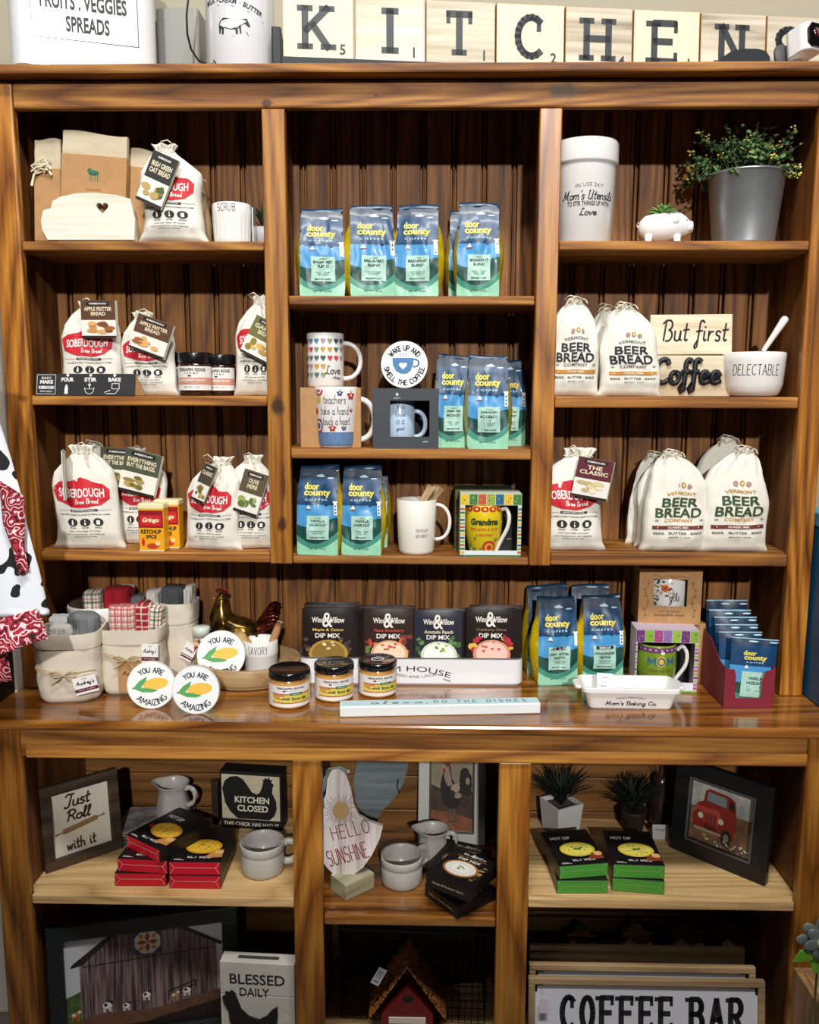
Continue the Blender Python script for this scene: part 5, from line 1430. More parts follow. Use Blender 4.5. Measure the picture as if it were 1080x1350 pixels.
GC = ['#cfd6bf', '#e0b923', '#3f7a3a', '#c8502c', '#8aa83c', '#2f5f8a']
t, xc, W, H, D = pattern_box(600, 676, 645, .080, z, ['#2f3d28', '#5c6b2a', '#3f5a3a', '#8a3a24', '#54702c'], 'darker patterned mug box behind the grandma mug box', .08)
t, xc, W, H, D = pattern_box(607, 688, 651, .006, z, GC, 'floral gift box with the yellow grandma mug in its window', .070)
mb = MB(); fn = front(D/2-.0032); mb.text('ganz', W*.36, H*.20, .010, .003, fn, WHITE, lift=.0004); mb.build('logo', t)
m2 = thing('mug', 'yellow flowered mug reading grandma inside the gift box', 'mug', (xc-W*.10, .006+D/2, z+.0022)); r = W*.315; h = H*.80
gp = [(r*.62, 0), (r*.66, .003), (r*.74, .008), (r*.95, h*.40), (r*1.0, h*.65), (r*.98, h*.98)]
mug(m2, r, h, M('#d9be1e', .25, coat=.4), gp, hout=.004, hand=False)
mb = MB(); mb.T = Matrix.Rotation(R(-25), 4, 'Z'); mb.tube(sm([Vector(p) for p in ((r*.72, 0, h*.06), (r*1.0, 0, h*.28), (r*1.35, 0, h*.55), (r*1.42, 0, h*.78), (r*1.25, 0, h*.92), (r*1.02, 0, h*.90))]), .0042, MW, 10); mb.build('handle', m2)
mb = MB(); fn = cyl(lambda b: lin([(zz, q) for q, zz in gp], b)); random.seed(4)
mb.text('Grandma', 0, h*.68, r*1.5, h*.13, fn, M('#1f3f2c'), .05, lift=.0012)
mb.text('kind caring & loving', 0, h*.53, r*1.5, h*.085, fn, M('#c25a2a'), .02, .2, .0012); mb.text('a daughter', 0, h*.42, r*.9, h*.08, fn, M('#c25a2a'), .02, .2, .0012)
for k in range(-2, 3): mb.ell(k*r*.42, h*.93, r*.2, h*.055, fn, RED, .0010, 12); mb.ell(k*r*.42, h*.93, r*.08, h*.025, fn, GOLD, .0014, 8)
mb.ell(r*.25, h*.16, r*.36, h*.14, fn, RD, .0010, 16, 2); mb.ell(r*.25, h*.16, r*.24, h*.095, fn, M('#e8a32a'), .0014, 14, 2); mb.ell(r*.25, h*.16, r*.13, h*.05, fn, RD, .0018, 12)
for k in range(9): mb.ell(random.uniform(-.9, .9)*r, h*random.uniform(.08, .36), r*.05, h*.04, fn, M('#3f7a3a'), .0008, 8)
mb.build('mug_artwork', m2)

# =================================================================== right column, third shelf
z = SH['R3']
xc, W, H = fit(712, 806, 592, .010, z)
sober_sack(xc, .046, z, W*1.05, H, 'flour sack with the maroon classic tag, left end of the right third shelf', 10, D=.06, tags=[(.46, .72, .48, .38, 10, '#5e1e2c', ['THE', 'CLASSIC'], ['#d9c79a', '#c2ab74', '#ece0bd'])], prof=[(0, 1.0), (.035, .96), (.08, .88), (.25, .80), (.5, .80), (.62, .84), (.72, .82), (.83, .58), (.90, .34), (1, .46)])
G1 = '#2f4a26'; MR_ = '#6d3026'; CM = 'CLASSIC MIX'
xc, W, H = fit(854, 944, 597, .010, z)
beer_sack(xc, .050, z, W*1.04, H, 'green lettered beer bread sack in front, left of the right hand pair', G1, MR_, CM, 21, D=.06)
xc, W, H = fit(934, 1030, 592, .006, z)
beer_sack(xc, .048, z, W*1.02, H, 'green lettered beer bread sack at the right end of the third shelf', G1, MR_, CM, 22, D=.06)
xc, W, H = fit(846, 924, 598, .055, z)
beer_sack(xc, .088, z, W*1.04, H, 'plain side of the sack directly behind the left green lettered sack', G1, MR_, CM, 23, D=.03, pr=False)
xc, W, H = fit(832, 912, 598, .10, z)
beer_sack(xc, .122, z, W*1.04, H, 'rearmost sack showing at the far left of the green lettered group', G1, MR_, CM, 24, D=.03, pr=False)
xc, W, H = fit(918, 1010, 578, .11, z)
beer_sack(xc, .150, z, W*1.0, H, 'tall shaded sack at the back between the two green lettered sacks', G1, MR_, CM, 25, D=.04, pr=False)

# =================================================================== on the counter
z = CT+.0004
def cpos(px, py): return PZ(px, py, z)
TOWG = M('#77797c', .95, bump=.9, bscale=500); TOWW = M('#dedbd2', .95, bump=.9, bscale=500)
def plaid(name, base_, c1, c2, sc=60, w1=.22):
    def b(nodes, L, tc):
        sep = nodes.new('ShaderNodeSeparateXYZ'); L.new(tc.outputs['Object'], sep.inputs[0])
        def stripe(o, k, ph, w_):
            n = nodes.new('ShaderNodeMath'); n.operation = 'MULTIPLY_ADD'; L.new(o, n.inputs[0]); n.inputs[1].default_value = k; n.inputs[2].default_value = ph
            f = nodes.new('ShaderNodeMath'); f.operation = 'FRACT'; L.new(n.outputs[0], f.inputs[0])
            g = nodes.new('ShaderNodeMath'); g.operation = 'LESS_THAN'; L.new(f.outputs[0], g.inputs[0]); g.inputs[1].default_value = w_
            return g.outputs[0]
        col = None
        for o, ph in ((sep.outputs[0], .1), (sep.outputs[2], .3)):
            for k, w_, c in ((sc, w1, c1), (sc*1.0, w1*.4, c2)):
                m_ = nodes.new('ShaderNodeMixRGB')
                s_ = stripe(o, k, ph+(.5 if c is c2 else 0), w_)
                mm = nodes.new('ShaderNodeMath'); mm.operation = 'MULTIPLY'; L.new(s_, mm.inputs[0]); mm.inputs[1].default_value = .75
                L.new(mm.outputs[0], m_.inputs[0])
                if col is None: m_.inputs[1].default_value = (*srgb(base_), 1)
                else: L.new(col, m_.inputs[1])
                m_.inputs[2].default_value = (*srgb(c), 1); col = m_.outputs[0]
        return col
    return fx(name, b, .95)
PG = plaid('plaid_green', '#dcd6c4', '#2f4a36', '#9c2230', 55); PR_ = plaid('plaid_red', '#a5202e', '#dcd6c4', '#5a1520', 70, .2); PS = plaid('check_red', '#ded8c8', '#b04048', '#b8323e', 75, .35)
def canvas_bag(px0, px1, pyb, pyt, label, seed, rz=0, D=None, cuff=.20, Y=None):
    x, y = cpos((px0+px1)/2, pyb)
    if Y is not None: y = Y
    x = P((px0+px1)/2, pyb-40, y)[0]
    W = P(px1, pyb-40, y)[0]-P(px0, pyb-40, y)[0]; H = P((px0+px1)/2, pyt, y)[1]-z; D = D or W*.62
    t = thing('canvas_bag', label, 'bag', (x, y+D/2, z), R(rz), 'cuffed canvas bags')
    sd = Vector((seed*3.3, seed, 0)); n = 48
    def ring(a, b, g=1.0):
        c, s_ = math.cos(a), math.sin(a); e = .55
        X = W/2*math.copysign(abs(c)**e, c); Yy = D/2*math.copysign(abs(s_)**e, s_)
        k = lin([(0, .84), (.05, .93), (.2, 1.0), (.6, .98), (1, .99)], b)
        w_ = noise.noise(Vector((c*2, s_*2, b*3))+sd)*.0045*(1 if b < .8 else .4)+noise.noise(Vector((c*5, s_*5, b*7))+sd)*.0018
        return Vector((X*k*g+c*w_, Yy*k*g+s_*w_, b*H))
    mb = MB(); mb.grid(lambda a, b: ring(a*6.28318, b), n, 30, CANVAS, closed=True)
    mb.f.append(tuple(reversed(range(n)))); mb.mi.append(0); mb.sm.append(True)
    mb.grid(lambda a, b: ring(a*6.28318, 1-.35*b, .965), n, 6, CANVAS, closed=True, flip=True)
    mb.build('bag_body', t)
    mb = MB()
    def cf(a, b):
        bb = 1-cuff*(1-b); p = ring(a*6.28318, bb, 1.035+.01*math.sin(b*3.1)); p.z += .002*math.sin(a*12+seed)*(1-b); return p
    mb.grid(cf, n, 8, CANVAS, closed=True)
    mb.grid(lambda a, b: cf(a, 1).lerp(ring(a*6.28318, 1, .965), b), n, 2, CANVAS, closed=True)
    mb.build('cuff', t)
    return t, x, y, W, H, D, ring
def roll(t_or_none, px, pyt, W_, h_, d_, y, mat, label, seed=0, cat='towel', grp='rolled kitchen towels', lean=0, zb=None, rz=0, rr=.45):
    xx, zt = P(px, pyt, y-d_/2)
    zz = zt-h_ if zb is None else zb
    t = thing('kitchen_towel', label, cat, (xx, y, zz), R(rz), grp, ry=R(lean))
    sd = Vector((seed*2.1, 0, seed)); hh = zt-zz
    def f(a, b):
        th = a*2*math.pi; c, s_ = math.cos(th), math.sin(th); e = .6
        k = 1-(max(0, b-.82)/.18)**2*rr
        w_ = noise.noise(Vector((c*1.5, s_*1.5, b*2.5))+sd)*.006
        return Vector((W_/2*math.copysign(abs(c)**e, c)*(.5+.5*k)+c*w_, (d_/2*math.copysign(abs(s_)**e, s_)+s_*w_)*k, hh*b-.006*(max(0, b-.8)/.2)**2+.004*noise.noise(Vector((c*2, s_*2, 9))+sd)*b))
    mb = MB(); mb.grid(f, 32, 18, mat, closed=True); n = len(mb.v)
    mb.f.append(tuple(range(n-32, n))); mb.mi.append(0); mb.sm.append(True)
    mb.f.append(tuple(reversed(range(32)))); mb.mi.append(0); mb.sm.append(True)
    o = mb.build('towel_fold', t)
    mb = MB()
    for q in (-.22, .18):
        mb.grid(lambda a, b: Vector((W_*q+W_*.3*(a-.5), -d_/2-.0008+.0015*math.sin(a*3.14)+0, hh*(.05+.85*b))), 4, 10, mat)
    mb.build('folded_edge', t, solid=.0015)
    return t
def bow(t, W, H, D, zz, tagpos=None):
    mb = MB(); y0 = -D/2-.004
    mb.tube([(-W*.49, -D*.1, zz+.012), (-W*.44, y0+.008, zz+.010), (-W*.2, y0-.002, zz+.004), (0, y0-.004, zz-.003), (W*.2, y0-.002, zz+.001), (W*.45, y0+.006, zz+.004)], .0014, TWINE, 6)
    mb.tube([(-W*.49, -D*.1, zz+.009), (-W*.42, y0+.006, zz+.006), (-W*.2, y0-.002, zz-.001), (0, y0-.005, zz-.006)], .0012, TWINE, 6)
    for sg in (-1, 1):
        mb.tube([(0, y0-.006, zz-.003), (sg*W*.10, y0-.008, zz+.006), (sg*W*.20, y0-.007, zz+.002), (sg*W*.16, y0-.008, zz-.006), (sg*W*.05, y0-.008, zz-.005), (0, y0-.006, zz-.003)], .0014, TWINE, 6)
    mb.tube([(0, y0-.007, zz-.003), (-W*.10, y0-.007, zz-.014), (-W*.20, y0-.005, zz-.022)], .0014, TWINE, 6)
    mb.tube([(0, y0-.007, zz-.003), (W*.08, y0-.008, zz-.016), (W*.22, y0-.006, zz-.026)], .0014, TWINE, 6)
    mb.ball((0, y0-.007, zz-.003), .0028, TWINE, 8)
    mb.build('twine_bow', t)
def store_tag(t, pos, w_, h_, rot, rz=0):
    mb = MB(); mb.box((0, 0, 0), (w_, .0012, h_), M('#ece8e6', .5)); o = mb.build('paper_tag', t, loc=pos, rot=(0, rot, rz), bevel=.0003)
    mb = MB(); fn = front(-.0006)
    mb.rect(-w_*.5, -h_*.36, w_*.5, -h_*.16, fn, M('#5d1526', .5), .0004); mb.text('home & gifts', 0, -h_*.26, w_*.7, h_*.07, fn, WHITE, lift=.0007)
    mb.pen("Audrey's", 0, h_*.12, w_*.78, h_*.30, w_*.028, fn, INK, HF, .3, gap=.08); mb.text('THE', 0, h_*.38, w_*.22, h_*.07, fn, INK, lift=.0005)
    mb.build('tag_printing', o)
# front left canvas bag
t, x, y, W, H, D, rg = canvas_bag(38, 122, 928, 838, 'cuffed canvas bag of grey and white cloths at the left end of the counter', 1, rz=8, D=.115)
bow(t, W, H, D, H*.46); store_tag(t, (W*.33, -D/2-.012, H*.30), .047, .036, R(-13))
zb = z+H*.62
roll(None, 104, 808, .062, .06, .05, y+.065, TOWG, 'grey cloth folded on the right in the left canvas bag', 1, zb=zb, rz=-8)
roll(None, 78, 812, .060, .06, .05, y+.095, M('#d5d8da', .9, bump=.6, bscale=500), 'white folded cloth at the back of the left canvas bag', 2, zb=zb, grp='rolled kitchen towels')
roll(None, 76, 822, .046, .06, .04, y+.045, TOWW, 'white cloth tucked in front of the grey cloth in the left canvas bag', 3, zb=zb, rr=.7)
# second canvas bag
t, x, y, W, H, D, rg = canvas_bag(125, 208, 917, 832, 'cuffed canvas bag holding red and plaid towels behind a corn plaque', 2, rz=4, D=.10)
bow(t, W, H, D, H*.60)
mb = MB(); mb.box((W*.06, -D/2-.004, H*.31), (W*.42, .0012, H*.50), KRAFT); o = mb.build('kraft_tag', t)
mb = MB(); mb.pen("Audrey's", W*.07, H*.35, W*.30, H*.09, .0011, front(-D/2-.0046), M('#33241a'), HF, .3, gap=.08, lift=.0006); mb.build('tag_lettering', o)
store_tag(t, (W*.36, -D/2-.006, H*.66), .034, .042, R(2))
zb = z+H*.62
roll(None, 158, 797, .064, .08, .045, y+.050, PS, 'red and cream checked towel in the second canvas bag', 4, zb=zb, rz=2, rr=.3)
roll(None, 186, 793, .034, .08, .045, y+.052, PR_, 'red plaid towel between the checked towel and the green plaid towel', 5, zb=zb, rr=.35)
roll(None, 199, 796, .024, .08, .04, y+.050, PG, 'green plaid towel at the right of the second canvas bag', 6, zb=zb, lean=5)
# rear canvas bag
t, x, y, W, H, D, rg = canvas_bag(190, 253, 872, 797, 'shaded canvas bag at the back holding grey and cream cloths', 3, D=.085, Y=.060, cuff=.26)
zb = z+H*.62
roll(None, 225, 772, .052, .08, .05, y+.045, M('#55585c', .95, bump=.8, bscale=500), 'dark grey folded cloth standing in the rear canvas bag', 7, zb=zb, rr=.25)
roll(None, 199, 776, .030, .08, .045, y+.050, TOWW, 'cream cloth left of the dark grey cloth in the rear canvas bag', 8, zb=zb)
roll(None, 246, 771, .020, .08, .05, y+.050, TOWW, 'cream cloth at the right edge of the rear canvas bag', 9, zb=zb)
# white bucket with towels on a wire stand
xx = P(136, 820, .105)[0]; zt = P(136, 800, .055)[1]; r = (P(184, 804, .105)[0]-P(91, 804, .105)[0])/2
t = thing('white_crock', 'white ceramic crock of towels behind the canvas bags', 'crock', (xx, .055+r*.95, z))
h = zt-z
r = min(r, .075)
t.location.y = .105; hh = h
mb = MB(); mb.lathe([(.0005, .03), (r*.80, .03), (r*.86, .04), (r*.92, h*.72), (r*.98, h*.78), (r, h*.80), (r, h*.96), (r*.97, h), (r*.92, h*.98), (r*.85, .05), (.0005, .045)], CERAM, 48, cap=False); mb.build('crock_body', t)
mb = MB(); bk = M('#1a1a1c', .5, metal=.6)
for q in range(4):
    a = R(45+90*q); mb.tube([(r*.88*math.cos(a), r*.88*math.sin(a), 0), (r*.90*math.cos(a), r*.90*math.sin(a), h*.5)], .0022, bk, 6)
for zz in (.028, h*.5): mb.tube([(r*.90*math.cos(k*.2618), r*.90*math.sin(k*.2618), zz) for k in range(25)], .0018, bk, 6)
mb.build('wire_stand', t)
zb = z+h*.72; yy = .105
roll(None, 118, 778, .045, .06, .05, yy-.005, PG, 'green and cream plaid towel in the white crock', 10, zb=zb, rz=10)
roll(None, 150, 774, .058, .06, .055, yy-.004, M('#a91c2c', .95, bump=.8, bscale=500), 'solid red folded towel in the white crock', 11, zb=zb, rr=.25)
roll(None, 163, 771, .035, .06, .04, yy+.038, TOWW, 'cream towel behind the red towel in the white crock', 12, zb=zb)
roll(None, 180, 783, .028, .05, .04, yy+.0, TOWG, 'grey towel at the right rim of the white crock', 13, zb=zb)

# round wooden tray
xa = P(238, 880, -.02)[0]; xb = P(383, 880, -.02)[0]; yb = cpos(318, 917)[1]
r = (xb-xa)/2*1.00; tx, ty = (xa+xb)/2+.004, yb+r+.004
th = .046
WT_ = wood('tray_wood', 'X', '#8a6b45', '#b08f63', '#c9aa7c', ring=5, rough=.45, coat=.1, knots=False)
t = thing('wooden_tray', 'round pale wooden tray holding the rooster and small pots', 'tray', (tx, ty, z))
ry = min(r, .105)
mb = MB(); mb.lathe([(.0005, 0), (r*.90, 0), (r*.93, .003), (r*.93, .008)], WT_, 64, cap=False, sy=ry/r)
mb.lathe([(.0005, .0085), (r*.97, .0085), (r, .011), (r, th*.97), (r*.99, th), (r*.93, th), (r*.925, th*.97), (r*.92, .014), (.0005, .014)], WT_, 64, cap=False, sy=ry/r); mb.build('tray_body', t)
TRZ = z+.0146
ty_c = ty
# rooster figurine
rx, rz_ = P(318, 846, ty+.045)
fz = z+.0146
t = thing('rooster_figurine', 'glossy metallic brown and red rooster figurine standing in the wooden tray', 'figurine', (P(318, 830, ty+.040)[0], ty+.040, TRZ))
def RM(c, v): return M(c, .18, metal=.7, var=.6, vscale=45, var_col=v)
BR = RM('#7a5c26', '#20120c'); DR = RM('#5e1f16', '#1d0d0a'); CH = RM('#a8872f', '#43220f')
px2m = 1/(1100/(1.72+ty+.04))
HH = P(318, 774, ty+.04)[1]-TRZ
mb = MB()
def body(secs, mat, n=24):
    "secs: (x, z, r_along_normal, r_y) tilt handled by neighbours"
    pts = [Vector((a, 0, b)) for a, b, _, _ in secs]; vs = []; fs = []
    for i, (a, b, ra, rb) in enumerate(secs):
        d = (pts[min(i+1, len(pts)-1)]-pts[max(0, i-1)]).normalized(); nrm = Vector((-d.z, 0, d.x))
        for j in range(n):
            q = 2*math.pi*j/n; vs.append(pts[i]+nrm*ra*math.cos(q)+Vector((0, rb*math.sin(q), 0)))
    for i in range(len(secs)-1):
        for j in range(n): fs.append((i*n+j, i*n+(j+1) % n, (i+1)*n+(j+1) % n, (i+1)*n+j))
    fs += [tuple(range(n)), tuple(reversed(range((len(secs)-1)*n, len(secs)*n)))]
    mb.add(vs, fs, mat, True)
s_ = HH
body([(.30*s_, .46*s_, .02*s_, .02*s_), (.22*s_, .43*s_, .13*s_, .12*s_), (.08*s_, .40*s_, .20*s_, .18*s_), (-.08*s_, .42*s_, .22*s_, .20*s_), (-.20*s_, .52*s_, .19*s_, .17*s_), (-.25*s_, .64*s_, .145*s_, .13*s_), (-.245*s_, .75*s_, .10*s_, .09*s_), (-.235*s_, .83*s_, .075*s_, .07*s_), (-.23*s_, .89*s_, .055*s_, .05*s_), (-.23*s_, .93*s_, .01*s_, .01*s_)], BR)
mb.build('rooster_body', t)
mb = MB()
for k in range(5): mb.ball((-.29*s_+.032*s_*k, 0, (.955+.018*math.sin(k*1.2))*s_), (.016*s_, .008*s_, .034*s_), M('#7a1f24', .25, metal=.5), 10)
mb.build('comb', t)
mb = MB(); mb.ball((-.275*s_, 0, .78*s_), (.018*s_, .02*s_, .045*s_), M('#7a1f24', .25, metal=.5), 10); mb.build('wattle', t)
mb = MB(); mb.tube([(-.28*s_, 0, .865*s_), (-.335*s_, 0, .85*s_)], [.022*s_, .002*s_], CH, 10); mb.build('beak', t)
mb = MB(); mb.ball((-.235*s_, -.062*s_, .865*s_), (.030*s_, .012*s_, .030*s_), M('#b59a4a', .25, metal=.8), 12); mb.ball((-.235*s_, -.072*s_, .865*s_), (.012*s_, .008*s_, .012*s_), BLACK, 10); mb.build('eye', t)
mb = MB(); mb.ball((-.02*s_, -.18*s_, .42*s_), (.17*s_, .035*s_, .11*s_), CH, 16, Matrix.Rotation(R(-12), 3, 'Y')); mb.ball((-.20*s_, -.13*s_, .50*s_), (.08*s_, .05*s_, .13*s_), CH, 14); mb.build('wing', t)
for k in range(6):
    mb = MB(); a = .18+.10*k; mb.tube([Vector((.18*s_, (k-2.5)*.018*s_, .46*s_)), Vector(((.30+.02*k)*s_, (k-2.5)*.03*s_, (.50+.05*k)*s_)), Vector(((.42+.01*k)*s_, (k-2.5)*.035*s_, (.56+.045*k)*s_)), Vector(((.50-.015*k)*s_, (k-2.5)*.035*s_, (.52+.055*k)*s_))], [(.03*s_, .05*s_), (.032*s_, .055*s_), (.026*s_, .045*s_), (.006*s_, .01*s_)], DR if k % 2 else RM('#8b3a1e', '#2a100a'), 10)
    mb.build('tail_feather', t)
for sg in (-1, 1):
    mb = MB(); mb.tube([(0, sg*.06*s_, .28*s_), (-.01*s_, sg*.06*s_, .12*s_), (-.01*s_, sg*.06*s_, .02*s_)], [.045*s_, .02*s_, .018*s_], CH, 10); mb.box((-.03*s_, sg*.06*s_, .012*s_), (.12*s_, .05*s_, .022*s_), CH); mb.build('leg', t)

# savory pot with utensils
xs0, xs1 = P(319, 860, ty-.03)[0], P(364, 860, ty-.03)[0]; W = xs1-xs0; r = W/2
t = thing('dip_pot', 'small white ribbed pot lettered savory in the wooden tray', 'pot', (P(342, 860, ty-.03)[0], ty-.035+r*.6, TRZ))
H = P(342, 846, ty-.035)[1]-TRZ
sy0 = ty-.035+r*.6
mb = MB(); mb.lathe([(.0005, 0), (r*.90, 0), (r*.94, .003), (r*.96, H*.55), (r*.99, H*.58), (r, H*.62), (r, H*.98), (r*.97, H), (r*.9, H*.97), (r*.85, .006), (.0005, .006)], CERAM, 96, cap=False, fn=lambda q, zz, a: q*(1-.03*(math.sin(a*22) > .2)) if (zz < H*.55 and q > r*.89) else q); mb.build('pot_body', t)
mb = MB(); mb.pen('SAVORY', 0, H*.78, r*1.15, H*.22, .0011, cyl(r), INK, gap=.3); mb.build('lettering', t)
cx0 = t.location.x
def stick(name, label, cat, p0, p1, parts_):
    t = thing(name, label, cat, p0); d = Vector(p1)-Vector(p0)
    for nm, a, b, rad, mat in parts_:
        mb = MB(); n = len(rad); mb.tube([d*(a+(b-a)*i/(n-1)) for i in range(n)], rad, mat, 14); mb.build(nm, t)
    return t
BAM = wood('light_bamboo', 'Z', '#a07c4c', '#c9a26a', '#dcbc88', ring=3, rough=.5, coat=.1, knots=False)
zin = TRZ+.008
def at(px, py, Y): a, b = P(px, py, Y); return Vector((a, Y, b))
stick('wooden_scoop', 'small light wooden scoop leaning in the savory pot', 'scoop', (cx0-.008, sy0-.004, zin), at(312, 832, sy0-.012), [('handle', 0, .62, [.004, .004, .005], BAM), ('scoop_head', .6, 1.0, [(.004, .006), (.006, .013), (.006, .0145), (.003, .008)], BAM)])
stick('spreader', 'wooden spreader with a narrow blade in the savory pot', 'spreader', (cx0-.004, sy0+.006, zin), at(322, 838, sy0+.0), [('handle', 0, .6, [.004, .005], BAM), ('paddle', .55, 1.0, [(.003, .006), (.003, .009), (.002, .006)], BAM)])
t = stick('cheese_knife', 'cheese spreader with a round wooden handle angled right in the savory pot', 'knife', (cx0+.004, sy0+.004, zin), at(369, 820, sy0), [('blade', 0, .5, [(.002, .007), (.002, .006)], M('#b9babc', .2, metal=1)), ('ferrule', .48, .58, [.0075, .0075], M('#b9babc', .2, metal=1)), ('handle', .56, 1.0, [.0085, .009, .009, .008, .0078], M('#b48860', .5))])
# little jar with label tag
xj = P(262, 850, ty-.02)[0]
t = thing('small_jar', 'little glass jar with a green lid and ribbon left in the wooden tray', 'jar', (xj+.006, ty-.015, TRZ))
H = P(268, 826, ty-.015)[1]-TRZ
mb = MB(); mb.lathe([(.0005, 0), (.017, 0), (.019, .004), (.019, H*.72), (.016, H*.80), (.0005, H*.8)], M('#c9bda0', .2, coat=.5, var=.5, vscale=90, var_col='#6e5a3a'), 32, cap=False); mb.build('glass_body', t)
mb = MB(); mb.lathe([(.0005, H*.805), (.0185, H*.805), (.0185, H*.98), (.017, H), (.0005, H)], M('#cfd8cc', .35), 32, cap=False); mb.build('lid', t)
mb = MB()
for k in range(6): a = R(k*60+15); mb.tube([(0, -.019, H*.62), (.010*math.cos(a), -.023, H*.62+.010*math.sin(a)), (.015*math.cos(a+.4), -.021, H*.62+.016*math.sin(a+.4))], [(.0008, .003), (.0008, .004), (.0006, .002)], M(('#c9a983', '#9a3a3a')[k % 2], .7), 6)
mb.build('ribbon', t)
mb = MB(); mb.box((0, 0, 0), (.028, .001, .040), M('#ece8e6', .5)); o = mb.build('paper_tag', t, loc=(-.024, -.020, H*.50), rot=(0, R(28), 0))
mb = MB(); fn = front(-.0005); mb.rect(-.014, -.016, .014, -.012, fn, M('#5d1526', .5)); mb.rect(-.014, -.010, .014, -.008, fn, M('#5d1526', .5)); mb.pen("Audrey's", 0, .004, .022, .009, .0008, fn, M('#7a5a62'), HF, .3, gap=.08); mb.build('tag_printing', o)

# corn plaques
def corn(mb, fn, r):
    YC = M('#f0b93a', .45); Y2 = M('#f7d065', .45); GN = M('#63ab62', .45); G2 = M('#3f8a4a', .45)
    cx, cy = r*.18, r*1.05; ca, sa = math.cos(R(8)), math.sin(R(8))
    def rt(p): return (cx+p[0]*ca-p[1]*sa, cy+p[0]*sa+p[1]*ca)
    n = 22; el = [rt((r*.52*math.cos(2*math.pi*i/n), r*.24*math.sin(2*math.pi*i/n))) for i in range(n)]
    mb.poly(el, fn, YC, .0006)
    for i in range(-5, 6):
        for k in range(-2, 3):
            if (i/5.6)**2+(k/2.6)**2 < 1: a, b = rt((i*r*.088+(k % 2)*r*.04, k*r*.085)); mb.ell(a, b, r*.034, r*.034, fn, Y2, .0009, 8)
    mb.poly([(-r*.72, r*.88), (-r*.50, r*1.16), (-r*.20, r*1.34), (-r*.18, r*1.36), (-r*.22, r*1.15), (-r*.42, r*.90), (-r*.05, r*.86), (r*.28, r*.78), (r*.05, r*.70), (-r*.35, r*.70), (-r*.58, r*.80)], fn, GN, .0012)
    mb.line([(-r*.74, r*.87), (-r*.45, r*.80), (r*.2, r*.78)], r*.02, fn, G2, .0015); mb.line([(-r*.66, r*.92), (-r*.38, r*1.12), (-r*.2, r*1.32)], r*.02, fn, G2, .0015)
    mb.ell(-r*.74, r*.87, r*.035, r*.035, fn, G2, .0015, 8)
    mb.pen('YOU ARE', 0, r*1.63, r*1.05, r*.20, r*.042, fn, M('#3a3a40'), arc=r*.9)
    st, a, b, c, d = layout('AMAIZING', SF, .24)
    for q in st:
        out = []
        for p, s_ in q:
            u = ((p-a)/(b-a)-.5)*r*1.25; v = ((s_-c)/(d-c)-.5)*r*.24; th = u/(r*.74); rr = r*.74-v
            out.append((rr*math.sin(th+.05), r-rr*math.cos(th+.05)))
        mb.line(out, r*.042, fn, M('#3a3a40'), .0006)
for px, pyb, py_c, rp, label, rz in ((200, 934, 899, 32.5, 'round corn plaque leaning on the canvas bag, left of its twin', 4), (258, 941, 906, 33, 'round corn plaque standing at the front, between the canvas bag and the jars', -3)):
    x, y = cpos(px, pyb); r = rp*(1.72+y)/1100*1.02
    t = thing('round_plaque', label, 'plaque', (x, y, z), R(rz), 'round corn plaques', rx=R(-8))
    disc(t, r, 0, corn, M('#dcdcd8', .4))
r = 31.5*(1.72+ty-.04)/1100*1.04
t = thing('round_plaque', 'round corn plaque propped inside the wooden tray', 'plaque', (P(293, 870, ty-.045)[0], ty-.062, z+.0150), R(3), 'round corn plaques', rx=R(-14))
disc(t, r, 0, corn, M('#dcdcd8', .4))
for o in t.children: pass

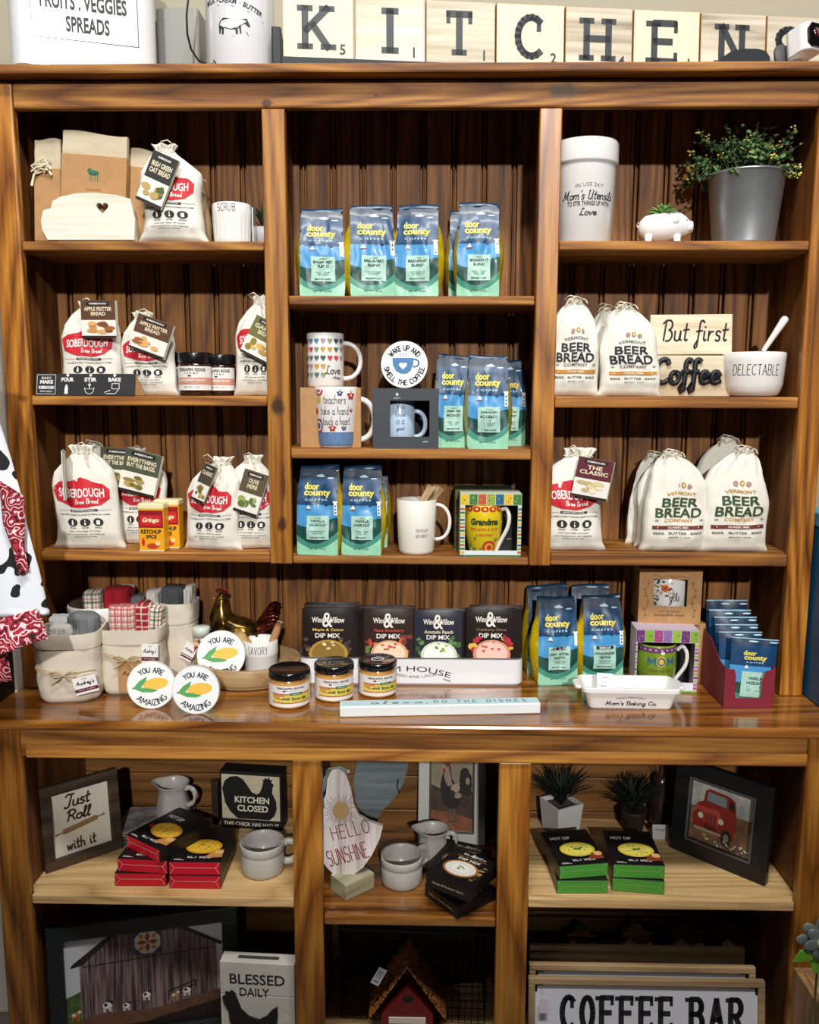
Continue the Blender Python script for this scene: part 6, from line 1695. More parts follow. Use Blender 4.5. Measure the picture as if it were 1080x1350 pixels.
# chili jars
for px0, px1, pyb, pyt, label, lidtxt in ((349, 406, 937, 876, 'chili dip jar at the front, furthest from the white farmhouse tray end', 0), (411, 465, 928, 868, 'chili dip jar in the middle of the row of three', 1), (470, 523, 922, 864, 'chili dip jar on the right with a pale ring on its lid', 2)):
    px = (px0+px1)/2; x, y = cpos(px, pyb); W = P(px1, pyb-40, y)[0]-P(px0, pyb-40, y)[0]; r = W/2; H = P(px, pyt+8, y+r*.5)[1]-z; H = min(max(H, .075), .095)
    t = thing('dip_jar', label, 'jar', (x, y+r, z), R(-6), 'chili dip jars with black lids')
    mb = MB(); mb.lathe([(.0005, .001), (r*.86, .0), (r*.94, .003), (r*.96, .010), (r*.96, H*.70), (r*.90, H*.77), (r*.88, H*.80), (.0005, H*.80)], M('#cf9a52', .2, var=.3, vscale=70, var_col='#b57a38', coat=.9), 48, cap=False); mb.build('glass_body', t)
    mb = MB(); mb.lathe([(.0005, H*.785), (r*.98, H*.785), (r, H*.80), (r*.99, H*.955), (r*.95, H*.985), (r*.88, H*.99), (r*.85, H*.98), (.0005, H*.98)], M('#121214', .14, coat=.7), 56, cap=False)
    lid = mb.build('lid', t)
    mb = MB()
    tf = topf(H*.98)
    if lidtxt == 1: mb.text('SWEET', 0, r*.2, r*.7, r*.14, tf, M('#3a3a3e'), .03); mb.text('& MILD', 0, -r*.15, r*.7, r*.2, tf, M('#3a3a3e'), .03)
    if lidtxt == 2:
        mb.ell(0, 0, r*.34, r*.34, tf, M('#d6d6d6', .4), .0004, 24); mb.ell(0, 0, r*.26, r*.26, tf, M('#55565a', .4), .0006, 24); mb.rect(-r*.18, -r*.04, r*.18, r*.04, tf, M('#c9c9c9'), .0009)
    if lidtxt: mb.build('lid_mark', lid)
    mb = MB(); fn = cyl(r*.96)
    mb.rect(-r*1.9, H*.08, r*1.55, H*.66, fn, M('#e9e5e2', .45), .0006, 32, 1)
    mb.text('TERRAPIN RIDGE', r*.30, H*.59, r*1.35, H*.055, fn, INK, .03, lift=.0010); mb.text('F A R M S', r*.40, H*.525, r*.5, H*.025, fn, INK, lift=.0010); mb.ell(r*.02, H*.52, r*.09, H*.02, fn, INK, .0010, 8)
    mb.rect(-r*.62, H*.20, r*1.40, H*.42, fn, M('#d8c456', .45), .0010, 16); mb.rect(-r*.62, H*.42, r*1.40, H*.45, fn, M('#b5543a', .45), .0012, 16); mb.rect(-r*.66, H*.185, r*1.40, H*.205, fn, M('#a3392c', .45), .0012, 16)
    mb.ell(-r*.25, H*.36, r*.30, H*.08, fn, M('#c58a4a'), .0014, 12); mb.ell(-r*.1, H*.30, r*.5, H*.07, fn, M('#e8cf6a'), .0016, 12)
    mb.rect(r*.28, H*.41, r*.85, H*.475, fn, M('#1f6b4a', .45), .0016, 6); mb.text('Garlic', r*.56, H*.443, r*.4, H*.03, fn, WHITE, lift=.002)
    mb.pen('chili lime dip', r*.48, H*.31, r*1.15, H*.085, .0014, fn, M('#2f5a2a'), HF, .1, gap=.1, lift=.002)
    for i in range(5): mb.text('KEEP REFRIGERATED', -r*1.25, H*(.55-.07*i), r*.5, H*.018, fn, M('#7a7478'), lift=.001)
    mb.build('jar_label', t)

# farmhouse tray with dip mixes
xa, ya = cpos(394, 904); xb, yb2 = cpos(689, 903); ya = (ya+yb2)/2; W = xb-xa; Ht = P(560, 868, ya)[1]-z; D = .085
t = thing('metal_tray', 'long white metal tray lettered farm house holding dip mix packets', 'tray', ((xa+xb)/2, ya+D/2, z), R(.5))
TW_ = M('#e9eaec', .3, coat=.3); n = 12
def rr_out(hx, hy, r, n=8):
    out = []
    for cx, cy, a in ((hx-r, hy-r, 0), (-hx+r, hy-r, 90), (-hx+r, -hy+r, 180), (hx-r, -hy+r, 270)):
        for i in range(n+1): q = R(a+90*i/n); out.append((cx+r*math.cos(q), cy+r*math.sin(q)))
    return out
o1 = rr_out(W/2, D/2, .022); o2 = rr_out(W/2-.0015, D/2-.0015, .0205); o0 = rr_out(W/2-.004, D/2-.004, .018); k = len(o1)
mb = MB()
vs = [(a, b, 0) for a, b in o0]+[(a, b, .005) for a, b in o1]+[(a, b, Ht-.001) for a, b in o1]+[(a, b, Ht-.001) for a, b in o2]+[(a, b, .003) for a, b in o2]
fs = [tuple(reversed(range(k)))]
for j in range(4):
    for i in range(k): fs.append((j*k+i, j*k+(i+1) % k, (j+1)*k+(i+1) % k, (j+1)*k+i))
fs.append(tuple(range(4*k, 5*k))); mb.add(vs, fs, TW_); mb.build('tray_body', t)
mb = MB(); pts = [Vector((a, b, Ht)) for a, b in o1]; mb.tube(pts+[pts[0]], .0016, M('#55504c', .5), 6, cap=False); mb.build('dark_rim', t)
mb = MB(); fn = front(-D/2)
mb.text('FARM HOUSE', -W*.01, Ht*.62, W*.38, Ht*.20, fn, INK, .0, lift=.0005, arc=.28)
for sg, s_ in ((-1, '<<<<'), (1, '>>>>')): mb.text(s_, W*.02+sg*W*.14, Ht*.20, W*.035, Ht*.07, fn, INK, .03, lift=.0005, rot=-sg*18)
mb.text("FRESH AND LOCAL", W*.02, Ht*.32, W*.20, Ht*.09, fn, INK, .0, lift=.0005, arc=-.16)
mb.build('lettering', t)
tray_c = Vector(t.location)
def packet(px0, px1, pyt, yoff, name1, acc, foods, bowl, label, seed, detail=True, tilt=6, rz=0):
    Y = tray_c.y+yoff; xc = P((px0+px1)/2, 830, Y)[0]; W = P(px1, 830, Y)[0]-P(px0, 830, Y)[0]; H = P((px0+px1)/2, pyt, Y+.008)[1]-z-.0035
    t = thing('dip_mix_packet', label, 'dip mix', (xc, Y+.004, z+.0035), R(rz), 'dip mix packets in the white tray', rx=R(-tilt))
    base_ = M({'Avocado Ranch': '#2c2b38', 'Fiesta Strawberry': '#33241f'}.get(name1, '#231a17'), .28, coat=.25)
    sd = Vector((seed, seed*3, 0))
    def s_(a, b, l=0): # a,b in metres
        u, v = a/(W/2), b/H
        pil = (1-u**4)*(1-(2*v-1)**6)*.0028+noise.noise(Vector((u*2, v*2.5, 0))+sd)*.0008
        return Vector((a, -pil-.0006-l, b))
    mb = MB(); mb.grid(lambda a, b: s_((a-.5)*W, b*H), 12, 16, base_); mb.grid(lambda a, b: Vector(((a-.5)*W, -s_((a-.5)*W, b*H).y, b*H)), 12, 16, base_, flip=True); mb.build('foil_packet', t, weld=True)
    if not detail:
        mb = MB(); mb.rect(-W*.49, H*.955, W*.49, H*.985, s_, M('#4a423e', .25), .0004, 8); mb.build('sealed_edge', t); return
    fn = s_; mb = MB(); LT = M('#e9e2d8', .5)
    mb.text('Wind', -W*.19, H*.84, W*.24, H*.075, fn, LT, .02, lift=.0006); mb.text('Willow', W*.17, H*.84, W*.32, H*.08, fn, LT, .02, lift=.0006)
    mb.text('&', 0, H*.84, W*.20, H*.20, fn, LT, .01, lift=.0009)
    mb.text(name1, .01*W, H*.70, W*.60, H*.050, fn, M(acc), .02, lift=.0006); mb.text('DIP MIX', 0, H*.625, W*.48, H*.062, fn, LT, .02, lift=.0006)
    mb.build('packet_lettering', t)
    mb = MB(); rnd = random.Random(seed)
    for i in range(16):
        sx = rnd.choice((-1, 1)); mb.ell(sx*W*rnd.uniform(.24, .43), H*rnd.uniform(.36, .62), W*rnd.uniform(.03, .07), H*rnd.uniform(.02, .05), fn, M(rnd.choice(foods), .5), .0006+i*.00006, 10)
    mb.ell(.02*W, H*.375, W*.38, H*.195, fn, M(bowl[0], .5), .0017, 20, 2); mb.ell(.02*W, H*.385, W*.32, H*.16, fn, M(bowl[1], .5), .0021, 18, 2)
    for i in range(8): mb.ell(rnd.uniform(-.18, .18)*W, H*rnd.uniform(.42, .54), W*.035, H*.014, fn, M(rnd.choice(bowl[2:]), .5), .0025+i*.00004, 8)
    mb.build('food_picture', t)
fl_ = [(397, 465, 803, 'Maple & Onion', '#d9b45a', ['#3a2c22', '#6b5a2a', '#4c3a2a'], ('#b58a34', '#8a6a24', '#e6d39a', '#f0e4b8')),
       (479, 545, 804, 'Fiesta Strawberry', '#b84a3a', ['#b5402a', '#d9622f', '#7a2a24', '#5a7a3a'], ('#d9a87a', '#efd2b4', '#c9443a', '#e0603f')),
       (546, 610, 806, 'Avocado Ranch', '#d9cfae', ['#3f6b34', '#5f8a44', '#2f4f2c'], ('#cfd6c4', '#eef0e6', '#a8c83c', '#6f9a34')),
       (615, 681, 802, 'Cranberry Citrus', '#8a6a4a', ['#b5202e', '#d9a52f', '#e0b84a', '#8f1a28'], ('#d98a74', '#f0c4b4', '#c9443a', '#e8b0a0'))]
for i, (a, b, c, nm, acc, foods, bowl) in enumerate(fl_):
    packet(a, b, c, -.030, nm, acc, foods, bowl, nm.lower().replace('&', 'and')+' dip mix packet at the front of the tray', 40+i)
for i, (a, b, c, nm, lab) in enumerate(((400, 470, 797, 'M', 'dark packet right behind the maple and onion packet'), (404, 474, 795, 'N', 'rearmost dark packet behind the maple and onion packet'), (474, 547, 799, 'F', 'packet with a bright top edge behind the fiesta strawberry packet'), (552, 618, 803, 'A', 'dark packet showing right of the avocado ranch packet'), (619, 689, 799, 'C', 'packet with red berries showing behind the rightmost packet'))):
    packet(a, b, c, (-.012 if i != 1 else .008), nm, '#888888', [], (), lab, 60+i, False, 5, (0, 2, -2, 3, -3)[i])

# alexa block
xa, ya = cpos(447, 946); xb, yb2 = cpos(712, 941)
W = math.hypot(xb-xa, yb2-ya); t = thing('wooden_block_sign', 'long narrow white block lettered alexa do the dishes on the counter', 'sign', ((xa+xb)/2, (ya+yb2)/2+.017, z), math.atan2(yb2-ya, xb-xa))
h = .0225
mb = MB(); mb.box((0, 0, h/2), (W, .034, h), M('#e3e8e8', .5, bump=.2, bscale=80)); mb.build('block', t, bevel=.003, seg=3)
mb = MB(); tf = topf(h); mb.rect(-W*.492, -.0145, W*.492, .0145, tf, M('#c2dde2', .5), .0003)
mb.pen('alexa,', -W*.20, 0, W*.28, .017, .0016, tf, INK, HF, .3, gap=.35); mb.pen('DO THE DISHES', W*.20, 0, W*.46, .014, .0015, tf, M('#2a454f'), gap=.9)
mb.build('lettering', t)

# decaf pouches
HG = ['HIGHLANDER', 'GROGG']
def pouch_c(px0, px1, pyb, pyt, lines, label, rz, seed, decaf=True, Y=None, detail=True, yw=.1):
    x, y = cpos((px0+px1)/2, pyb)
    if Y is not None: y = Y; 
    x = P((px0+px1)/2, (pyb+pyt)/2, y)[0]
    W = P(px1, pyb-40, y)[0]-P(px0, pyb-40, y)[0]; D = W*.62 if detail else .045; H = P((px0+px1)/2, pyt, y+D*.45)[1]-z
    coffee_pouch(x, y+D*.55, z, W, H-.004, lines, label, R(rz), seed, decaf, D, detail=detail, yw=yw)
pouch_c(708, 762, 899, 789, HG, 'decaf coffee pouch left of its neighbour on the counter', 8, 31, yw=.16, Y=.055)
pouch_c(768, 823, 893, 787, HG, 'decaf coffee pouch standing behind the white loaf dish', 5, 32, yw=.16, Y=.065)
pouch_c(694, 752, 880, 774, HG, 'coffee pouch behind the left decaf pouch on the counter', 8, 33, Y=.128, detail=False)
pouch_c(753, 806, 875, 774, HG, 'coffee pouch behind and between the two decaf pouches', 2, 34, Y=.130, detail=False)

# loaf dish
xa, ya = cpos(780, 937); xb, yb2 = cpos(888, 938)
Wb = xb-xa; xc = (xa+xb)/2; h = .047; y0 = (ya+yb2)/2
Wt = P(897, 905, y0)[0]-P(766, 905, y0)[0]
t = thing('loaf_dish', 'white rectangular ceramic loaf dish on the counter', 'baking dish', (xc-.001, y0+.042, z), R(-1))
DW = M('#ecebe8', .15, coat=.6)
hb_, ht_, db, dt = Wb/2, Wt/2, .030, .044
mb = MB(); lv = [(hb_, db, 0, .010), (hb_+.002, db+.002, .003, .011), (ht_-.006, dt-.004, h*.76, .013), (ht_, dt, h*.80, .014), (ht_, dt, h*.96, .014), (ht_-.002, dt-.002, h, .013), (ht_-.006, dt-.006, h, .011), (hb_-.002, db-.002, .006, .008)]
rings = [[(a, b, zz) for a, b in rr_out(hx, hy, r_, 5)] for hx, hy, zz, r_ in lv]; k = len(rings[0])
vs = [p for r_ in rings for p in r_]; fs = [tuple(reversed(range(k)))]
for j in range(len(lv)-1):
    for i in range(k): fs.append((j*k+i, j*k+(i+1) % k, (j+1)*k+(i+1) % k, (j+1)*k+i))
fs.append(tuple(range((len(lv)-1)*k, len(lv)*k))); mb.add(vs, fs, DW); mb.build('dish_body', t)
for sg in (-1, 1):
    mb = MB(); mb.rbox((sg*(ht_+.004), 0, h*.88), (.016, .045, h*.16), DW, .007, 5); mb.build('lug_handle', t)
mb = MB(); sl = (dt-db-.006)/(h*.76); fn = lambda a, b, l: Vector((a, -(db+.002)-sl*b-l, b))
mb.pen("Mom's Baking Co.", .0, h*.26, Wb*.62, h*.26, .0016, fn, INK, HF, .2, gap=.08); mb.text('BAKED FRESH DAILY', 0, h*.58, Wb*.36, h*.08, fn, M('#55555a'), .0, lift=.0006, arc=.15); mb.build('lettering', t)
mb = MB(); mb.box((0, 0, 0), (.033, .001, .034), M('#eceef0', .5)); o = mb.build('price_tag', t, loc=(-Wt*.24, -.006, h*1.04), rot=(R(-32), R(3), 0))
mb = MB(); fn = front(-.0006); mb.text('LOAF PAN', 0, .008, .012, .003, fn, INK); mb.text('made in', 0, -.001, .018, .002, fn, INK); mb.text('$24.00', -.004, -.010, .012, .0035, fn, INK, .02); mb.build('tag_printing', o)

# mug boxes, two high
x0, y0 = cpos(880, 915)
MC = ['#c9b9c9', '#6d2f6d', '#7fae2c', '#a8417c', '#8a6cae', '#93b83c']
Y = y0+.012
t, xc, W, H, D = pattern_box(840, 922, 831, Y, z, MC, 'purple and green gift box with the green mom mug', .062, -3, 3, (.03, .94, .16, .80))
m2 = thing('mug', 'green mug reading mom inside the purple gift box', 'mug', (xc-W*.12, Y+D/2, z+.0022)); r = W*.33; h = H*.74
gp = [(r*.66, 0), (r*.72, .003), (r*.85, .012), (r*1.0, h*.45), (r*.98, h*.75), (r*.96, h*.98)]
mug(m2, r, h, M('#7c9a2a', .25, coat=.4, var=.25, vscale=40), gp, hand=False)
mb = MB(); mb.T = Matrix.Rotation(R(-20), 4, 'Z'); mb.tube(sm([Vector(p) for p in ((r*.80, 0, h*.10), (r*1.1, 0, h*.30), (r*1.42, 0, h*.55), (r*1.46, 0, h*.80), (r*1.25, 0, h*.95), (r*1.0, 0, h*.86))]), .0042, MW, 10); mb.build('handle', m2)
mb = MB(); fn = cyl(lambda b: lin([(zz, q) for q, zz in gp], b))
mb.rect(-r*1.4, h*.86, r*1.4, h*.97, fn, M('#6d3a6a', .4), .0006, 20)
for k in range(-4, 5): mb.ell(k*r*.27, h*.92, r*.05, h*.02, fn, M('#d9a8c4'), .001, 8)
for i, (c, col) in enumerate((('M', '#2f5f86'), ('O', '#3a6a7c'), ('M', '#2f5f86'))): mb.pen(c, (-.46+.46*i)*r, h*.68, r*.32, h*.15, .0032, fn, M(col), lift=.0016)
mb.ell(r*.0, h*.68, r*.23, h*.12, fn, M('#e0b03a'), .0008, 16)
mb.text('love caring', 0, h*.48, r*1.1, h*.10, fn, M('#7a5a1e'), .02, lift=.001); mb.text('kind & loving', .1*r, h*.32, r*1.1, h*.10, fn, M('#2f5a2a'), .02, .2, .001)
star_c = M('#f0f0e4'); 
for k in range(5): a = R(72*k+90); mb.ell(r*.05+math.cos(a)*r*.06, h*.86+math.sin(a)*r*.06, r*.04, r*.04, fn, star_c, .0016, 8)
mb.build('mug_artwork', m2)
# kraft box behind, holding the upper box
Yk = Y+.080; xk0 = P(846, 830, Yk)[0]; xk1 = P(928, 830, Yk)[0]; zk = P(885, 819, Yk)[1]
t = thing('mug_carton', 'lower kraft carton behind the mom mug box', 'box', ((xk0+xk1)/2, .125, z)); DK_ = .10
mb = MB(); mb.box((0, 0, (zk-z)/2), (xk1-xk0, DK_, zk-z), KRAFT); mb.build('carton', t, bevel=.001)
mb = MB(); mb.line([((xk1-xk0)/2-.006, .01), ((xk1-xk0)/2-.006, zk-z-.01)], .0012, front(-DK_/2), M('#7d5a36')); mb.build('printed_edge', t)
Y2_ = .070
zb = zk+.0006; xc = (P(846, 785, Y2_)[0]+P(927, 785, Y2_)[0])/2; W = P(927, 785, Y2_)[0]-P(846, 785, Y2_)[0]; H = P(885, 751, Y2_)[1]-zb
t = thing('mug_gift_box', 'kraft gift box with a window, stacked on top of the lower carton', 'box', (xc, Y2_+.049, zb), R(-5))
boxed(t, W, H, .096, KRAFT, -W*.27, W*.27, H*.33, H*.82, M('#2a211a', .7))
mb = MB(); fn = front(-.048); k_ = M('#6b4a2a', .7)
mb.text('be', .0, H*.20, W*.06, H*.03, fn, k_); mb.text('just because', .0, H*.235, W*.34, H*.045, fn, k_, .01); mb.text('sculpted mug', .0, H*.165, W*.48, H*.055, fn, k_, .02)
for sg in (-1, 1):
    pts = [(sg*W*(.37+.03*math.sin(i*1.1)), H*(.15+.06*i)) for i in range(12)]; mb.line(pts, .0009, fn, k_)
    for i in range(0, 12, 2): mb.ell(pts[i][0]+sg*.003, pts[i][1], .0022, .0014, fn, k_, .0004, 8)
pts = [(-W*.3+W*.6*i/14, H*(.87+.02*math.sin(i*1.3))) for i in range(15)]; mb.line(pts, .0009, fn, k_)
mb.build('printed_vines', t)
m2 = thing('mug', 'white mug with orange flowers inside the upper kraft box', 'mug', (xc, Y2_+.045, zb+.0022), R(-5)); r = W*.33; h = H*.82
mug(m2, r, h, MW, [(r*.9, 0), (r, .004), (r, h*.98)], hand=False)
mb = MB(); fn = cyl(r); rnd = random.Random(8)
for i in range(26): mb.ell(rnd.uniform(-.75, .1)*r, h*rnd.uniform(.55, .95), r*rnd.uniform(.04, .1), r*rnd.uniform(.03, .07), fn, M(rnd.choice(['#3a4a52', '#d9a02f', '#56704a', '#c9c2b0', '#26262e']), .4), .0006+i*.00003, 8)
for i in range(14): mb.ell(rnd.uniform(-.8, -.55)*r, h*rnd.uniform(.30, .6), r*.05, r*.05, fn, M(rnd.choice(['#3a4a52', '#56704a', '#8a7a4a']), .4), .0006, 8)
for k in range(5): a = R(72*k); mb.ell(-.25*r+math.cos(a)*r*.10, h*.78+math.sin(a)*r*.10, r*.09, r*.09, fn, M('#d9602a', .4), .0022, 10)
mb.ell(-.25*r, h*.78, r*.05, r*.05, fn, M('#7a2a1a'), .0026, 8)
mb.pen('be', .25*r, h*.68, r*.24, h*.14, .0014, fn, INK, HF, .1); mb.pen('you', .22*r, h*.50, r*.5, h*.20, .0016, fn, INK, HF, .1, gap=.1); mb.text('LOVE', .3*r, h*.33, r*.3, h*.08, fn, INK, .02)
mb.build('mug_artwork', m2)

# maroon display box of small pouches
xf0, yf = cpos(952, 931); xf1, yf1 = cpos(1022, 936); W = xf1-xf0; D = .175; H = P(985, 880, yf)[1]-z
MRN = M('#7d2030', .5)
t = thing('display_box', 'maroon cardboard display box of coffee packets at the right end of the counter', 'box', ((xf0+xf1)/2, (yf+yf1)/2+.001, z), R(0)); 
hw_ = W/2
notch = [(-hw_, 0), (hw_, 0), (hw_, H), (hw_*.62, H*.93), (hw_*.50, H*.72), (hw_*.50, H*.30), (hw_*.42, H*.25), (-hw_*.50, H*.25), (-hw_*.56, H*.30), (-hw_*.56, H*.82), (-hw_*.62, H*.97), (-hw_, H)]
mb = MB(); mb.prism(notch, 0, .0015, MRN); mb.build('front_panel', t)
for sg in (-1, 1):
    mb = MB(); out = [(.0016, 0), (D, 0), (D, H*1.55), (D*.55, H*1.45), (D*.22, H*1.08), (.0016, H)]
    mb.T = Matrix.Translation((sg*(hw_-.0008), 0, 0)) @ Matrix.Rotation(R(90), 4, 'Z')
    mb.prism(out, -.0007, .0007, MRN); mb.build('side_panel', t)
mb = MB(); mb.box((0, D-.0008, H*.775), (W-.004, .0015, H*1.55), MRN); mb.build('back_panel', t)
mb = MB(); mb.box((0, D/2, .001), (W-.004, D-.004, .0015), MRN); mb.build('box_floor', t)
bx = t
def packet2(dx, dy, w_, h_, tilt, lab, seed, rz=0, print_=True, ry=0, top=0):
    p = bx.matrix_basis @ Vector((dx, dy, .0025))
    Rz = bx.rotation_euler.z
    p = Vector(bx.location)+Matrix.Rotation(Rz, 3, 'Z') @ Vector((dx, dy, .0025+top))
    t = thing('coffee_packet', lab, 'coffee packet', p, Rz+R(rz), 'small coffee packets in the maroon box', rx=R(-tilt), ry=R(ry))
    sd = Vector((seed, 2*seed, 0))
    def s_(a, b, l=0):
        u, v = a/(w_/2), b/h_
        return Vector((a*(1+.04*abs(2*v-1)**3), -((1-abs(u)**3)*(1-(2*v-1)**6)*.006+noise.noise(Vector((u*2, v*2.5, 0))+sd)*.002*(1-abs(u)**3)+.0007)-l, b))
    mb = MB(); mb.grid(lambda a, b: s_((a-.5)*w_, b*h_), 16, 24, ART); mb.grid(lambda a, b: Vector((s_((a-.5)*w_, b*h_).x, -s_((a-.5)*w_, b*h_).y*.6, b*h_)), 12, 16, NAVYM, flip=True); mb.build('foil_packet', t, weld=False)
    mb = MB()
    for q in (.06, .5): mb.ell(w_*(q-.1), h_*.955, w_*.11, h_*.010, s_, SKYL, .0006, 10)
    mb.rect(-w_*.5, h_*.985, w_*.5, h_*1.0, s_, M('#8fb4c4', .3), .0005, 6); mb.build('sealed_top', t)
    if print_:
        mb = MB(); mb.text('door', -w_*.10, h_*.78, w_*.28, h_*.075, s_, GOLD, .035); mb.text('county', w_*.03, h_*.70, w_*.50, h_*.085, s_, GOLD, .035); mb.text('C O F F E E', w_*.02, h_*.64, w_*.38, h_*.020, s_, SKYL, .02); mb.build('brand_lettering', t)
        mb = MB(); mb.poly([(-w_*.2, h_*.55), (-w_*.1, h_*.55), (-w_*.15, h_*.60)], s_, WHITE, .0006)
        mb.rect(-w_*.24, h_*.12, w_*.32, h_*.50, s_, LAB, .0010, 6, 6); mb.text('VANILLA', w_*.06, h_*.405, w_*.30, h_*.045, s_, LTXT, .03, lift=.0014); mb.text('HAZELNUT', w_*.05, h_*.335, w_*.34, h_*.045, s_, LTXT, .03, lift=.0014)
        for i in range(3): mb.rect(-w_*.12, h_*(.27-.03*i), w_*.2, h_*(.278-.03*i), s_, M('#4f7168'), .0014)
        mb.build('flavour_label', t)
hp = P(995, 842, yf+.02)[1]-z
packet2(.006, .016, W*.92, hp, 4, 'front vanilla hazelnut packet in the maroon display box', 71, rz=0, ry=4)
packet2(-.003, .046, W*.86, hp*1.03, 5, 'blue packet just behind the front vanilla hazelnut packet', 72, rz=0, print_=False)
packet2(-.003, .068, W*.86, hp*1.10, 5, 'third blue packet in the maroon box with a pale top edge', 73, print_=False)
packet2(.003, .092, W*.86, hp*1.17, 5, 'fourth blue packet in the maroon display box', 74, print_=False)
packet2(-.002, .115, W*.86, hp*1.24, 4, 'fifth blue packet in the maroon display box, next to the dark ones', 75, print_=False)
packet2(-.002, .138, W*.86, hp*1.36, 3, 'rearmost dark blue packet in the maroon display box', 76, print_=False)

# =================================================================== base cabinet, left bay
z = LS['L']+.0004
def at3(px, py, zz): a, b = PZ(px, py, zz); return Vector((a, b, zz))
def framed(name, label, cat, p_bl, rz, W, H, fw, fd, fmat, lean, art, panel, depth=.018, mould=None):
    "a picture frame standing on its lower edge; origin at the lower left front corner"
    t = thing(name, label, cat, p_bl, rz, rx=-lean)
    mb = MB()
    for (x0, x1, z0, z1) in ((0, W, 0, fw), (0, W, H-fw, H), (0, fw, fw, H-fw), (W-fw, W, fw, H-fw)):
        mb.box(((x0+x1)/2, depth/2, (z0+z1)/2), (x1-x0, depth, z1-z0), fmat)
    mb.build('frame', t, bevel=.002)
    if mould:
        mb = MB()
        for (x0, x1, z0, z1) in ((fw-.004, W-fw+.004, fw-.004, fw), (fw-.004, W-fw+.004, H-fw, H-fw+.004), (fw-.004, fw, fw, H-fw), (W-fw, W-fw+.004, fw, H-fw)):
            mb.box(((x0+x1)/2, .0005, (z0+z1)/2), (x1-x0, .004, z1-z0), mould)
        mb.build('inner_moulding', t, bevel=.0008)
    mb = MB(); mb.box((W/2, depth*.7, H/2), (W-2*fw+.006, .003, H-2*fw+.006), panel)
    pn = mb.build('picture_panel', t)
    mb = MB(); yf = depth*.7-.0015
    art(mb, lambda a, b, l: Vector((fw+a*(W-2*fw), yf-l, fw+b*(H-2*fw))), (W-2*fw), (H-2*fw))
    mb.build('picture', t)
    return t
DKW = wood('dark_barn_wood', 'X', '#1a120c', '#352619', '#574230', ring=5, rough=.7, coat=0, knots=False, bump=.5)
IVO = M('#e8e2d2', .55)
def jr(mb, fn, W, H):
    k = M('#4a3320', .6); f2 = lambda a, b, l: fn(a/W, b/H, l)
    mb.pen('Just', W*.47, H*.83, W*.44, H*.20, .0040, f2, k, HF, .2, gap=.06)
    mb.pen('Roll', W*.47, H*.60, W*.42, H*.165, .0040, f2, k, HF, .2, gap=.06)
    r = R(9); c = (W*.48, H*.41)
    def rt(a, b): return (c[0]+a*math.cos(r)-b*math.sin(r), c[1]+a*math.sin(r)+b*math.cos(r))
    pin = M('#9a7b4f', .6)
    mb.poly([rt(-W*.30, -H*.042), rt(W*.30, -H*.042), rt(W*.31, -.0), rt(W*.30, H*.042), rt(-W*.30, H*.042), rt(-W*.31, 0)], f2, pin, .0006)
    for sg in (-1, 1): mb.poly([rt(sg*W*.30, -H*.012), rt(sg*W*.36, -H*.010), rt(sg*W*.44, -H*.02), rt(sg*W*.44, H*.02), rt(sg*W*.36, H*.010), rt(sg*W*.30, H*.012)], f2, pin, .0006)
    mb.pen('with it', W*.48, H*.15, W*.50, H*.17, .0034, f2, k, HF, 0, gap=.12)
bl = at3(60, 1153, z); br = at3(163, 1118, z)
framed('picture_frame', 'dark wood framed sign with a rolling pin standing in the left bay', 'framed sign', bl+Vector((.001, .001, 0)), math.atan2(br.y-bl.y, br.x-bl.x), .168, .186, .022, .018, DKW, R(5), jr, IVO)

# stack of folded cloths under the pitcher and the pitcher
STN = M('#b9b5ad', .35, coat=.25, var=.12, vscale=30, bump=.3, bscale=25)
def pitcher(loc, s, rz, label):
    t = thing('pitcher', label, 'pitcher', loc, rz, 'stoneware pitchers')
    prof = [(.0005, .0005), (.034, 0), (.038, .003), (.040, .012), (.037, .045), (.031, .068), (.031, .076), (.036, .088), (.0385, .092), (.036, .0925), (.0335, .088), (.028, .076), (.028, .068), (.034, .045), (.036, .012), (.0005, .006)]
    def sp(q, zz, a):
        k = max(0, (zz/s-.055)/.0375)**1.5 if zz > .055*s else 0
        d = ((a+math.pi/2+math.pi) % (2*math.pi))-math.pi
        return q*(1+.035*math.cos(5*a)*(1 if zz/s < .07 else .2))+(.018*s*k*math.exp(-(d/.42)**2) if q > .01 else 0)
    mb = MB(); mb.lathe([(q*s, zz*s) for q, zz in prof], STN, 56, cap=False, fn=sp); mb.build('pitcher_body', t)
    mb = MB(); pts = [(.032, .080), (.042, .084), (.053, .079), (.057, .066), (.052, .050), (.042, .042), (.036, .040)]
    mb.tube(sm([(a*s, 0, b*s) for a, b in pts]), (.0036*s, .006*s), STN, 12); mb.build('handle', t)
def handmug(loc, r, h, rz, label):
    t = thing('mug', label, 'mug', loc, rz, 'squat stoneware mugs')
    prof = [(r*.86, 0), (r*.93, .003), (r*.97, .010), (r*.97, h*.66), (r*.94, h*.70), (r*.98, h*.73), (r, h*.76), (r, h*.97)]
    mb = MB()
    full = [(.0005, .0005)]+prof+[(r*.975, h)]+[(r*.93, h*.97), (r*.89, h*.70), (r*.9, .012), (.0005, .009)]
    mb.lathe(full, STN, 56, cap=False, fn=lambda q, zz, a: q*(1+.010*noise.noise(Vector((math.cos(a)*4, math.sin(a)*4, zz*90)))) if q > r*.9 else q); mb.build('mug_body', t)
    mb = MB(); pts = [(r*.93, h*.86), (r*1.15, h*.93), (r*1.50, h*.86), (r*1.62, h*.62), (r*1.50, h*.38), (r*1.2, h*.26), (r*.95, h*.28)]
    mb.tube(sm([(a, 0, b) for a, b in pts]), (.0042, .0075), STN, 12); mb.build('handle', t)
px_, _z = P(205, 1070, .10)
cl = [('#3f5f6a', .0), ('#6f8a6a', .012), ('#a9a4a0', .024)]
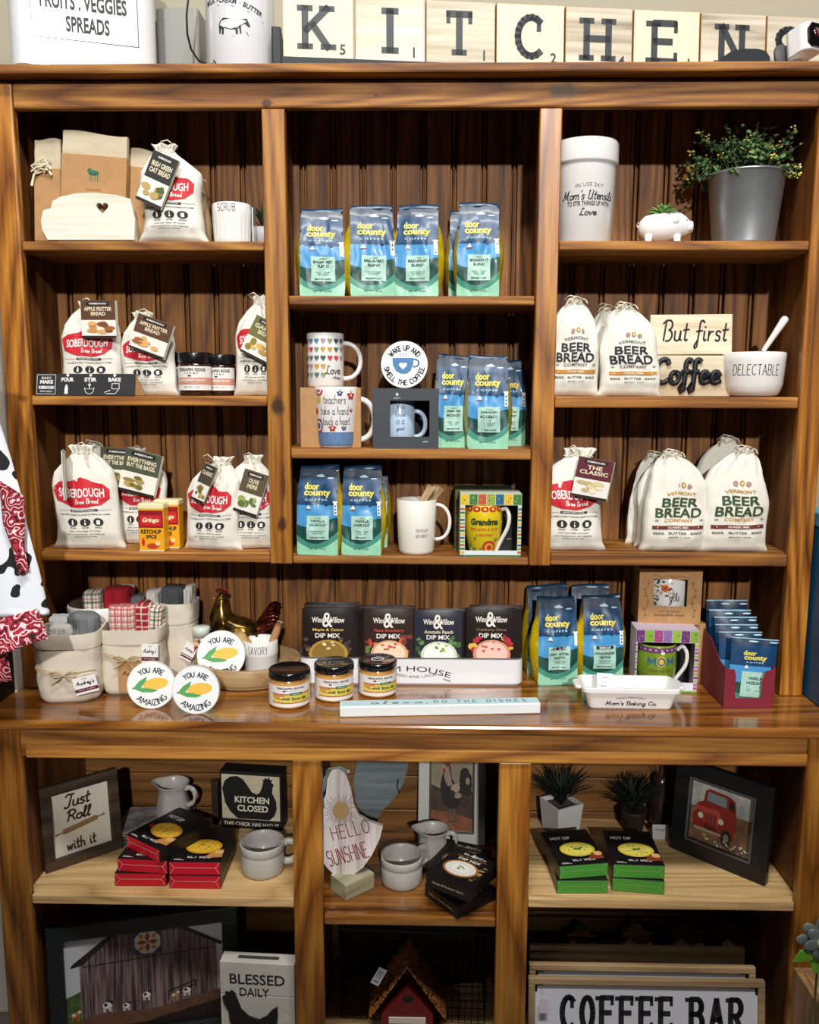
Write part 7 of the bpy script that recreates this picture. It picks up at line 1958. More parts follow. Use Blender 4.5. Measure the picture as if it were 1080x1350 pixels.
for i, (c, dz) in enumerate(cl):
    t = thing('folded_cloth', ('blue green folded cloth at the bottom of the stack behind the red boxes', 'sage green folded cloth in the middle of the stack', 'pale floral folded cloth on top of the stack under the pitcher')[i], 'cloth', (px_+.01*(i == 1), .105, z+dz+.0001*i), R((2, -3, 4)[i]))
    mb = MB(); sd = Vector((i, 7, 3))
    mb.rbox((0, 0, .0058), (.19-.015*i, .12, .0115), M(c, .9, bump=.5, bscale=400, var=.35 if i == 2 else 0, vscale=35, var_col='#5d5560' if i == 2 else None), .01, 4); mb.build('folded_layers', t)
    mb = MB(); mb.box((0, -.0602, .0058), (.17-.015*i, .0015, .0012), M('#4a4a48', .9)); mb.build('fold_line', t)
xp = P(226, 1050, .09)[0]
pitcher((xp, .105, z+.0360), .98, R(-12), 'pale stoneware pitcher on the folded cloths in the left bay')
# kitchen closed box sign
BLK = M('#151515', .6)
x0, _ = P(290, 1050, .125); x1, _ = P(373, 1050, .120); W = x1-x0; H = P(330, 1019, .125)[1]-z
t = thing('block_sign', 'black and cream block sign with a hen reading kitchen closed', 'sign', ((x0+x1)/2, .150, z), R(-6))
mb = MB(); mb.box((0, 0, H/2), (W, .046, H), BLK); mb.build('block', t, bevel=.001)
mb = MB(); fn = front(-.023); cr_ = M('#cfc4a6', .6, var=.2, vscale=20)
mb.rect(-W*.47, H*.17, W*.47, H*.95, fn, cr_, .0004)
for q in (.33, .48, .63, .78): mb.line([(-W*.47, H*q), (W*.47, H*q)], .0006, fn, M('#8a7f68'), .0007)
hen = [(-.44, .58), (-.46, .70), (-.42, .83), (-.33, .91), (-.22, .93), (-.12, .88), (-.04, .76), (.02, .66), (.10, .62), (.15, .66), (.19, .76), (.21, .86), (.19, .90), (.23, .89), (.24, .94), (.27, .90), (.30, .94), (.32, .89), (.36, .90), (.34, .85), (.38, .81), (.36, .76), (.35, .66), (.41, .52), (.42, .38), (.38, .26), (.30, .18), (-.22, .18), (-.34, .30), (-.42, .45)]
mb.poly([(a*W, b*H) for a, b in hen], fn, BLK, .001)
WT2 = M('#dcd5c0', .6)
mb.text('KITCHEN', .02*W, H*.52, W*.56, H*.115, fn, WT2, .03, lift=.0014); mb.text('CLOSED', .03*W, H*.37, W*.50, H*.115, fn, WT2, .03, lift=.0014); mb.text('THIS CHICK HAS HAD IT', 0, H*.085, W*.90, H*.065, fn, WT2, .02, lift=.0008)
mb.build('sign_face', t)
# small dark bottle-like post
xq = P(281, 1060, .13)[0]
t = thing('wooden_post', 'thin dark wooden post left of the kitchen closed sign', 'post', (xq, .155, z)); mb = MB(); mb.box((0, 0, .052), (.016, .016, .104), M('#2a1a10', .6)); mb.build('post', t, bevel=.001)
mb = MB(); mb.box((0, 0, .106), (.020, .020, .004), M('#3a2616', .6)); mb.build('post_cap', t)

# hot dip boxes
def dip_box(corner, rz, col, label, W=.108, L=.140, h=.0295, food=0, grp='hot dip boxes', title='HOT DIP'):
    t = thing('dip_mix_box', label, 'dip mix', corner, rz, grp)
    side = M(col, .35); top = M('#1a1617', .35)
    mb = MB(); mb.box((W/2, L/2, h/2), (W, L, h), top); mb.build('carton', t, bevel=.0006)
    mb = MB(); fn = front(0)
    mb.rect(.001, .001, W-.001, h-.001, fn, side, .0004)
    lt = M('#e8c9c4' if 'c4' in col else '#9ccf7a', .4) if food < 2 else M('#8a8480', .4)
    if food < 2:
        mb.line([(.002, h-.002), (W*.10, h*.55), (W*.90, h*.55), (W-.002, h-.002)], .0006, fn, lt, .0007); mb.line([(.002, .002), (W*.10, h*.55)], .0005, fn, lt, .0007); mb.line([(W-.002, .002), (W*.90, h*.55)], .0005, fn, lt, .0007)
    mb.build('end_flap', t)
    mb = MB(); tf = topf(h)
    if food < 2:
        cy = L*.42
        mb.ell(W*.55, cy, W*.40, L*.24, tf, M('#0c0c0d', .3), .0003, 24)
        mb.ell(W*.55, cy, W*.36, L*.205, tf, M('#d99a22' if food == 0 else '#d9c43a', .45), .0005, 24); mb.ell(W*.55, cy, W*.31, L*.17, tf, M('#e8b83a' if food == 0 else '#ecdc66', .45), .0007, 22)
        rnd = random.Random(W*1000+rz*10)
        for i in range(26):
            a = rnd.uniform(0, 6.28); q = rnd.uniform(0, .85)**.7
            mb.ell(W*(.55+.29*q*math.cos(a)), cy+L*.155*q*math.sin(a), W*.018, L*.008, tf, M(rnd.choice(['#8a2a16', '#b5441f', '#5a7a2a', '#a3641f'] if food == 0 else ['#3f6b2a', '#8a6a2a', '#6a7a2a']), .5), .0009+i*.00002, 6)
        if food == 1:
            for i in range(5): mb.ell(W*(.50+.03*i), cy+L*.02*math.sin(i*2), W*.035, L*.016, tf, M('#3f7a2f', .5), .0016+i*.0001, 8)
        mb.poly([(W*.62, L*.10), (W*.99, L*.13), (W*.97, L*.34), (W*.80, L*.30)], tf, M('#c98a4a' if food == 0 else '#8a3a20', .5), .0006)
        mb.ell(W*.90, L*.26, W*.09, L*.06, tf, M('#e0b070', .5), .0012, 12)
        mb.text(title, W*.33, L*.76, W*.42, L*.085, tf, M('#ecebe6'), .03, lift=.0006)
        mb.pen('Wind & Willow'.replace('&', ''), W*.55, L*.11, W*.46, L*.055, .0010, tf, WHITE, HF, .2, gap=.06, lift=.0014)
        mb.rect(W*.08, L*.04, W*.28, L*.048, tf, WHITE, .0006); mb.rect(W*.08, L*.06, W*.22, L*.068, tf, WHITE, .0006)
        if food == 0:
            for i in range(6): mb.ell(W*(.12+.03*(i % 3)), L*(.38+.03*(i//3)), W*.035, L*.022, tf, M('#9a1f24', .4), .0006+.0001*i, 8)
    else:
        mb.ell(W*.48, L*.46, W*.38, L*.25, tf, M('#a86a34', .4), .0005, 26); mb.ell(W*.48, L*.46, W*.33, L*.215, tf, M('#e9e6da', .4), .0008, 26)
        mb.ell(W*.48, L*.46, W*.20, L*.12, tf, M('#f4f2ea', .4), .0011, 20)
        rnd = random.Random(3)
        for i in range(9): mb.ell(W*(.48+rnd.uniform(-.08, .08)), L*(.47+rnd.uniform(-.05, .05)), W*.025, L*.015, tf, M(rnd.choice(['#6a7a2a', '#c9b45a', '#3f4a1a'])), .0014+i*.00003, 6)
        for i in range(8): mb.ell(W*rnd.choice((.10, .16, .85, .9)), L*rnd.uniform(.2, .7), W*.05, L*.025, tf, M(rnd.choice(['#8a6a34', '#b08a54', '#4a3a22'])), .0006+i*.00003, 8)
        mb.text('DIP MIX', W*.5, L*.755, W*.50, L*.07, tf, M('#e6e0d0'), .03, lift=.0008); mb.text('Asiago & Roasted Garlic', W*.5, L*.83, W*.66, L*.035, tf, M('#b58a4a'), .01, lift=.0008)
        mb.pen('Wind', W*.36, L*.92, W*.2, L*.06, .0010, tf, WHITE, HF, .2, gap=.06); mb.text('&', W*.5, L*.92, W*.10, L*.09, tf, WHITE, lift=.0008); mb.pen('Willow', W*.66, L*.92, W*.24, L*.06, .0010, tf, WHITE, HF, .2, gap=.06)
        mb.text('Asiago & Roasted Garlic', W*.5, h*.5, W*.72, h*.24, front(0), M('#b5a084'), .01, lift=.0008)
    mb.build('box_printing', t)
    if food == 2:
        mb = MB(); mb.line([(0, h*.5), (.0, h*.5)], .001, front(0), lt)
    return t
RDC = '#c4142a'; g_ = 'red ended hot dip boxes'; hh = .0300
A0 = at3(152, 1168, z)
dip_box(A0, R(1), RDC, 'red ended dip box at the bottom of the left stack', grp=g_)
dip_box(A0+Vector((.005, .006, hh)), R(-4), RDC, 'red ended dip box in the middle of the left stack, under the slanted one', grp=g_)
dip_box(Vector((A0.x+.010, A0.y+.048, z+2*hh)), R(-33), RDC, 'red ended dip box lying slanted on top of the left stack', grp=g_)
D0 = at3(223, 1171, z)
dip_box(D0+Vector((.001, 0, 0)), 0, RDC, 'lower red ended dip box of the right stack in the left bay', grp=g_)
dip_box(D0+Vector((.001, .001, hh)), R(.5), RDC, 'upper red ended dip box of the right stack, partly under the slanted box', grp=g_)
c = at3(341, 1163, z); r = (P(371, 1130, c.y+.045)[0]-P(313, 1130, c.y+.045)[0])/2
handmug((c.x, c.y+r, z), r, .068, R(8), 'squat stoneware mug on the bare shelf of the left bay')

# barn picture
bz = LB+.0004
p0 = P(57, 1229, -.12); Yr = .0
for k in range(60):
    Yr = -.05+.003*k
    if P(312, 1198, Yr)[1] <= p0[1]: break
p1 = P(312, 1198, Yr); Wb = math.hypot(p1[0]-p0[0], Yr+.12)
def barn_tex(nodes, L, tc):
    mp = nodes.new('ShaderNodeMapping'); mp.inputs['Scale'].default_value = (1, 1, .04); L.new(tc.outputs['Object'], mp.inputs[0])
    n = nodes.new('ShaderNodeTexNoise'); n.inputs['Scale'].default_value = 230; n.inputs['Detail'].default_value = 4; L.new(mp.outputs[0], n.inputs[0])
    r_ = nodes.new('ShaderNodeValToRGB'); L.new(n.outputs[0], r_.inputs[0])
    r_.color_ramp.elements[0].position = .35; r_.color_ramp.elements[0].color = (*srgb('#2c2024'), 1); r_.color_ramp.elements[1].position = .68; r_.color_ramp.elements[1].color = (*srgb('#9a7f80'), 1)
    return r_.outputs[0]
def barn(mb, fn, W, H):
    sky = M('#c9cbd0', .5); brn = fx('barn_boards', barn_tex, .6); fn2 = lambda a, b, l: fn(a/W, b/H, l)
    mb.rect(0, 0, W, H, fn2, sky, .0003)
    mb.poly([(0, 0), (W*.2, 0), (W*.2, H*.42), (W*.10, H*.46), (0, H*.40)], fn2, M('#55713a', .6, var=.5, vscale=60), .0005)
    mb.poly([(W*.09, 0), (W*.96, 0), (W*.96, H*.80), (W*.72, H*.995), (W*.30, H*.995), (W*.09, H*.74)], fn2, brn, .0007)
    mb.poly([(W*.03, H*.70), (W*.05, H*.74), (W*.29, H*.998), (W*.33, H*.998), (W*.11, H*.72)], fn2, M('#2a2222', .6), .0010); mb.poly([(W*.70, H*.998), (W*.75, H*.998), (W*1.0, H*.78), (W*.99, H*.75)], fn2, M('#2a2222', .6), .0010)
    mb.line([(W*.11, H*.70), (W*.95, H*.74)], .002, fn2, M('#1d1517'), .001)
    q = W*.175; cx, cy = W*.52, H*.875
    mb.rect(cx-q/2, cy-q/2, cx+q/2, cy+q/2, fn2, M('#27406e', .5), .0012)
    oc = [(cx+q*.5*math.cos(R(22.5+45*i)), cy+q*.5*math.sin(R(22.5+45*i))) for i in range(8)]; mb.poly(oc, fn2, M('#ddd3c0', .5), .0014)
    for i in range(4):
        a = R(90*i); u = (math.cos(a), math.sin(a)); v = (-u[1], u[0])
        def pt(f_, g): return (cx+q*(u[0]*f_+v[0]*g), cy+q*(u[1]*f_+v[1]*g))
        mb.poly([pt(0, 0), pt(.22, -.10), pt(.40, 0), pt(.22, .10)], fn2, M('#9a4a1e', .5), .0017)
        a2 = R(90*i+45); u2 = (math.cos(a2), math.sin(a2)); v2 = (-u2[1], u2[0])
        mb.poly([(cx+q*(u2[0]*.20), cy+q*(u2[1]*.20)), (cx+q*(u2[0]*.34-v2[0]*.09), cy+q*(u2[1]*.34-v2[1]*.09)), (cx+q*u2[0]*.46, cy+q*u2[1]*.46), (cx+q*(u2[0]*.34+v2[0]*.09), cy+q*(u2[1]*.34+v2[1]*.09))], fn2, M('#cf8a2a', .5), .0017)
    mb.poly([(0, 0), (W, 0), (W, H*.30), (W*.55, H*.18), (W*.2, H*.20), (0, H*.14)], fn2, M('#6d4c3c', .6, var=.4, vscale=40), .0012)
    mb.poly([(0, 0), (W, 0), (W, H*.20), (W*.5, H*.06), (0, H*.04)], fn2, M('#1a1414', .6), .0015)
    mb.line([(W*.64, H*.24), (W*.64, H*.34), (W*.82, H*.42), (W*.82, H*.33)], .002, fn2, M('#1a1414'), .0017); mb.line([(W*.64, H*.30), (W*.82, H*.38)], .0014, fn2, M('#1a1414'), .0017)
    for cx, cy, c1, c2, s_ in ((.05, .18, '#a8703a', '#e6d9c4', 1), (.25, .24, '#e9e4da', '#2a2224', 1), (.37, .22, '#e9e4da', '#2a2224', .8), (.50, .30, '#e9e4da', '#2a2224', .9), (.68, .26, '#b08a64', '#e9e4da', .8), (.76, .29, '#e9e4da', '#2a2224', .9)):
        x, y = cx*W, cy*H; k = W*.030*s_
        mb.ell(x, y+k*.9, k*1.0, k*.8, fn2, M(c1, .5), .0019, 12); mb.ell(x-k*.3, y+k*1.1, k*.4, k*.4, fn2, M(c2, .5), .0021, 8); mb.ell(x+k*.9, y+k*1.7, k*.4, k*.4, fn2, M(c2, .5), .0021, 8)
        for d in (-.7, -.4, .4, .7): mb.rect(x+k*d-k*.1, y-k*.6, x+k*d+k*.1, y+k*.5, fn2, M(c1, .5), .0019)
BF = M('#1b2024', .5, bump=.3, bscale=60, var=.3, vscale=25)
Hb = (p0[1]-bz)
framed('picture_frame', 'large black framed barn painting with cows in the lower left bay', 'framed picture', (p0[0], -.118, bz), math.atan2(Yr+.12, p1[0]-p0[0]), Wb, Hb, .034, .02, BF, R(1), barn, WHITE)
# blessed daily block
q0 = P(290, 1270, -.115); q1 = P(390, 1277, -.115); W = q1[0]-q0[0]; H = q0[1]-bz
t = thing('block_sign', 'white plank block sign with a black hen reading blessed daily', 'sign', ((q0[0]+q1[0])/2-.002, -.095, bz), R(-3))
mb = MB(); WPn = M('#dcd8cc', .6, bump=.4, bscale=90, var=.12, vscale=12)
for i in range(3):
    h0 = H*i/3; mb.box((0, 0, h0+H/6), (W, .034, H/3-.0015), WPn)
mb.box((0, .002, H/2), (W-.004, .028, H-.004), M('#6a5d4a', .7)); mb.build('planks', t, bevel=.0012)
mb = MB(); mb.box((0, 0, H+.0004), (W*.55, .008, .0015), M('#4a4a4a', .5)); mb.build('hanger_slot', t)
mb = MB(); fn = front(-.017)
mb.text('BLESSED', 0, H*.83, W*.74, H*.105, fn, INK, .015, lift=.0005)
mb.text('DAILY', -W*.04, H*.70, W*.40, H*.085, fn, INK, .015, lift=.0005)
mb.build('painted_words', t)
hn = [(-.45, .66), (-.47, .72), (-.42, .735), (-.43, .77), (-.37, .765), (-.35, .79), (-.30, .76), (-.27, .70), (-.22, .60), (-.12, .53), (.02, .50), (.12, .54), (.20, .61), (.27, .64), (.27, .52), (.24, .42), (.16, .33), (.05, .28), (.05, .2), (-.05, .2), (-.06, .27), (-.2, .30), (-.32, .38), (-.38, .48), (-.39, .58)]
mb = MB(); mb.prism([(a*W, (b-.07)*H) for a, b in hn], -.0215, -.0175, M('#16181a', .6)); mb.build('hen_cutout', t, bevel=.0008)

# =================================================================== base cabinet, centre bay
z = LS['C']+.0004
# sun board in its block
bc = at3(456, 1188, z); Yb = -.050
pl_ = [(437, 1014), (446, 1011), (456, 1019), (463, 1038), (467, 1060), (474, 1074), (488, 1082), (505, 1088), (501, 1104), (491, 1125), (479, 1142), (466, 1152), (451, 1157), (438, 1149), (427, 1137), (420, 1120), (416, 1090), (422, 1066), (430, 1046), (432, 1026)]
ol = [P(a, b, Yb) for a, b in pl_]; cx = P(458, 1150, Yb)[0]; mz = min(b for a, b in ol)
t = thing('cutting_board_sign', 'whitewashed paddle shaped board with a sun reading hello sunshine', 'sign', (cx, Yb, max(mz, z+.004)))
WSH = wood('whitewashed_boards', 'Z', '#8f8079', '#c9bfba', '#e3dcda', ring=4, rough=.65, coat=0, knots=False, fine=1.5)
lo = [(a-cx, b-max(mz, z+.004)) for a, b in ol]
mb = MB(); mb.prism([(a, max(0, b)) for a, b in lo], -.005, .005, WSH); mb.build('board', t, bevel=.0012)
mb = MB(); fn = front(-.005); sx, sz_ = P(450, 1067, Yb); sx -= cx; sz_ -= max(mz, z+.004)
rb_ = M('#6d5a55', .7)
for i in range(40):
    a = 2*math.pi*i/40; k = .0005
    q = [(sx+.020*math.cos(a), sz_+.020*math.sin(a)), (sx+(.034+.006*math.sin(i*2.4))*math.cos(a), sz_+(.034+.006*math.sin(i*2.4))*math.sin(a))]
    if q[1][0] < P(470, 1070, Yb)[0]-cx-.003 or a > 3: mb.line(q, .0011, fn, rb_, .0004)
mb.ell(sx, sz_, .0185, .0205, fn, M('#b08f63', .65), .0008, 24)
mb.build('sun', t)
mb = MB(); RB = M('#8a3038', .65)
hx_, hz_ = P(462, 1092, Yb); mb.pen('HELLO', hx_-cx, hz_-max(mz, z+.004), .082, .030, .0020, fn, RB, rot=14, gap=.3, lift=.001)
hx_, hz_ = P(458, 1124, Yb); mb.pen('SUNSHINE', hx_-cx+.001, hz_-max(mz, z+.004), .088, .036, .0020, fn, RB, rot=16, gap=.25, lift=.001)
mb.build('lettering', t)
mb = MB(); GR = M('#7d8a80', .7)
tz = lo[1][1]
for k in range(3): mb.tube([(lo[0][0]-.004*k, -.006, tz-.004), (lo[0][0]-.014, -.010, tz-.02-.012*k), (lo[0][0]-.020, -.008, tz-.055), (lo[0][0]-.016, -.004, tz-.09)], .0026, GR, 8)
mb.tube([(lo[0][0]-.006, -.006, tz-.002), (lo[1][0]+.006, -.009, tz+.004), (lo[2][0]+.004, -.008, tz-.004)], .0026, GR, 8); mb.ball((lo[2][0]+.006, -.008, tz-.006), .0045, M('#b5b0a4', .6), 10)
mb.build('hanging_cord', t)
a41 = math.atan2(.051, .058)
t = thing('wooden_block', 'pale green grey wooden block in front of the sun board', 'block', bc, a41)
BK = wood('green_grey_wood', 'X', '#75704f', '#989372', '#b3ae8c', ring=4, rough=.7, coat=0, knots=False)
bh = P(456, 1168, bc.y)[1]-z
mb = MB(); mb.box((.038, .028, bh/2), (.076, .056, bh), BK); mb.build('block', t, bevel=.001)
mb = MB(); mb.box((.003, .052, bh-.001), (.006, .003, .003), M('#e6e2cf', .6)); mb.build('pale_chip', t)
# grey board with wick
gl = [(478, 985), (470, 1005), (466, 1030), (469, 1055), (479, 1074), (497, 1082), (504, 1068), (514, 1058), (524, 1046), (533, 1030), (538, 1010), (538, 985)]
Yg = .158; o_ = [P(a, b, Yg) for a, b in gl]; gx = P(500, 1050, Yg)[0]
t = thing('slate_board', 'blue grey ribbed round board leaning at the back of the centre bay', 'board', (gx, Yg, z), rx=0)
GB2 = wood('grey_ribbed', 'X', '#3f4648', '#5f686b', '#7b8588', ring=3, rough=.7, coat=0, knots=False)
mb = MB(); o2 = [(a-gx, b-z) for a, b in o_]; o2 = o2[:5]+[(.004, .0)]+[(a, b) for a, b in o2[5:]]; mb.prism(o2, -.004, .004, GB2); mb.build('board', t, bevel=.001)
wx, wz = P(525, 1036, Yg); mb = MB(); mb.tube([(wx-gx, -.006, wz-z+.02), (wx-gx-.002, -.007, wz-z), (wx-gx+.004, -.007, wz-z-.016)], .0016, M('#1c1c1c', .7), 6); mb.build('leather_loop', t)
# rooster picture
fx0 = P(551, 1060, .150)[0]; fx1 = .1465; Hf = .235
def roo(mb, fn, W, H):
    f2 = lambda a, b, l: fn(a/W, b/H, l); k = M('#1a1413', .6); mr = M('#3a2420', .6)
    mb.rect(0, 0, W, H, f2, M('#8a7c66', .6, var=.2, vscale=20), .0003)
    mb.poly([(0, 0), (W, 0), (W, H*.52), (W*.7, H*.60), (W*.3, H*.55), (0, H*.62)], f2, M('#4a3524', .6, var=.5, vscale=45), .0005)
    mb.poly([(0, 0), (W, 0), (W, H*.16), (W*.5, H*.24), (0, H*.28)], f2, M('#8a5234', .6, var=.5, vscale=60), .0007)
    body = [(.24, .50), (.22, .62), (.26, .74), (.32, .84), (.36, .90), (.44, .90), (.47, .82), (.50, .70), (.60, .62), (.70, .62), (.76, .66), (.74, .44), (.66, .34), (.54, .29), (.42, .30), (.30, .38)]
    mb.poly([(a*W, b*H) for a, b in body], f2, k, .0010)
    for q, (ex, ez, rr) in enumerate(((.82, .70, .15), (.86, .62, .12), (.78, .58, .12), (.80, .78, .11), (.88, .54, .09))): mb.ell(ex*W, ez*H, rr*W, rr*H*.75, f2, k, .0010+q*.00005, 16)
    mb.ell(.87*W, .68*H, .05*W, .05*H, f2, M('#8a7c66', .6), .0016, 12)
    mb.poly([(W*.33, H*.86), (W*.41, H*.88), (W*.47, H*.74), (W*.50, H*.62), (W*.40, H*.60), (W*.34, H*.66), (W*.30, H*.76)], f2, M('#8a766c', .6), .0013)
    mb.ell(W*.58, H*.58, W*.11, H*.06, f2, M('#9a8a78', .6), .0014, 14); mb.ell(W*.64, H*.48, W*.09, H*.04, f2, M('#8f8070', .6), .0015, 12); mb.ell(W*.52, H*.50, W*.06, H*.05, f2, M('#2c2422', .6), .0016, 12)
    for i in range(4): mb.ell(W*(.32+.04*i), H*(.925+.012*(i % 2)), W*.035, H*.025, f2, M('#8a1a20', .6), .0015+i*.00005, 8)
    mb.ell(W*.31, H*.82, W*.03, H*.04, f2, M('#8a1a20', .6), .0018, 8); mb.poly([(W*.33, H*.88), (W*.25, H*.865), (W*.33, H*.85)], f2, M('#b59a4a', .6), .0018)
    for q in (.46, .56): mb.line([(W*q, H*.32), (W*q, H*.13)], .005, f2, M('#5a4a3a', .6), .001); mb.line([(W*(q-.07), H*.11), (W*(q+.08), H*.13)], .004, f2, M('#5a4a3a', .6), .001)
t = framed('picture_frame', 'white framed rooster painting at the back of the centre bay', 'framed picture', (fx0, .134, z), R(-3), fx1-fx0, Hf, .030, .018, M('#b9b9b2', .55, bump=.3, bscale=80), R(8), roo, WHITE, .016, M('#4a443c', .5))
# pitcher, mug
c = at3(573, 1132, z); pitcher((P(574, 1100, .045)[0]-.004, .050, z), .92, R(-8), 'pale stoneware pitcher in the centre bay behind the squat mug')
c = at3(529, 1178, z); r = (P(557, 1140, c.y+.045)[0]-P(501, 1140, c.y+.045)[0])/2
handmug((c.x, c.y+r, z), r, .064, R(38), 'squat stoneware mug beside the green grey block in the centre bay')
# black asiago boxes
kw = dict(food=2, grp='black asiago dip boxes', W=.104, L=.118, h=.0275)
dip_box(Vector((.004, -.075, z)), R(-50), '#1d1816', 'black asiago dip box at the bottom of the stack, its corner over the shelf edge', **{**kw, 'L': .108})
dip_box(Vector((.012, -.060, z+.0280)), R(-22), '#1d1816', 'black asiago dip box in the middle of the crooked stack', **kw)
lc = at3(562, 1151, z+.084)
dip_box(Vector((lc.x, lc.y, z+.0560)), R(-33), '#1d1816', 'black asiago dip box on top of the stack showing a bowl of white dip', **kw)
# below: wire basket, birdhouse
t = thing('wire_basket', 'dark wire mesh basket in the shade behind the birdhouse', 'basket', (-.02, .085, bz), R(-2))
WR = M('#1c1a19', .5, metal=.5); mb = MB(); bw, bd_, bhh = .165, .075, .225
for i in range(23): x = -bw+2*bw*i/22; mb.tube([(x, -bd_, 0), (x*1.02, -bd_-.004, bhh)], .0011, WR, 5)
for j in range(13): zz = bhh*j/12; mb.tube([(-bw, -bd_-.004*j/12, zz), (bw, -bd_-.004*j/12, zz)], .0011, WR, 5)
mb.build('front_mesh', t)
for sg in (-1, 1):
    mb = MB()
    for i in range(9): y = -bd_+2*bd_*i/8; mb.tube([(sg*bw, y, 0), (sg*bw*1.02, y, bhh)], .0011, WR, 5)
    for j in range(13): zz = bhh*j/12; mb.tube([(sg*bw, -bd_, zz), (sg*bw, bd_, zz)], .0011, WR, 5)
    mb.build('side_mesh', t)
mb = MB(); pts = [(-bw, -bd_-.004, bhh), (bw, -bd_-.004, bhh), (bw, bd_, bhh), (-bw, bd_, bhh), (-bw, -bd_-.004, bhh)]; mb.tube(pts, .0028, M('#3a332c', .5, metal=.4), 8); mb.build('rim', t)
mb = MB(); mb.grid(lambda a, b: Vector((-bw+2*bw*a, bd_*.6+.01*math.sin(a*9), .004+b*.20+.008*math.sin(a*7))), 30, 10, plaid('plaid_dark', '#1d1913', '#0c0a08', '#332b1c', 60, .3)); mb.build('cloth_lining', t, solid=.003)
Yh = -.070; ax, az = P(538, 1274, Yh)
t = thing('birdhouse', 'small red birdhouse with a swirly copper roof in the lower centre bay', 'birdhouse', (P(537, 1330, Yh)[0], Yh+.045, bz))
ez = P(540, 1344, Yh)[1]-bz; azl = az-bz; hwid = (P(589, 1340, Yh)[0]-P(486, 1340, Yh)[0])/2
gz = P(536, 1306, Yh)[1]-bz
REDP = M('#6e1418', .5, bump=.2, bscale=60)
mb = MB(); mb.prism([(-hwid*.66, 0), (hwid*.66, 0), (hwid*.66, ez*1.04), (0, gz), (-hwid*.66, ez*1.04)], -.035, .045, REDP); mb.build('house_body', t)
mb = MB(); mb.box((.001, -.0358, gz*.80), (.021, .002, .013), BLACK); mb.build('doorway', t)
mb = MB(); mb.box((0, -.0362, ez*.86), (hwid*.95, .003, .014), M('#e3d9cf', .5)); mb.build('white_sill', t)
def swirl(nodes, L, tc):
    n = nodes.new('ShaderNodeTexWave'); n.wave_type = 'RINGS'; n.inputs['Scale'].default_value = 16; n.inputs['Distortion'].default_value = 22; n.inputs['Detail'].default_value = 1; n.inputs['Detail Scale'].default_value = 2.2; L.new(tc.outputs['Object'], n.inputs[0])
    r_ = nodes.new('ShaderNodeValToRGB'); L.new(n.outputs['Fac'], r_.inputs[0]); r_.color_ramp.elements[0].position = .22; r_.color_ramp.elements[0].color = (*srgb('#3a1f10'), 1); r_.color_ramp.elements[1].position = .5; r_.color_ramp.elements[1].color = (*srgb('#b8743a'), 1)
    return r_.outputs[0]
CU = fx('swirled_copper', swirl, .4)
for sg in (-1, 1):
    d = Vector((sg*hwid, 0, ez-azl)); L_ = d.length; mb = MB(); nrm = Vector((-d.z*sg, 0, d.x*sg)).normalized()*.003*1
    vs = []
    for s_, yy in ((0, -.045), (1, -.045), (1, .055), (0, .055)):
        p = Vector((0, yy, azl))+d*s_; vs += [p, p-Vector((0, 0, .005))]
    mb.add(vs, [(0, 2, 4, 6), (7, 5, 3, 1), (0, 1, 3, 2), (2, 3, 5, 4), (4, 5, 7, 6), (6, 7, 1, 0)], CU); mb.build('roof_slope', t)
mb = MB(); mb.tube([(math.cos(a*.6)*.004-.003, -.040, azl+.004+math.sin(a*.6)*.004) for a in range(11)], .0012, M('#9a9a9c', .3, metal=1), 6); mb.build('hanging_ring', t)
mb = MB(); mb.box((0, 0, 0), (.019, .001, .042), M('#cfd0d4', .5)); ta = P(498, 1306, Yh-.05); o = mb.build('price_tag', t, loc=(ta[0]-t.location.x, -.052, ta[1]-bz), rot=(0, R(28), 0))
mb = MB(); fn = front(-.0006)
for i in range(5): mb.rect(-.006, .012-.004*i, .006-.001*(i % 2), .0135-.004*i, fn, M('#6a6a72'), .0003)
for i in range(7): mb.rect(-.006+.0018*i, -.016, -.0052+.0018*i, -.009, fn, INK, .0003)
mb.build('tag_printing', o)

# =================================================================== base cabinet, right bay
z = LS['R']+.0004
xs, _ = P(740, 1080, .12)
t = thing('square_planter', 'small white square planter with a dark grassy plant', 'plant', (xs, .125, z), R(28)); ph = P(739, 1062, .10)[1]-z
mb = MB(); a, b, k = .030, .036, .032
vs = [(-a, -a, 0), (a, -a, 0), (a, a, 0), (-a, a, 0), (-b, -b, ph), (b, -b, ph), (b, b, ph), (-b, b, ph), (-k, -k, ph), (k, -k, ph), (k, k, ph), (-k, k, ph), (-k, -k, ph-.012), (k, -k, ph-.012), (k, k, ph-.012), (-k, k, ph-.012)]
fs = [(3, 2, 1, 0)]+[(i, (i+1) % 4, 4+(i+1) % 4, 4+i) for i in range(4)]+[(4+i, 4+(i+1) % 4, 8+(i+1) % 4, 8+i) for i in range(4)]+[(8+i, 8+(i+1) % 4, 12+(i+1) % 4, 12+i) for i in range(4)]
mb.add(vs, fs, M('#c9c8c6', .5)); mb.build('pot', t)
mb = MB(); mb.add([(-k, -k, ph-.011), (k, -k, ph-.011), (k, k, ph-.011), (-k, k, ph-.011)], [(0, 1, 2, 3)], M('#4a4038', .9, bump=1, bscale=200)); mb.build('gravel', t)
tuft(t, 170, .115, .085, M('#131d10', .7), 12, .004, base=ph-.012)
t = thing('potted_plant', 'dark bushy plant in a brown pot behind the green ended boxes', 'plant', (P(835, 1080, .13)[0], .130, z))
mb = MB(); mb.lathe([(.022, 0), (.030, .05), (.032, .055), (.028, .055), (.001, .048)], M('#2a1e16', .6), 24, cap=False); mb.build('pot', t); tuft(t, 190, .105, .075, M('#131b10', .7), 14, .007, base=.045)
t = thing('dried_stems', 'thin dried stems in a dark vase at the back of the right bay', 'vase', (P(872, 1060, .14)[0], .150, z))
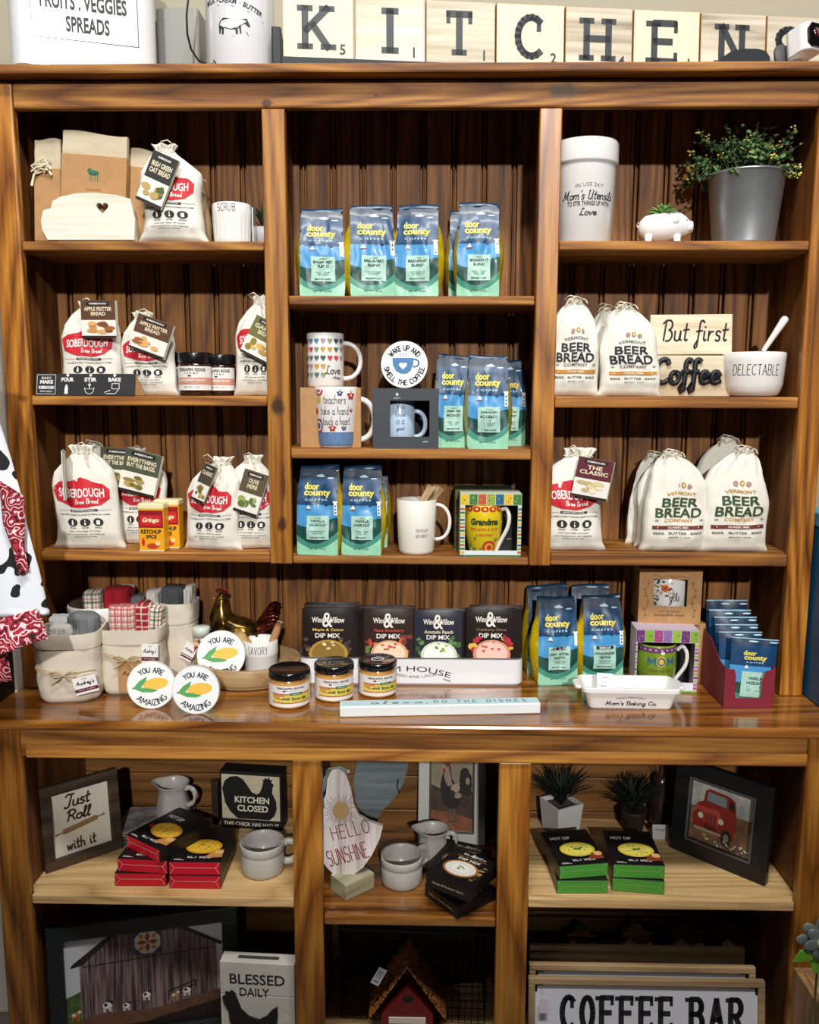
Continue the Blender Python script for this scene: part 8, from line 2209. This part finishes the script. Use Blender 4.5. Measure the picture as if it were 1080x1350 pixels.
mb = MB(); mb.lathe([(.018, 0), (.022, .01), (.022, .09), (.016, .11), (.016, .13), (.014, .13), (.014, .1), (.001, .02)], M('#2c221b', .25, coat=.4), 24, cap=False); mb.build('vase', t)
tuft(t, 16, .12, .07, M('#6a4a34', .7), 15, .0015, base=.11)
t = thing('price_tag', 'small white card tag lying against the vase in the right bay', 'tag', (P(872, 1105, .085)[0], .090, z), rx=R(-15))
mb = MB(); mb.box((0, 0, .017), (.036, .001, .033), M('#b9b8b2', .6)); o = mb.build('card', t); mb = MB()
mb.pen("Audrey's", 0, .022, .024, .007, .0006, front(-.0006), INK, HF, .3, gap=.08); mb.build('tag_lettering', t)
GRC = '#4f9a3a'; g_ = 'green ended hot dip boxes'
A0 = at3(734, 1178, z); C0 = at3(805, 1175, z)
dip_box(A0, R(2), GRC, 'lower green ended dip box of the left pile in the right bay', food=1, grp=g_, W=.105, L=.135)
dip_box(A0+Vector((.004, .002, .030)), R(9), GRC, 'upper green ended dip box of the left pile, turned askew', food=1, grp=g_, W=.105, L=.135)
dip_box(C0+Vector((.003, .002, 0)), R(-6), GRC, 'lower green ended dip box of the right pile in the right bay', food=1, grp=g_, W=.105, L=.135)
dip_box(C0+Vector((.004, .002, .030)), R(-2), GRC, 'upper green ended dip box of the right pile with its bowl picture in full view', food=1, grp=g_, W=.105, L=.135)
def truck(mb, fn, W, H):
    f2 = lambda a, b, l: fn(a/W, b/H, l)
    mb.rect(0, 0, W, H, f2, M('#8f9a9c', .5, var=.35, vscale=25, var_col='#c9c4b6'), .0003)
    mb.poly([(0, 0), (W, 0), (W, H*.60), (0, H*.55)], f2, M('#8a6a4a', .6, var=.5, vscale=50), .0005)
    rd = M('#8c2a22', .5); r2 = M('#b5473a', .5); dk = M('#2a1c1c', .5); gl = M('#7d8a90', .4)
    mb.poly([(W*.10, H*.42), (W*.10, H*.62), (W*.20, H*.68), (W*.22, H*.86), (W*.28, H*.90), (W*.60, H*.88), (W*.70, H*.82), (W*.73, H*.60), (W*.74, H*.34), (W*.55, H*.20), (W*.2, H*.24)], f2, rd, .0008)
    mb.poly([(W*.25, H*.70), (W*.26, H*.85), (W*.56, H*.84), (W*.57, H*.68)], f2, gl, .0011); mb.poly([(W*.61, H*.68), (W*.61, H*.83), (W*.68, H*.79), (W*.70, H*.66)], f2, dk, .0011)
    mb.poly([(W*.08, H*.58), (W*.45, H*.60), (W*.50, H*.52), (W*.45, H*.30), (W*.12, H*.34)], f2, r2, .0011)
    mb.poly([(W*.05, H*.46), (W*.14, H*.52), (W*.22, H*.48), (W*.22, H*.22), (W*.06, H*.24)], f2, rd, .0013); mb.poly([(W*.46, H*.44), (W*.60, H*.48), (W*.72, H*.38), (W*.72, H*.20), (W*.50, H*.14)], f2, rd, .0013)
    for i in range(7): mb.line([(W*(.24+.028*i), H*.50), (W*(.25+.028*i), H*.24)], .0018, f2, dk, .0014)
    for x in (.17, .50): mb.ell(W*x, H*.43, W*.045, H*.05, f2, M('#d9cfb8', .4), .0017, 14)
    mb.ell(W*.60, H*.20, W*.09, H*.13, f2, dk, .0016, 16); mb.ell(W*.60, H*.20, W*.045, H*.065, f2, M('#8a8078'), .0018, 12)
    mb.rect(W*.08, H*.19, W*.52, H*.23, f2, M('#a39a90', .4), .0018)
    rnd = random.Random(6)
    for i in range(40): mb.ell(W*rnd.uniform(.25, .98), H*rnd.uniform(.02, .16), W*.018, H*.018, f2, M(rnd.choice(['#d9cfd6', '#b58aa8', '#7a8a4a', '#e6e0c8', '#5a6a3a'])), .002+i*.00001, 6)
pl0 = at3(882, 1117, z); pr0 = at3(1008, 1169, z)
BF2 = M('#15171a', .4, bump=.6, bscale=35, coat=.2)
Wt = math.hypot(pr0.x-pl0.x, pr0.y-pl0.y); rz_ = math.atan2(pr0.y-pl0.y, pr0.x-pl0.x)
framed('picture_frame', 'black distressed frame with a painting of an old red truck', 'framed picture', pl0, rz_, Wt, .212, .038, .018, BF2, R(5), truck, WHITE, .018, M('#55585c', .4))

# coffee bar signs below
OAK = wood('light_oak_frame', 'X', '#7d6243', '#a88a63', '#c4a880', ring=4, rough=.6, coat=0, knots=False)
def cb(x0, x1, y, ztop, words, label, rz=0, fmat=OAK):
    H = ztop-bz
    def art(mb, fn, W, H_):
        f2 = lambda a, b, l: fn(a/W, b/H_, l)
        mb.rect(0, 0, W, H_, f2, M('#e4e6ee', .5), .0003)
        if words:
            n = 0; cw = W*.068; gap = W*.0885; xx = W*.115; hc = H_*.36; zc = H_*.86-hc/2-.004
            for ch in 'COFFEE BAR':
                if ch != ' ': slab_letter(mb, ch, xx+cw/2, zc, cw*.72, hc, cw*.36, f2, INK, .0006, cw*.34)
                xx += gap if ch != ' ' else gap*.55
        for (cx, cz, sx, sz) in ((0, H_, 1, -1), (W, H_, -1, -1)):
            mb.rect(min(cx, cx+sx*.018), min(cz, cz+sz*.005), max(cx, cx+sx*.018), max(cz, cz+sz*.005), f2, BLACK, .0012); mb.rect(min(cx, cx+sx*.005), min(cz, cz+sz*.018), max(cx, cx+sx*.005), max(cz, cz+sz*.018), f2, BLACK, .0012)
    return framed('framed_sign', label, 'framed sign', (x0, y, bz), rz, x1-x0, H, .014, .016, fmat, R(8), art, M('#d9dae0', .5), .014)
c0 = P(697, 1292, -.115); c1 = P(1010, 1289, -.115)
t = cb(c0[0], c1[0], -.145, (c0[1]+c1[1])/2, True, 'oak framed white sign reading coffee bar, frontmost in the lower right bay')
mb = MB(); tgx = .026; mb.tube([(tgx, -.002, .212*0+(c0[1]-bz)), (tgx+.004, -.006, (c0[1]-bz)-.020), (tgx+.012, -.006, (c0[1]-bz)-.028)], .0006, CORD, 5); mb.box((tgx+.004, -.006, (c0[1]-bz)-.048), (.017, .001, .030), M('#dcd3dc', .5)); mb.build('string_tag', t)
for (pyt, y, lab) in ((1277, -.118, 'second oak framed sign directly behind the coffee bar sign'), (1264, -.075, 'third framed sign behind the coffee bar sign, its white panel just showing'), (1252, -.045, 'rearmost framed sign behind the coffee bar sign, lowest in the shade')):
    yy = y+.02
    cb(P(699, pyt, yy)[0], P(1000 if pyt > 1270 else 985, pyt, yy)[0], y, P(850, pyt, yy)[1], False, lab, 0, OAK)
# crate of tagged bundles behind
cy = .105
cx0_, cx1_ = .215, .700; czt = P(840, 1250, cy-.055)[1]
t = thing('wooden_crate', 'low wooden crate of tagged bundles at the back of the lower right bay', 'crate', ((cx0_+cx1_)/2, cy, bz))
CRT = wood('crate_boards', 'X', '#3c2815', '#5f4426', '#7a5a36', ring=4, rough=.7, coat=0, knots=False)
ch_ = max(.05, czt-bz); cw_ = cx1_-cx0_
for nm, c_, d_ in (('front_board', (0, -.055, ch_/2), (cw_, .008, ch_)), ('rear_board', (0, .055, ch_/2), (cw_, .008, ch_)), ('end_board', (-cw_/2+.004, 0, ch_/2), (.008, .102, ch_)), ('end_board', (cw_/2-.004, 0, ch_/2), (.008, .102, ch_)), ('crate_floor', (0, 0, .004), (cw_-.02, .10, .008))):
    mb = MB(); mb.box(c_, d_, CRT); mb.build(nm, t, bevel=.001)
for i, (px, py, cc, lab) in enumerate(((765, 1216, '#2f3a24', 'dark green bundle with a paper tag at the left of the crate'), (838, 1214, '#8a6a3a', 'brown ribboned bundle with tags in the middle of the crate'), (905, 1214, '#7a5c34', 'brown ribboned bundle with a folded tag right of the middle one'), (965, 1214, '#6a4c2c', 'shaded bundle at the right end of the crate'))):
    bx_, bzz = P(px, py, cy)
    t = thing('tagged_bundle', lab, 'bundle', (bx_, cy, bz+.0085), 0, 'ribboned bundles in the crate'); top_ = max(.06, bzz-bz-.012)
    mb = MB(); mb.lathe([(.0005, 0), (.036, .002), (.040, top_*.5), (.030, top_*.85), (.008, top_)], M(cc, .9, bump=.6, bscale=200), 20, cap=False); mb.build('bundle', t)
    mb = MB()
    for k in range(7):
        a = R(k*51+10*i); mb.tube([(0, -.02, top_*.92), (.016*math.cos(a), -.028, top_*.92+.014*math.sin(a)), (.036*math.cos(a+.2), -.026, top_*.90+.020*math.sin(a+.2))], [(.001, .003), (.001, .006), (.001, .004)], M(cc if i else '#6a4a2a', .7), 6)
    mb.build('ribbon', t)
    for k, (dx, dz, rr_) in enumerate(((-.018, -.004, 40), (.016, -.010, -25))[:1+(i in (0, 1, 2))]):
        mb = MB(); mb.box((0, 0, 0), (.032, .0008, .018), M('#c4bca8', .7)); mb.build('paper_tag', t, loc=(dx, -.042, top_*.86+dz), rot=(0, R(rr_), 0))

# =================================================================== at the sides
# cow print apron on a stand
def bandana(nodes, L, tc):
    v = nodes.new('ShaderNodeTexVoronoi'); v.feature = 'DISTANCE_TO_EDGE'; v.inputs['Scale'].default_value = 27
    n = nodes.new('ShaderNodeTexNoise'); n.inputs['Scale'].default_value = 30; n.inputs['Detail'].default_value = 1
    mx = nodes.new('ShaderNodeMixRGB'); mx.blend_type = 'ADD'; mx.inputs[0].default_value = .06; L.new(tc.outputs['Object'], mx.inputs[1]); L.new(n.outputs['Color'], mx.inputs[2]); L.new(mx.outputs[0], v.inputs['Vector'])
    w_ = nodes.new('ShaderNodeTexWave'); w_.wave_type = 'RINGS'; w_.inputs['Scale'].default_value = 13; w_.inputs['Distortion'].default_value = 24; w_.inputs['Detail'].default_value = 1.5; w_.inputs['Detail Scale'].default_value = 3; L.new(tc.outputs['Object'], w_.inputs[0])
    a = nodes.new('ShaderNodeMath'); a.operation = 'LESS_THAN'; a.inputs[1].default_value = .0032; L.new(v.outputs['Distance'], a.inputs[0])
    b = nodes.new('ShaderNodeMath'); b.operation = 'GREATER_THAN'; b.inputs[1].default_value = .90; L.new(w_.outputs['Fac'], b.inputs[0])
    c = nodes.new('ShaderNodeMath'); c.operation = 'MAXIMUM'; L.new(a.outputs[0], c.inputs[0]); L.new(b.outputs[0], c.inputs[1])
    m1 = nodes.new('ShaderNodeMixRGB'); L.new(c.outputs[0], m1.inputs[0]); m1.inputs[1].default_value = (*srgb('#b01730'), 1); m1.inputs[2].default_value = (*srgb('#ecdada'), 1)
    k = nodes.new('ShaderNodeMath'); k.operation = 'LESS_THAN'; k.inputs[1].default_value = .10; L.new(w_.outputs['Fac'], k.inputs[0])
    m2 = nodes.new('ShaderNodeMixRGB'); L.new(k.outputs[0], m2.inputs[0]); L.new(m1.outputs[0], m2.inputs[1]); m2.inputs[2].default_value = (*srgb('#2a0c12'), 1)
    return m2.outputs[0]
def cow(nodes, L, tc):
    n = nodes.new('ShaderNodeTexNoise'); n.inputs['Scale'].default_value = 23; n.inputs['Detail'].default_value = .5; L.new(tc.outputs['Object'], n.inputs[0])
    a = nodes.new('ShaderNodeMath'); a.operation = 'GREATER_THAN'; a.inputs[1].default_value = .535; L.new(n.outputs['Fac'], a.inputs[0])
    m1 = nodes.new('ShaderNodeMixRGB'); L.new(a.outputs[0], m1.inputs[0]); m1.inputs[1].default_value = (*srgb('#e4e7ee'), 1); m1.inputs[2].default_value = (*srgb('#141416'), 1)
    return m1.outputs[0]
BAN = fx('red_bandana_print', bandana, .85); COW = fx('cow_print', cow, .8)
YA = -.225
t = thing('apron', 'cow print apron with red bandana trim hanging at the left edge', 'apron', (-.86, YA, .80))
def edge_tab(tab):
    return lambda zz: lin(tab, zz)
pr = [P(a, b, YA) for a, b in ((68, 806), (55, 748), (38, 686), (32, 657), (0, 546))]
re = lin
tabx = sorted([(b, a) for a, b in pr]+[(1.62, -.80)])
zt_, zb_ = 1.62, P(30, 815, YA)[1]
def body_(a, b):
    zz = zb_+(zt_-zb_)*b; xr = lin(tabx, zz); xl = -1.10
    x = xl+(xr-xl)*a
    return Vector((x+.86, .010*math.sin(x*48+zz*3)+.004*math.sin(x*90)-.02*(1-b), zz-.80+.006*math.sin(x*30)*(1-b)+(.055*(a-.72) if b < .02 else 0)))
mb = MB(); mb.grid(body_, 60, 60, COW); mb.build('skirt', t, solid=.0012)
hb0 = [P(a, b, YA) for a, b in ((75, 835), (0, 856))]
def hem(a, b):
    xl = -1.10; xr = lin([(0, hb0[0][0]), (1, P(58, 800, YA)[0])], b); x = xl+(xr-xl)*a
    zlo = hb0[1][1]+(hb0[0][1]-hb0[1][1])*max(0, (x-hb0[1][0])/(hb0[0][0]-hb0[1][0])); zup = P(0, 812, YA)[1]+.02*max(0, (x+.793)/.08)
    return Vector((x+.86, -.030-.012*(1-b)+.010*math.sin(x*60)*(1.4-b), zlo+(zup-zlo)*b-.80))
mb = MB(); mb.grid(hem, 60, 12, BAN); mb.build('ruffled_hem', t, solid=.0012)
sp_ = [((-12, 634), (0, 634)), ((0, 640), (32, 654)), ((5, 690), (33, 690)), ((17, 722), (32, 718)), ((26, 757), (38, 754))]
sp2 = [[P(*q, YA-.028) for q in pr_] for pr_ in sp_]
def strap(a, b):
    k = b*4; i = min(3, int(k)); f = k-i
    l = Vector((*sp2[i][0],)).lerp(Vector((*sp2[i+1][0],)), f); r_ = Vector((*sp2[i][1],)).lerp(Vector((*sp2[i+1][1],)), f); p = l.lerp(r_, a)
    return Vector((p.x+.86, -.030-.004*math.sin(a*6), p.y-.80))
mb = MB(); mb.grid(strap, 8, 30, BAN, flip=True); mb.build('bandana_tie', t, solid=.0012)
lt_ = [P(a, b, YA+.03) for a, b in ((0, 862), (8, 880), (14, 893), (0, 903))]
mb = MB(); mb.grid(lambda a, b: Vector((-1.08+(lt_[2][0]+1.08)*a+.86-.012*b, .03+.006*math.sin(a*20), (lt_[3][1]+.006*a+(lt_[0][1]-lt_[3][1]+.05)*b)-.80)), 30, 8, BAN); mb.build('tie_end', t, solid=.0012)
st = thing('garment_stand', 'metal garment stand carrying the apron, mostly outside the left edge', 'stand', (-1.02, -.20, 0))
SM = M('#8a8a8e', .35, metal=.8)
mb = MB(); mb.tube([(0, 0, .01), (0, 0, 1.66)], .009, SM, 12); mb.build('pole', st)
mb = MB(); mb.lathe([(.13, 0), (.13, .008), (.02, .016)], SM, 32); mb.build('base', st)
mb = MB(); mb.tube([(-.10, -.01, 1.60), (0, -.01, 1.655), (.235, -.016, 1.617)], .006, SM, 10); mb.build('hanger_arm', st)
# black bin and blue cabinet beside the hutch
t = thing('black_bin', 'plain black bin on the counter behind the apron', 'bin', (-.915, -.070, CT+.0004))
mb = MB(); mb.rbox((0, 0, .085), (.075, .125, .17), M('#0f1012', .6), .006, 3); mb.build('bin_body', t)
mb = MB(); mb.rbox((0, 0, .176), (.079, .129, .010), M('#17181a', .6), .006, 3); mb.build('lid', t)
bt_ = P(1077, 682, -.07)[1]-CT
t = thing('blue_bin', 'bright blue bin standing on the counter right of the hutch', 'bin', (.92, -.005, CT+.0004))
BL_ = M('#0f5d8c', .4); mb = MB(); mb.box((0, 0, bt_*.46), (.218, .17, bt_*.92), BL_); mb.build('bin_body', t, bevel=.004)
mb = MB(); mb.box((0, 0, bt_*.96), (.222, .176, bt_*.08), M('#3aa0c4', .35)); mb.build('lid', t, bevel=.004)
# crate board and flower ornament at the lower right
lx, lz = P(1048, 1278, -.24)
t = thing('display_crate', 'plain tan wooden crate standing before the right end of the cabinet', 'crate', (lx+.20, -.33, 0))
TAN = wood('tan_board', 'Z', '#7a5836', '#a27a50', '#bd9468', ring=3, rough=.6, coat=0, knots=False)
for nm, c_, d_ in (('front_board', (0, -.09, lz/2), (.40, .012, lz)), ('rear_board', (0, .09, lz/2), (.40, .012, lz)), ('side_board', (-.193, 0, lz/2), (.012, .167, lz-.001)), ('side_board', (.193, 0, lz/2), (.012, .167, lz-.001)), ('top_board', (0, 0, lz-.006), (.372, .166, .012))):
    mb = MB(); mb.box(c_, d_, TAN); mb.build(nm, t, bevel=.001)
ox, oz = P(1080, 1252, -.40)
t = thing('flower_ornament', 'grey metal flower with bright green leaves on the tan crate', 'ornament', (ox+.004, -.395, lz+.0005))
GY = M('#7f8886', .5, metal=.2, var=.3, vscale=60); LF = M('#6fae2f', .45, var=.3, vscale=40); fc_ = oz-lz+.014
mb = MB()
for ring, (n, rr_, y0) in enumerate(((8, .026, 0), (6, .016, -.006))):
    for i in range(n): a = 2*math.pi*i/n+ring*.3; mb.ball((rr_*math.cos(a), y0-.001*(i % 2), fc_+rr_*math.sin(a)), (.017, .0022, .011), GY, 12, Matrix.Rotation(-a, 3, 'Y'))
mb.build('petals', t)
mb = MB(); mb.ball((0, -.010, fc_), (.011, .006, .011), M('#a9c49a', .5), 12); mb.build('flower_centre', t)
mb = MB(); mb.ball((0, -.015, fc_), (.007, .004, .007), M('#3f6a4a', .5), 12); mb.build('centre_button', t)
for i, (pts) in enumerate(([(-.010, fc_-.022), (-.034, fc_-.018), (-.046, fc_-.040), (-.026, fc_-.038), (-.012, fc_-.034)], [(-.012, fc_-.026), (-.006, fc_-.030), (.012, fc_-.034), (.004, fc_-.050), (-.006, fc_-.066), (-.014, fc_-.046)], [(.014, fc_-.022), (.034, fc_-.02), (.05, fc_-.042), (.026, fc_-.040)])):
    mb = MB(); mb.prism(pts, -.004+.002*i, -.001+.002*i, LF); mb.build('leaf', t, bevel=.001)
mb = MB(); mb.tube([(0, .004, 0), (0, .003, fc_)], .002, M('#3a4a2a', .6), 8); mb.build('stem', t)
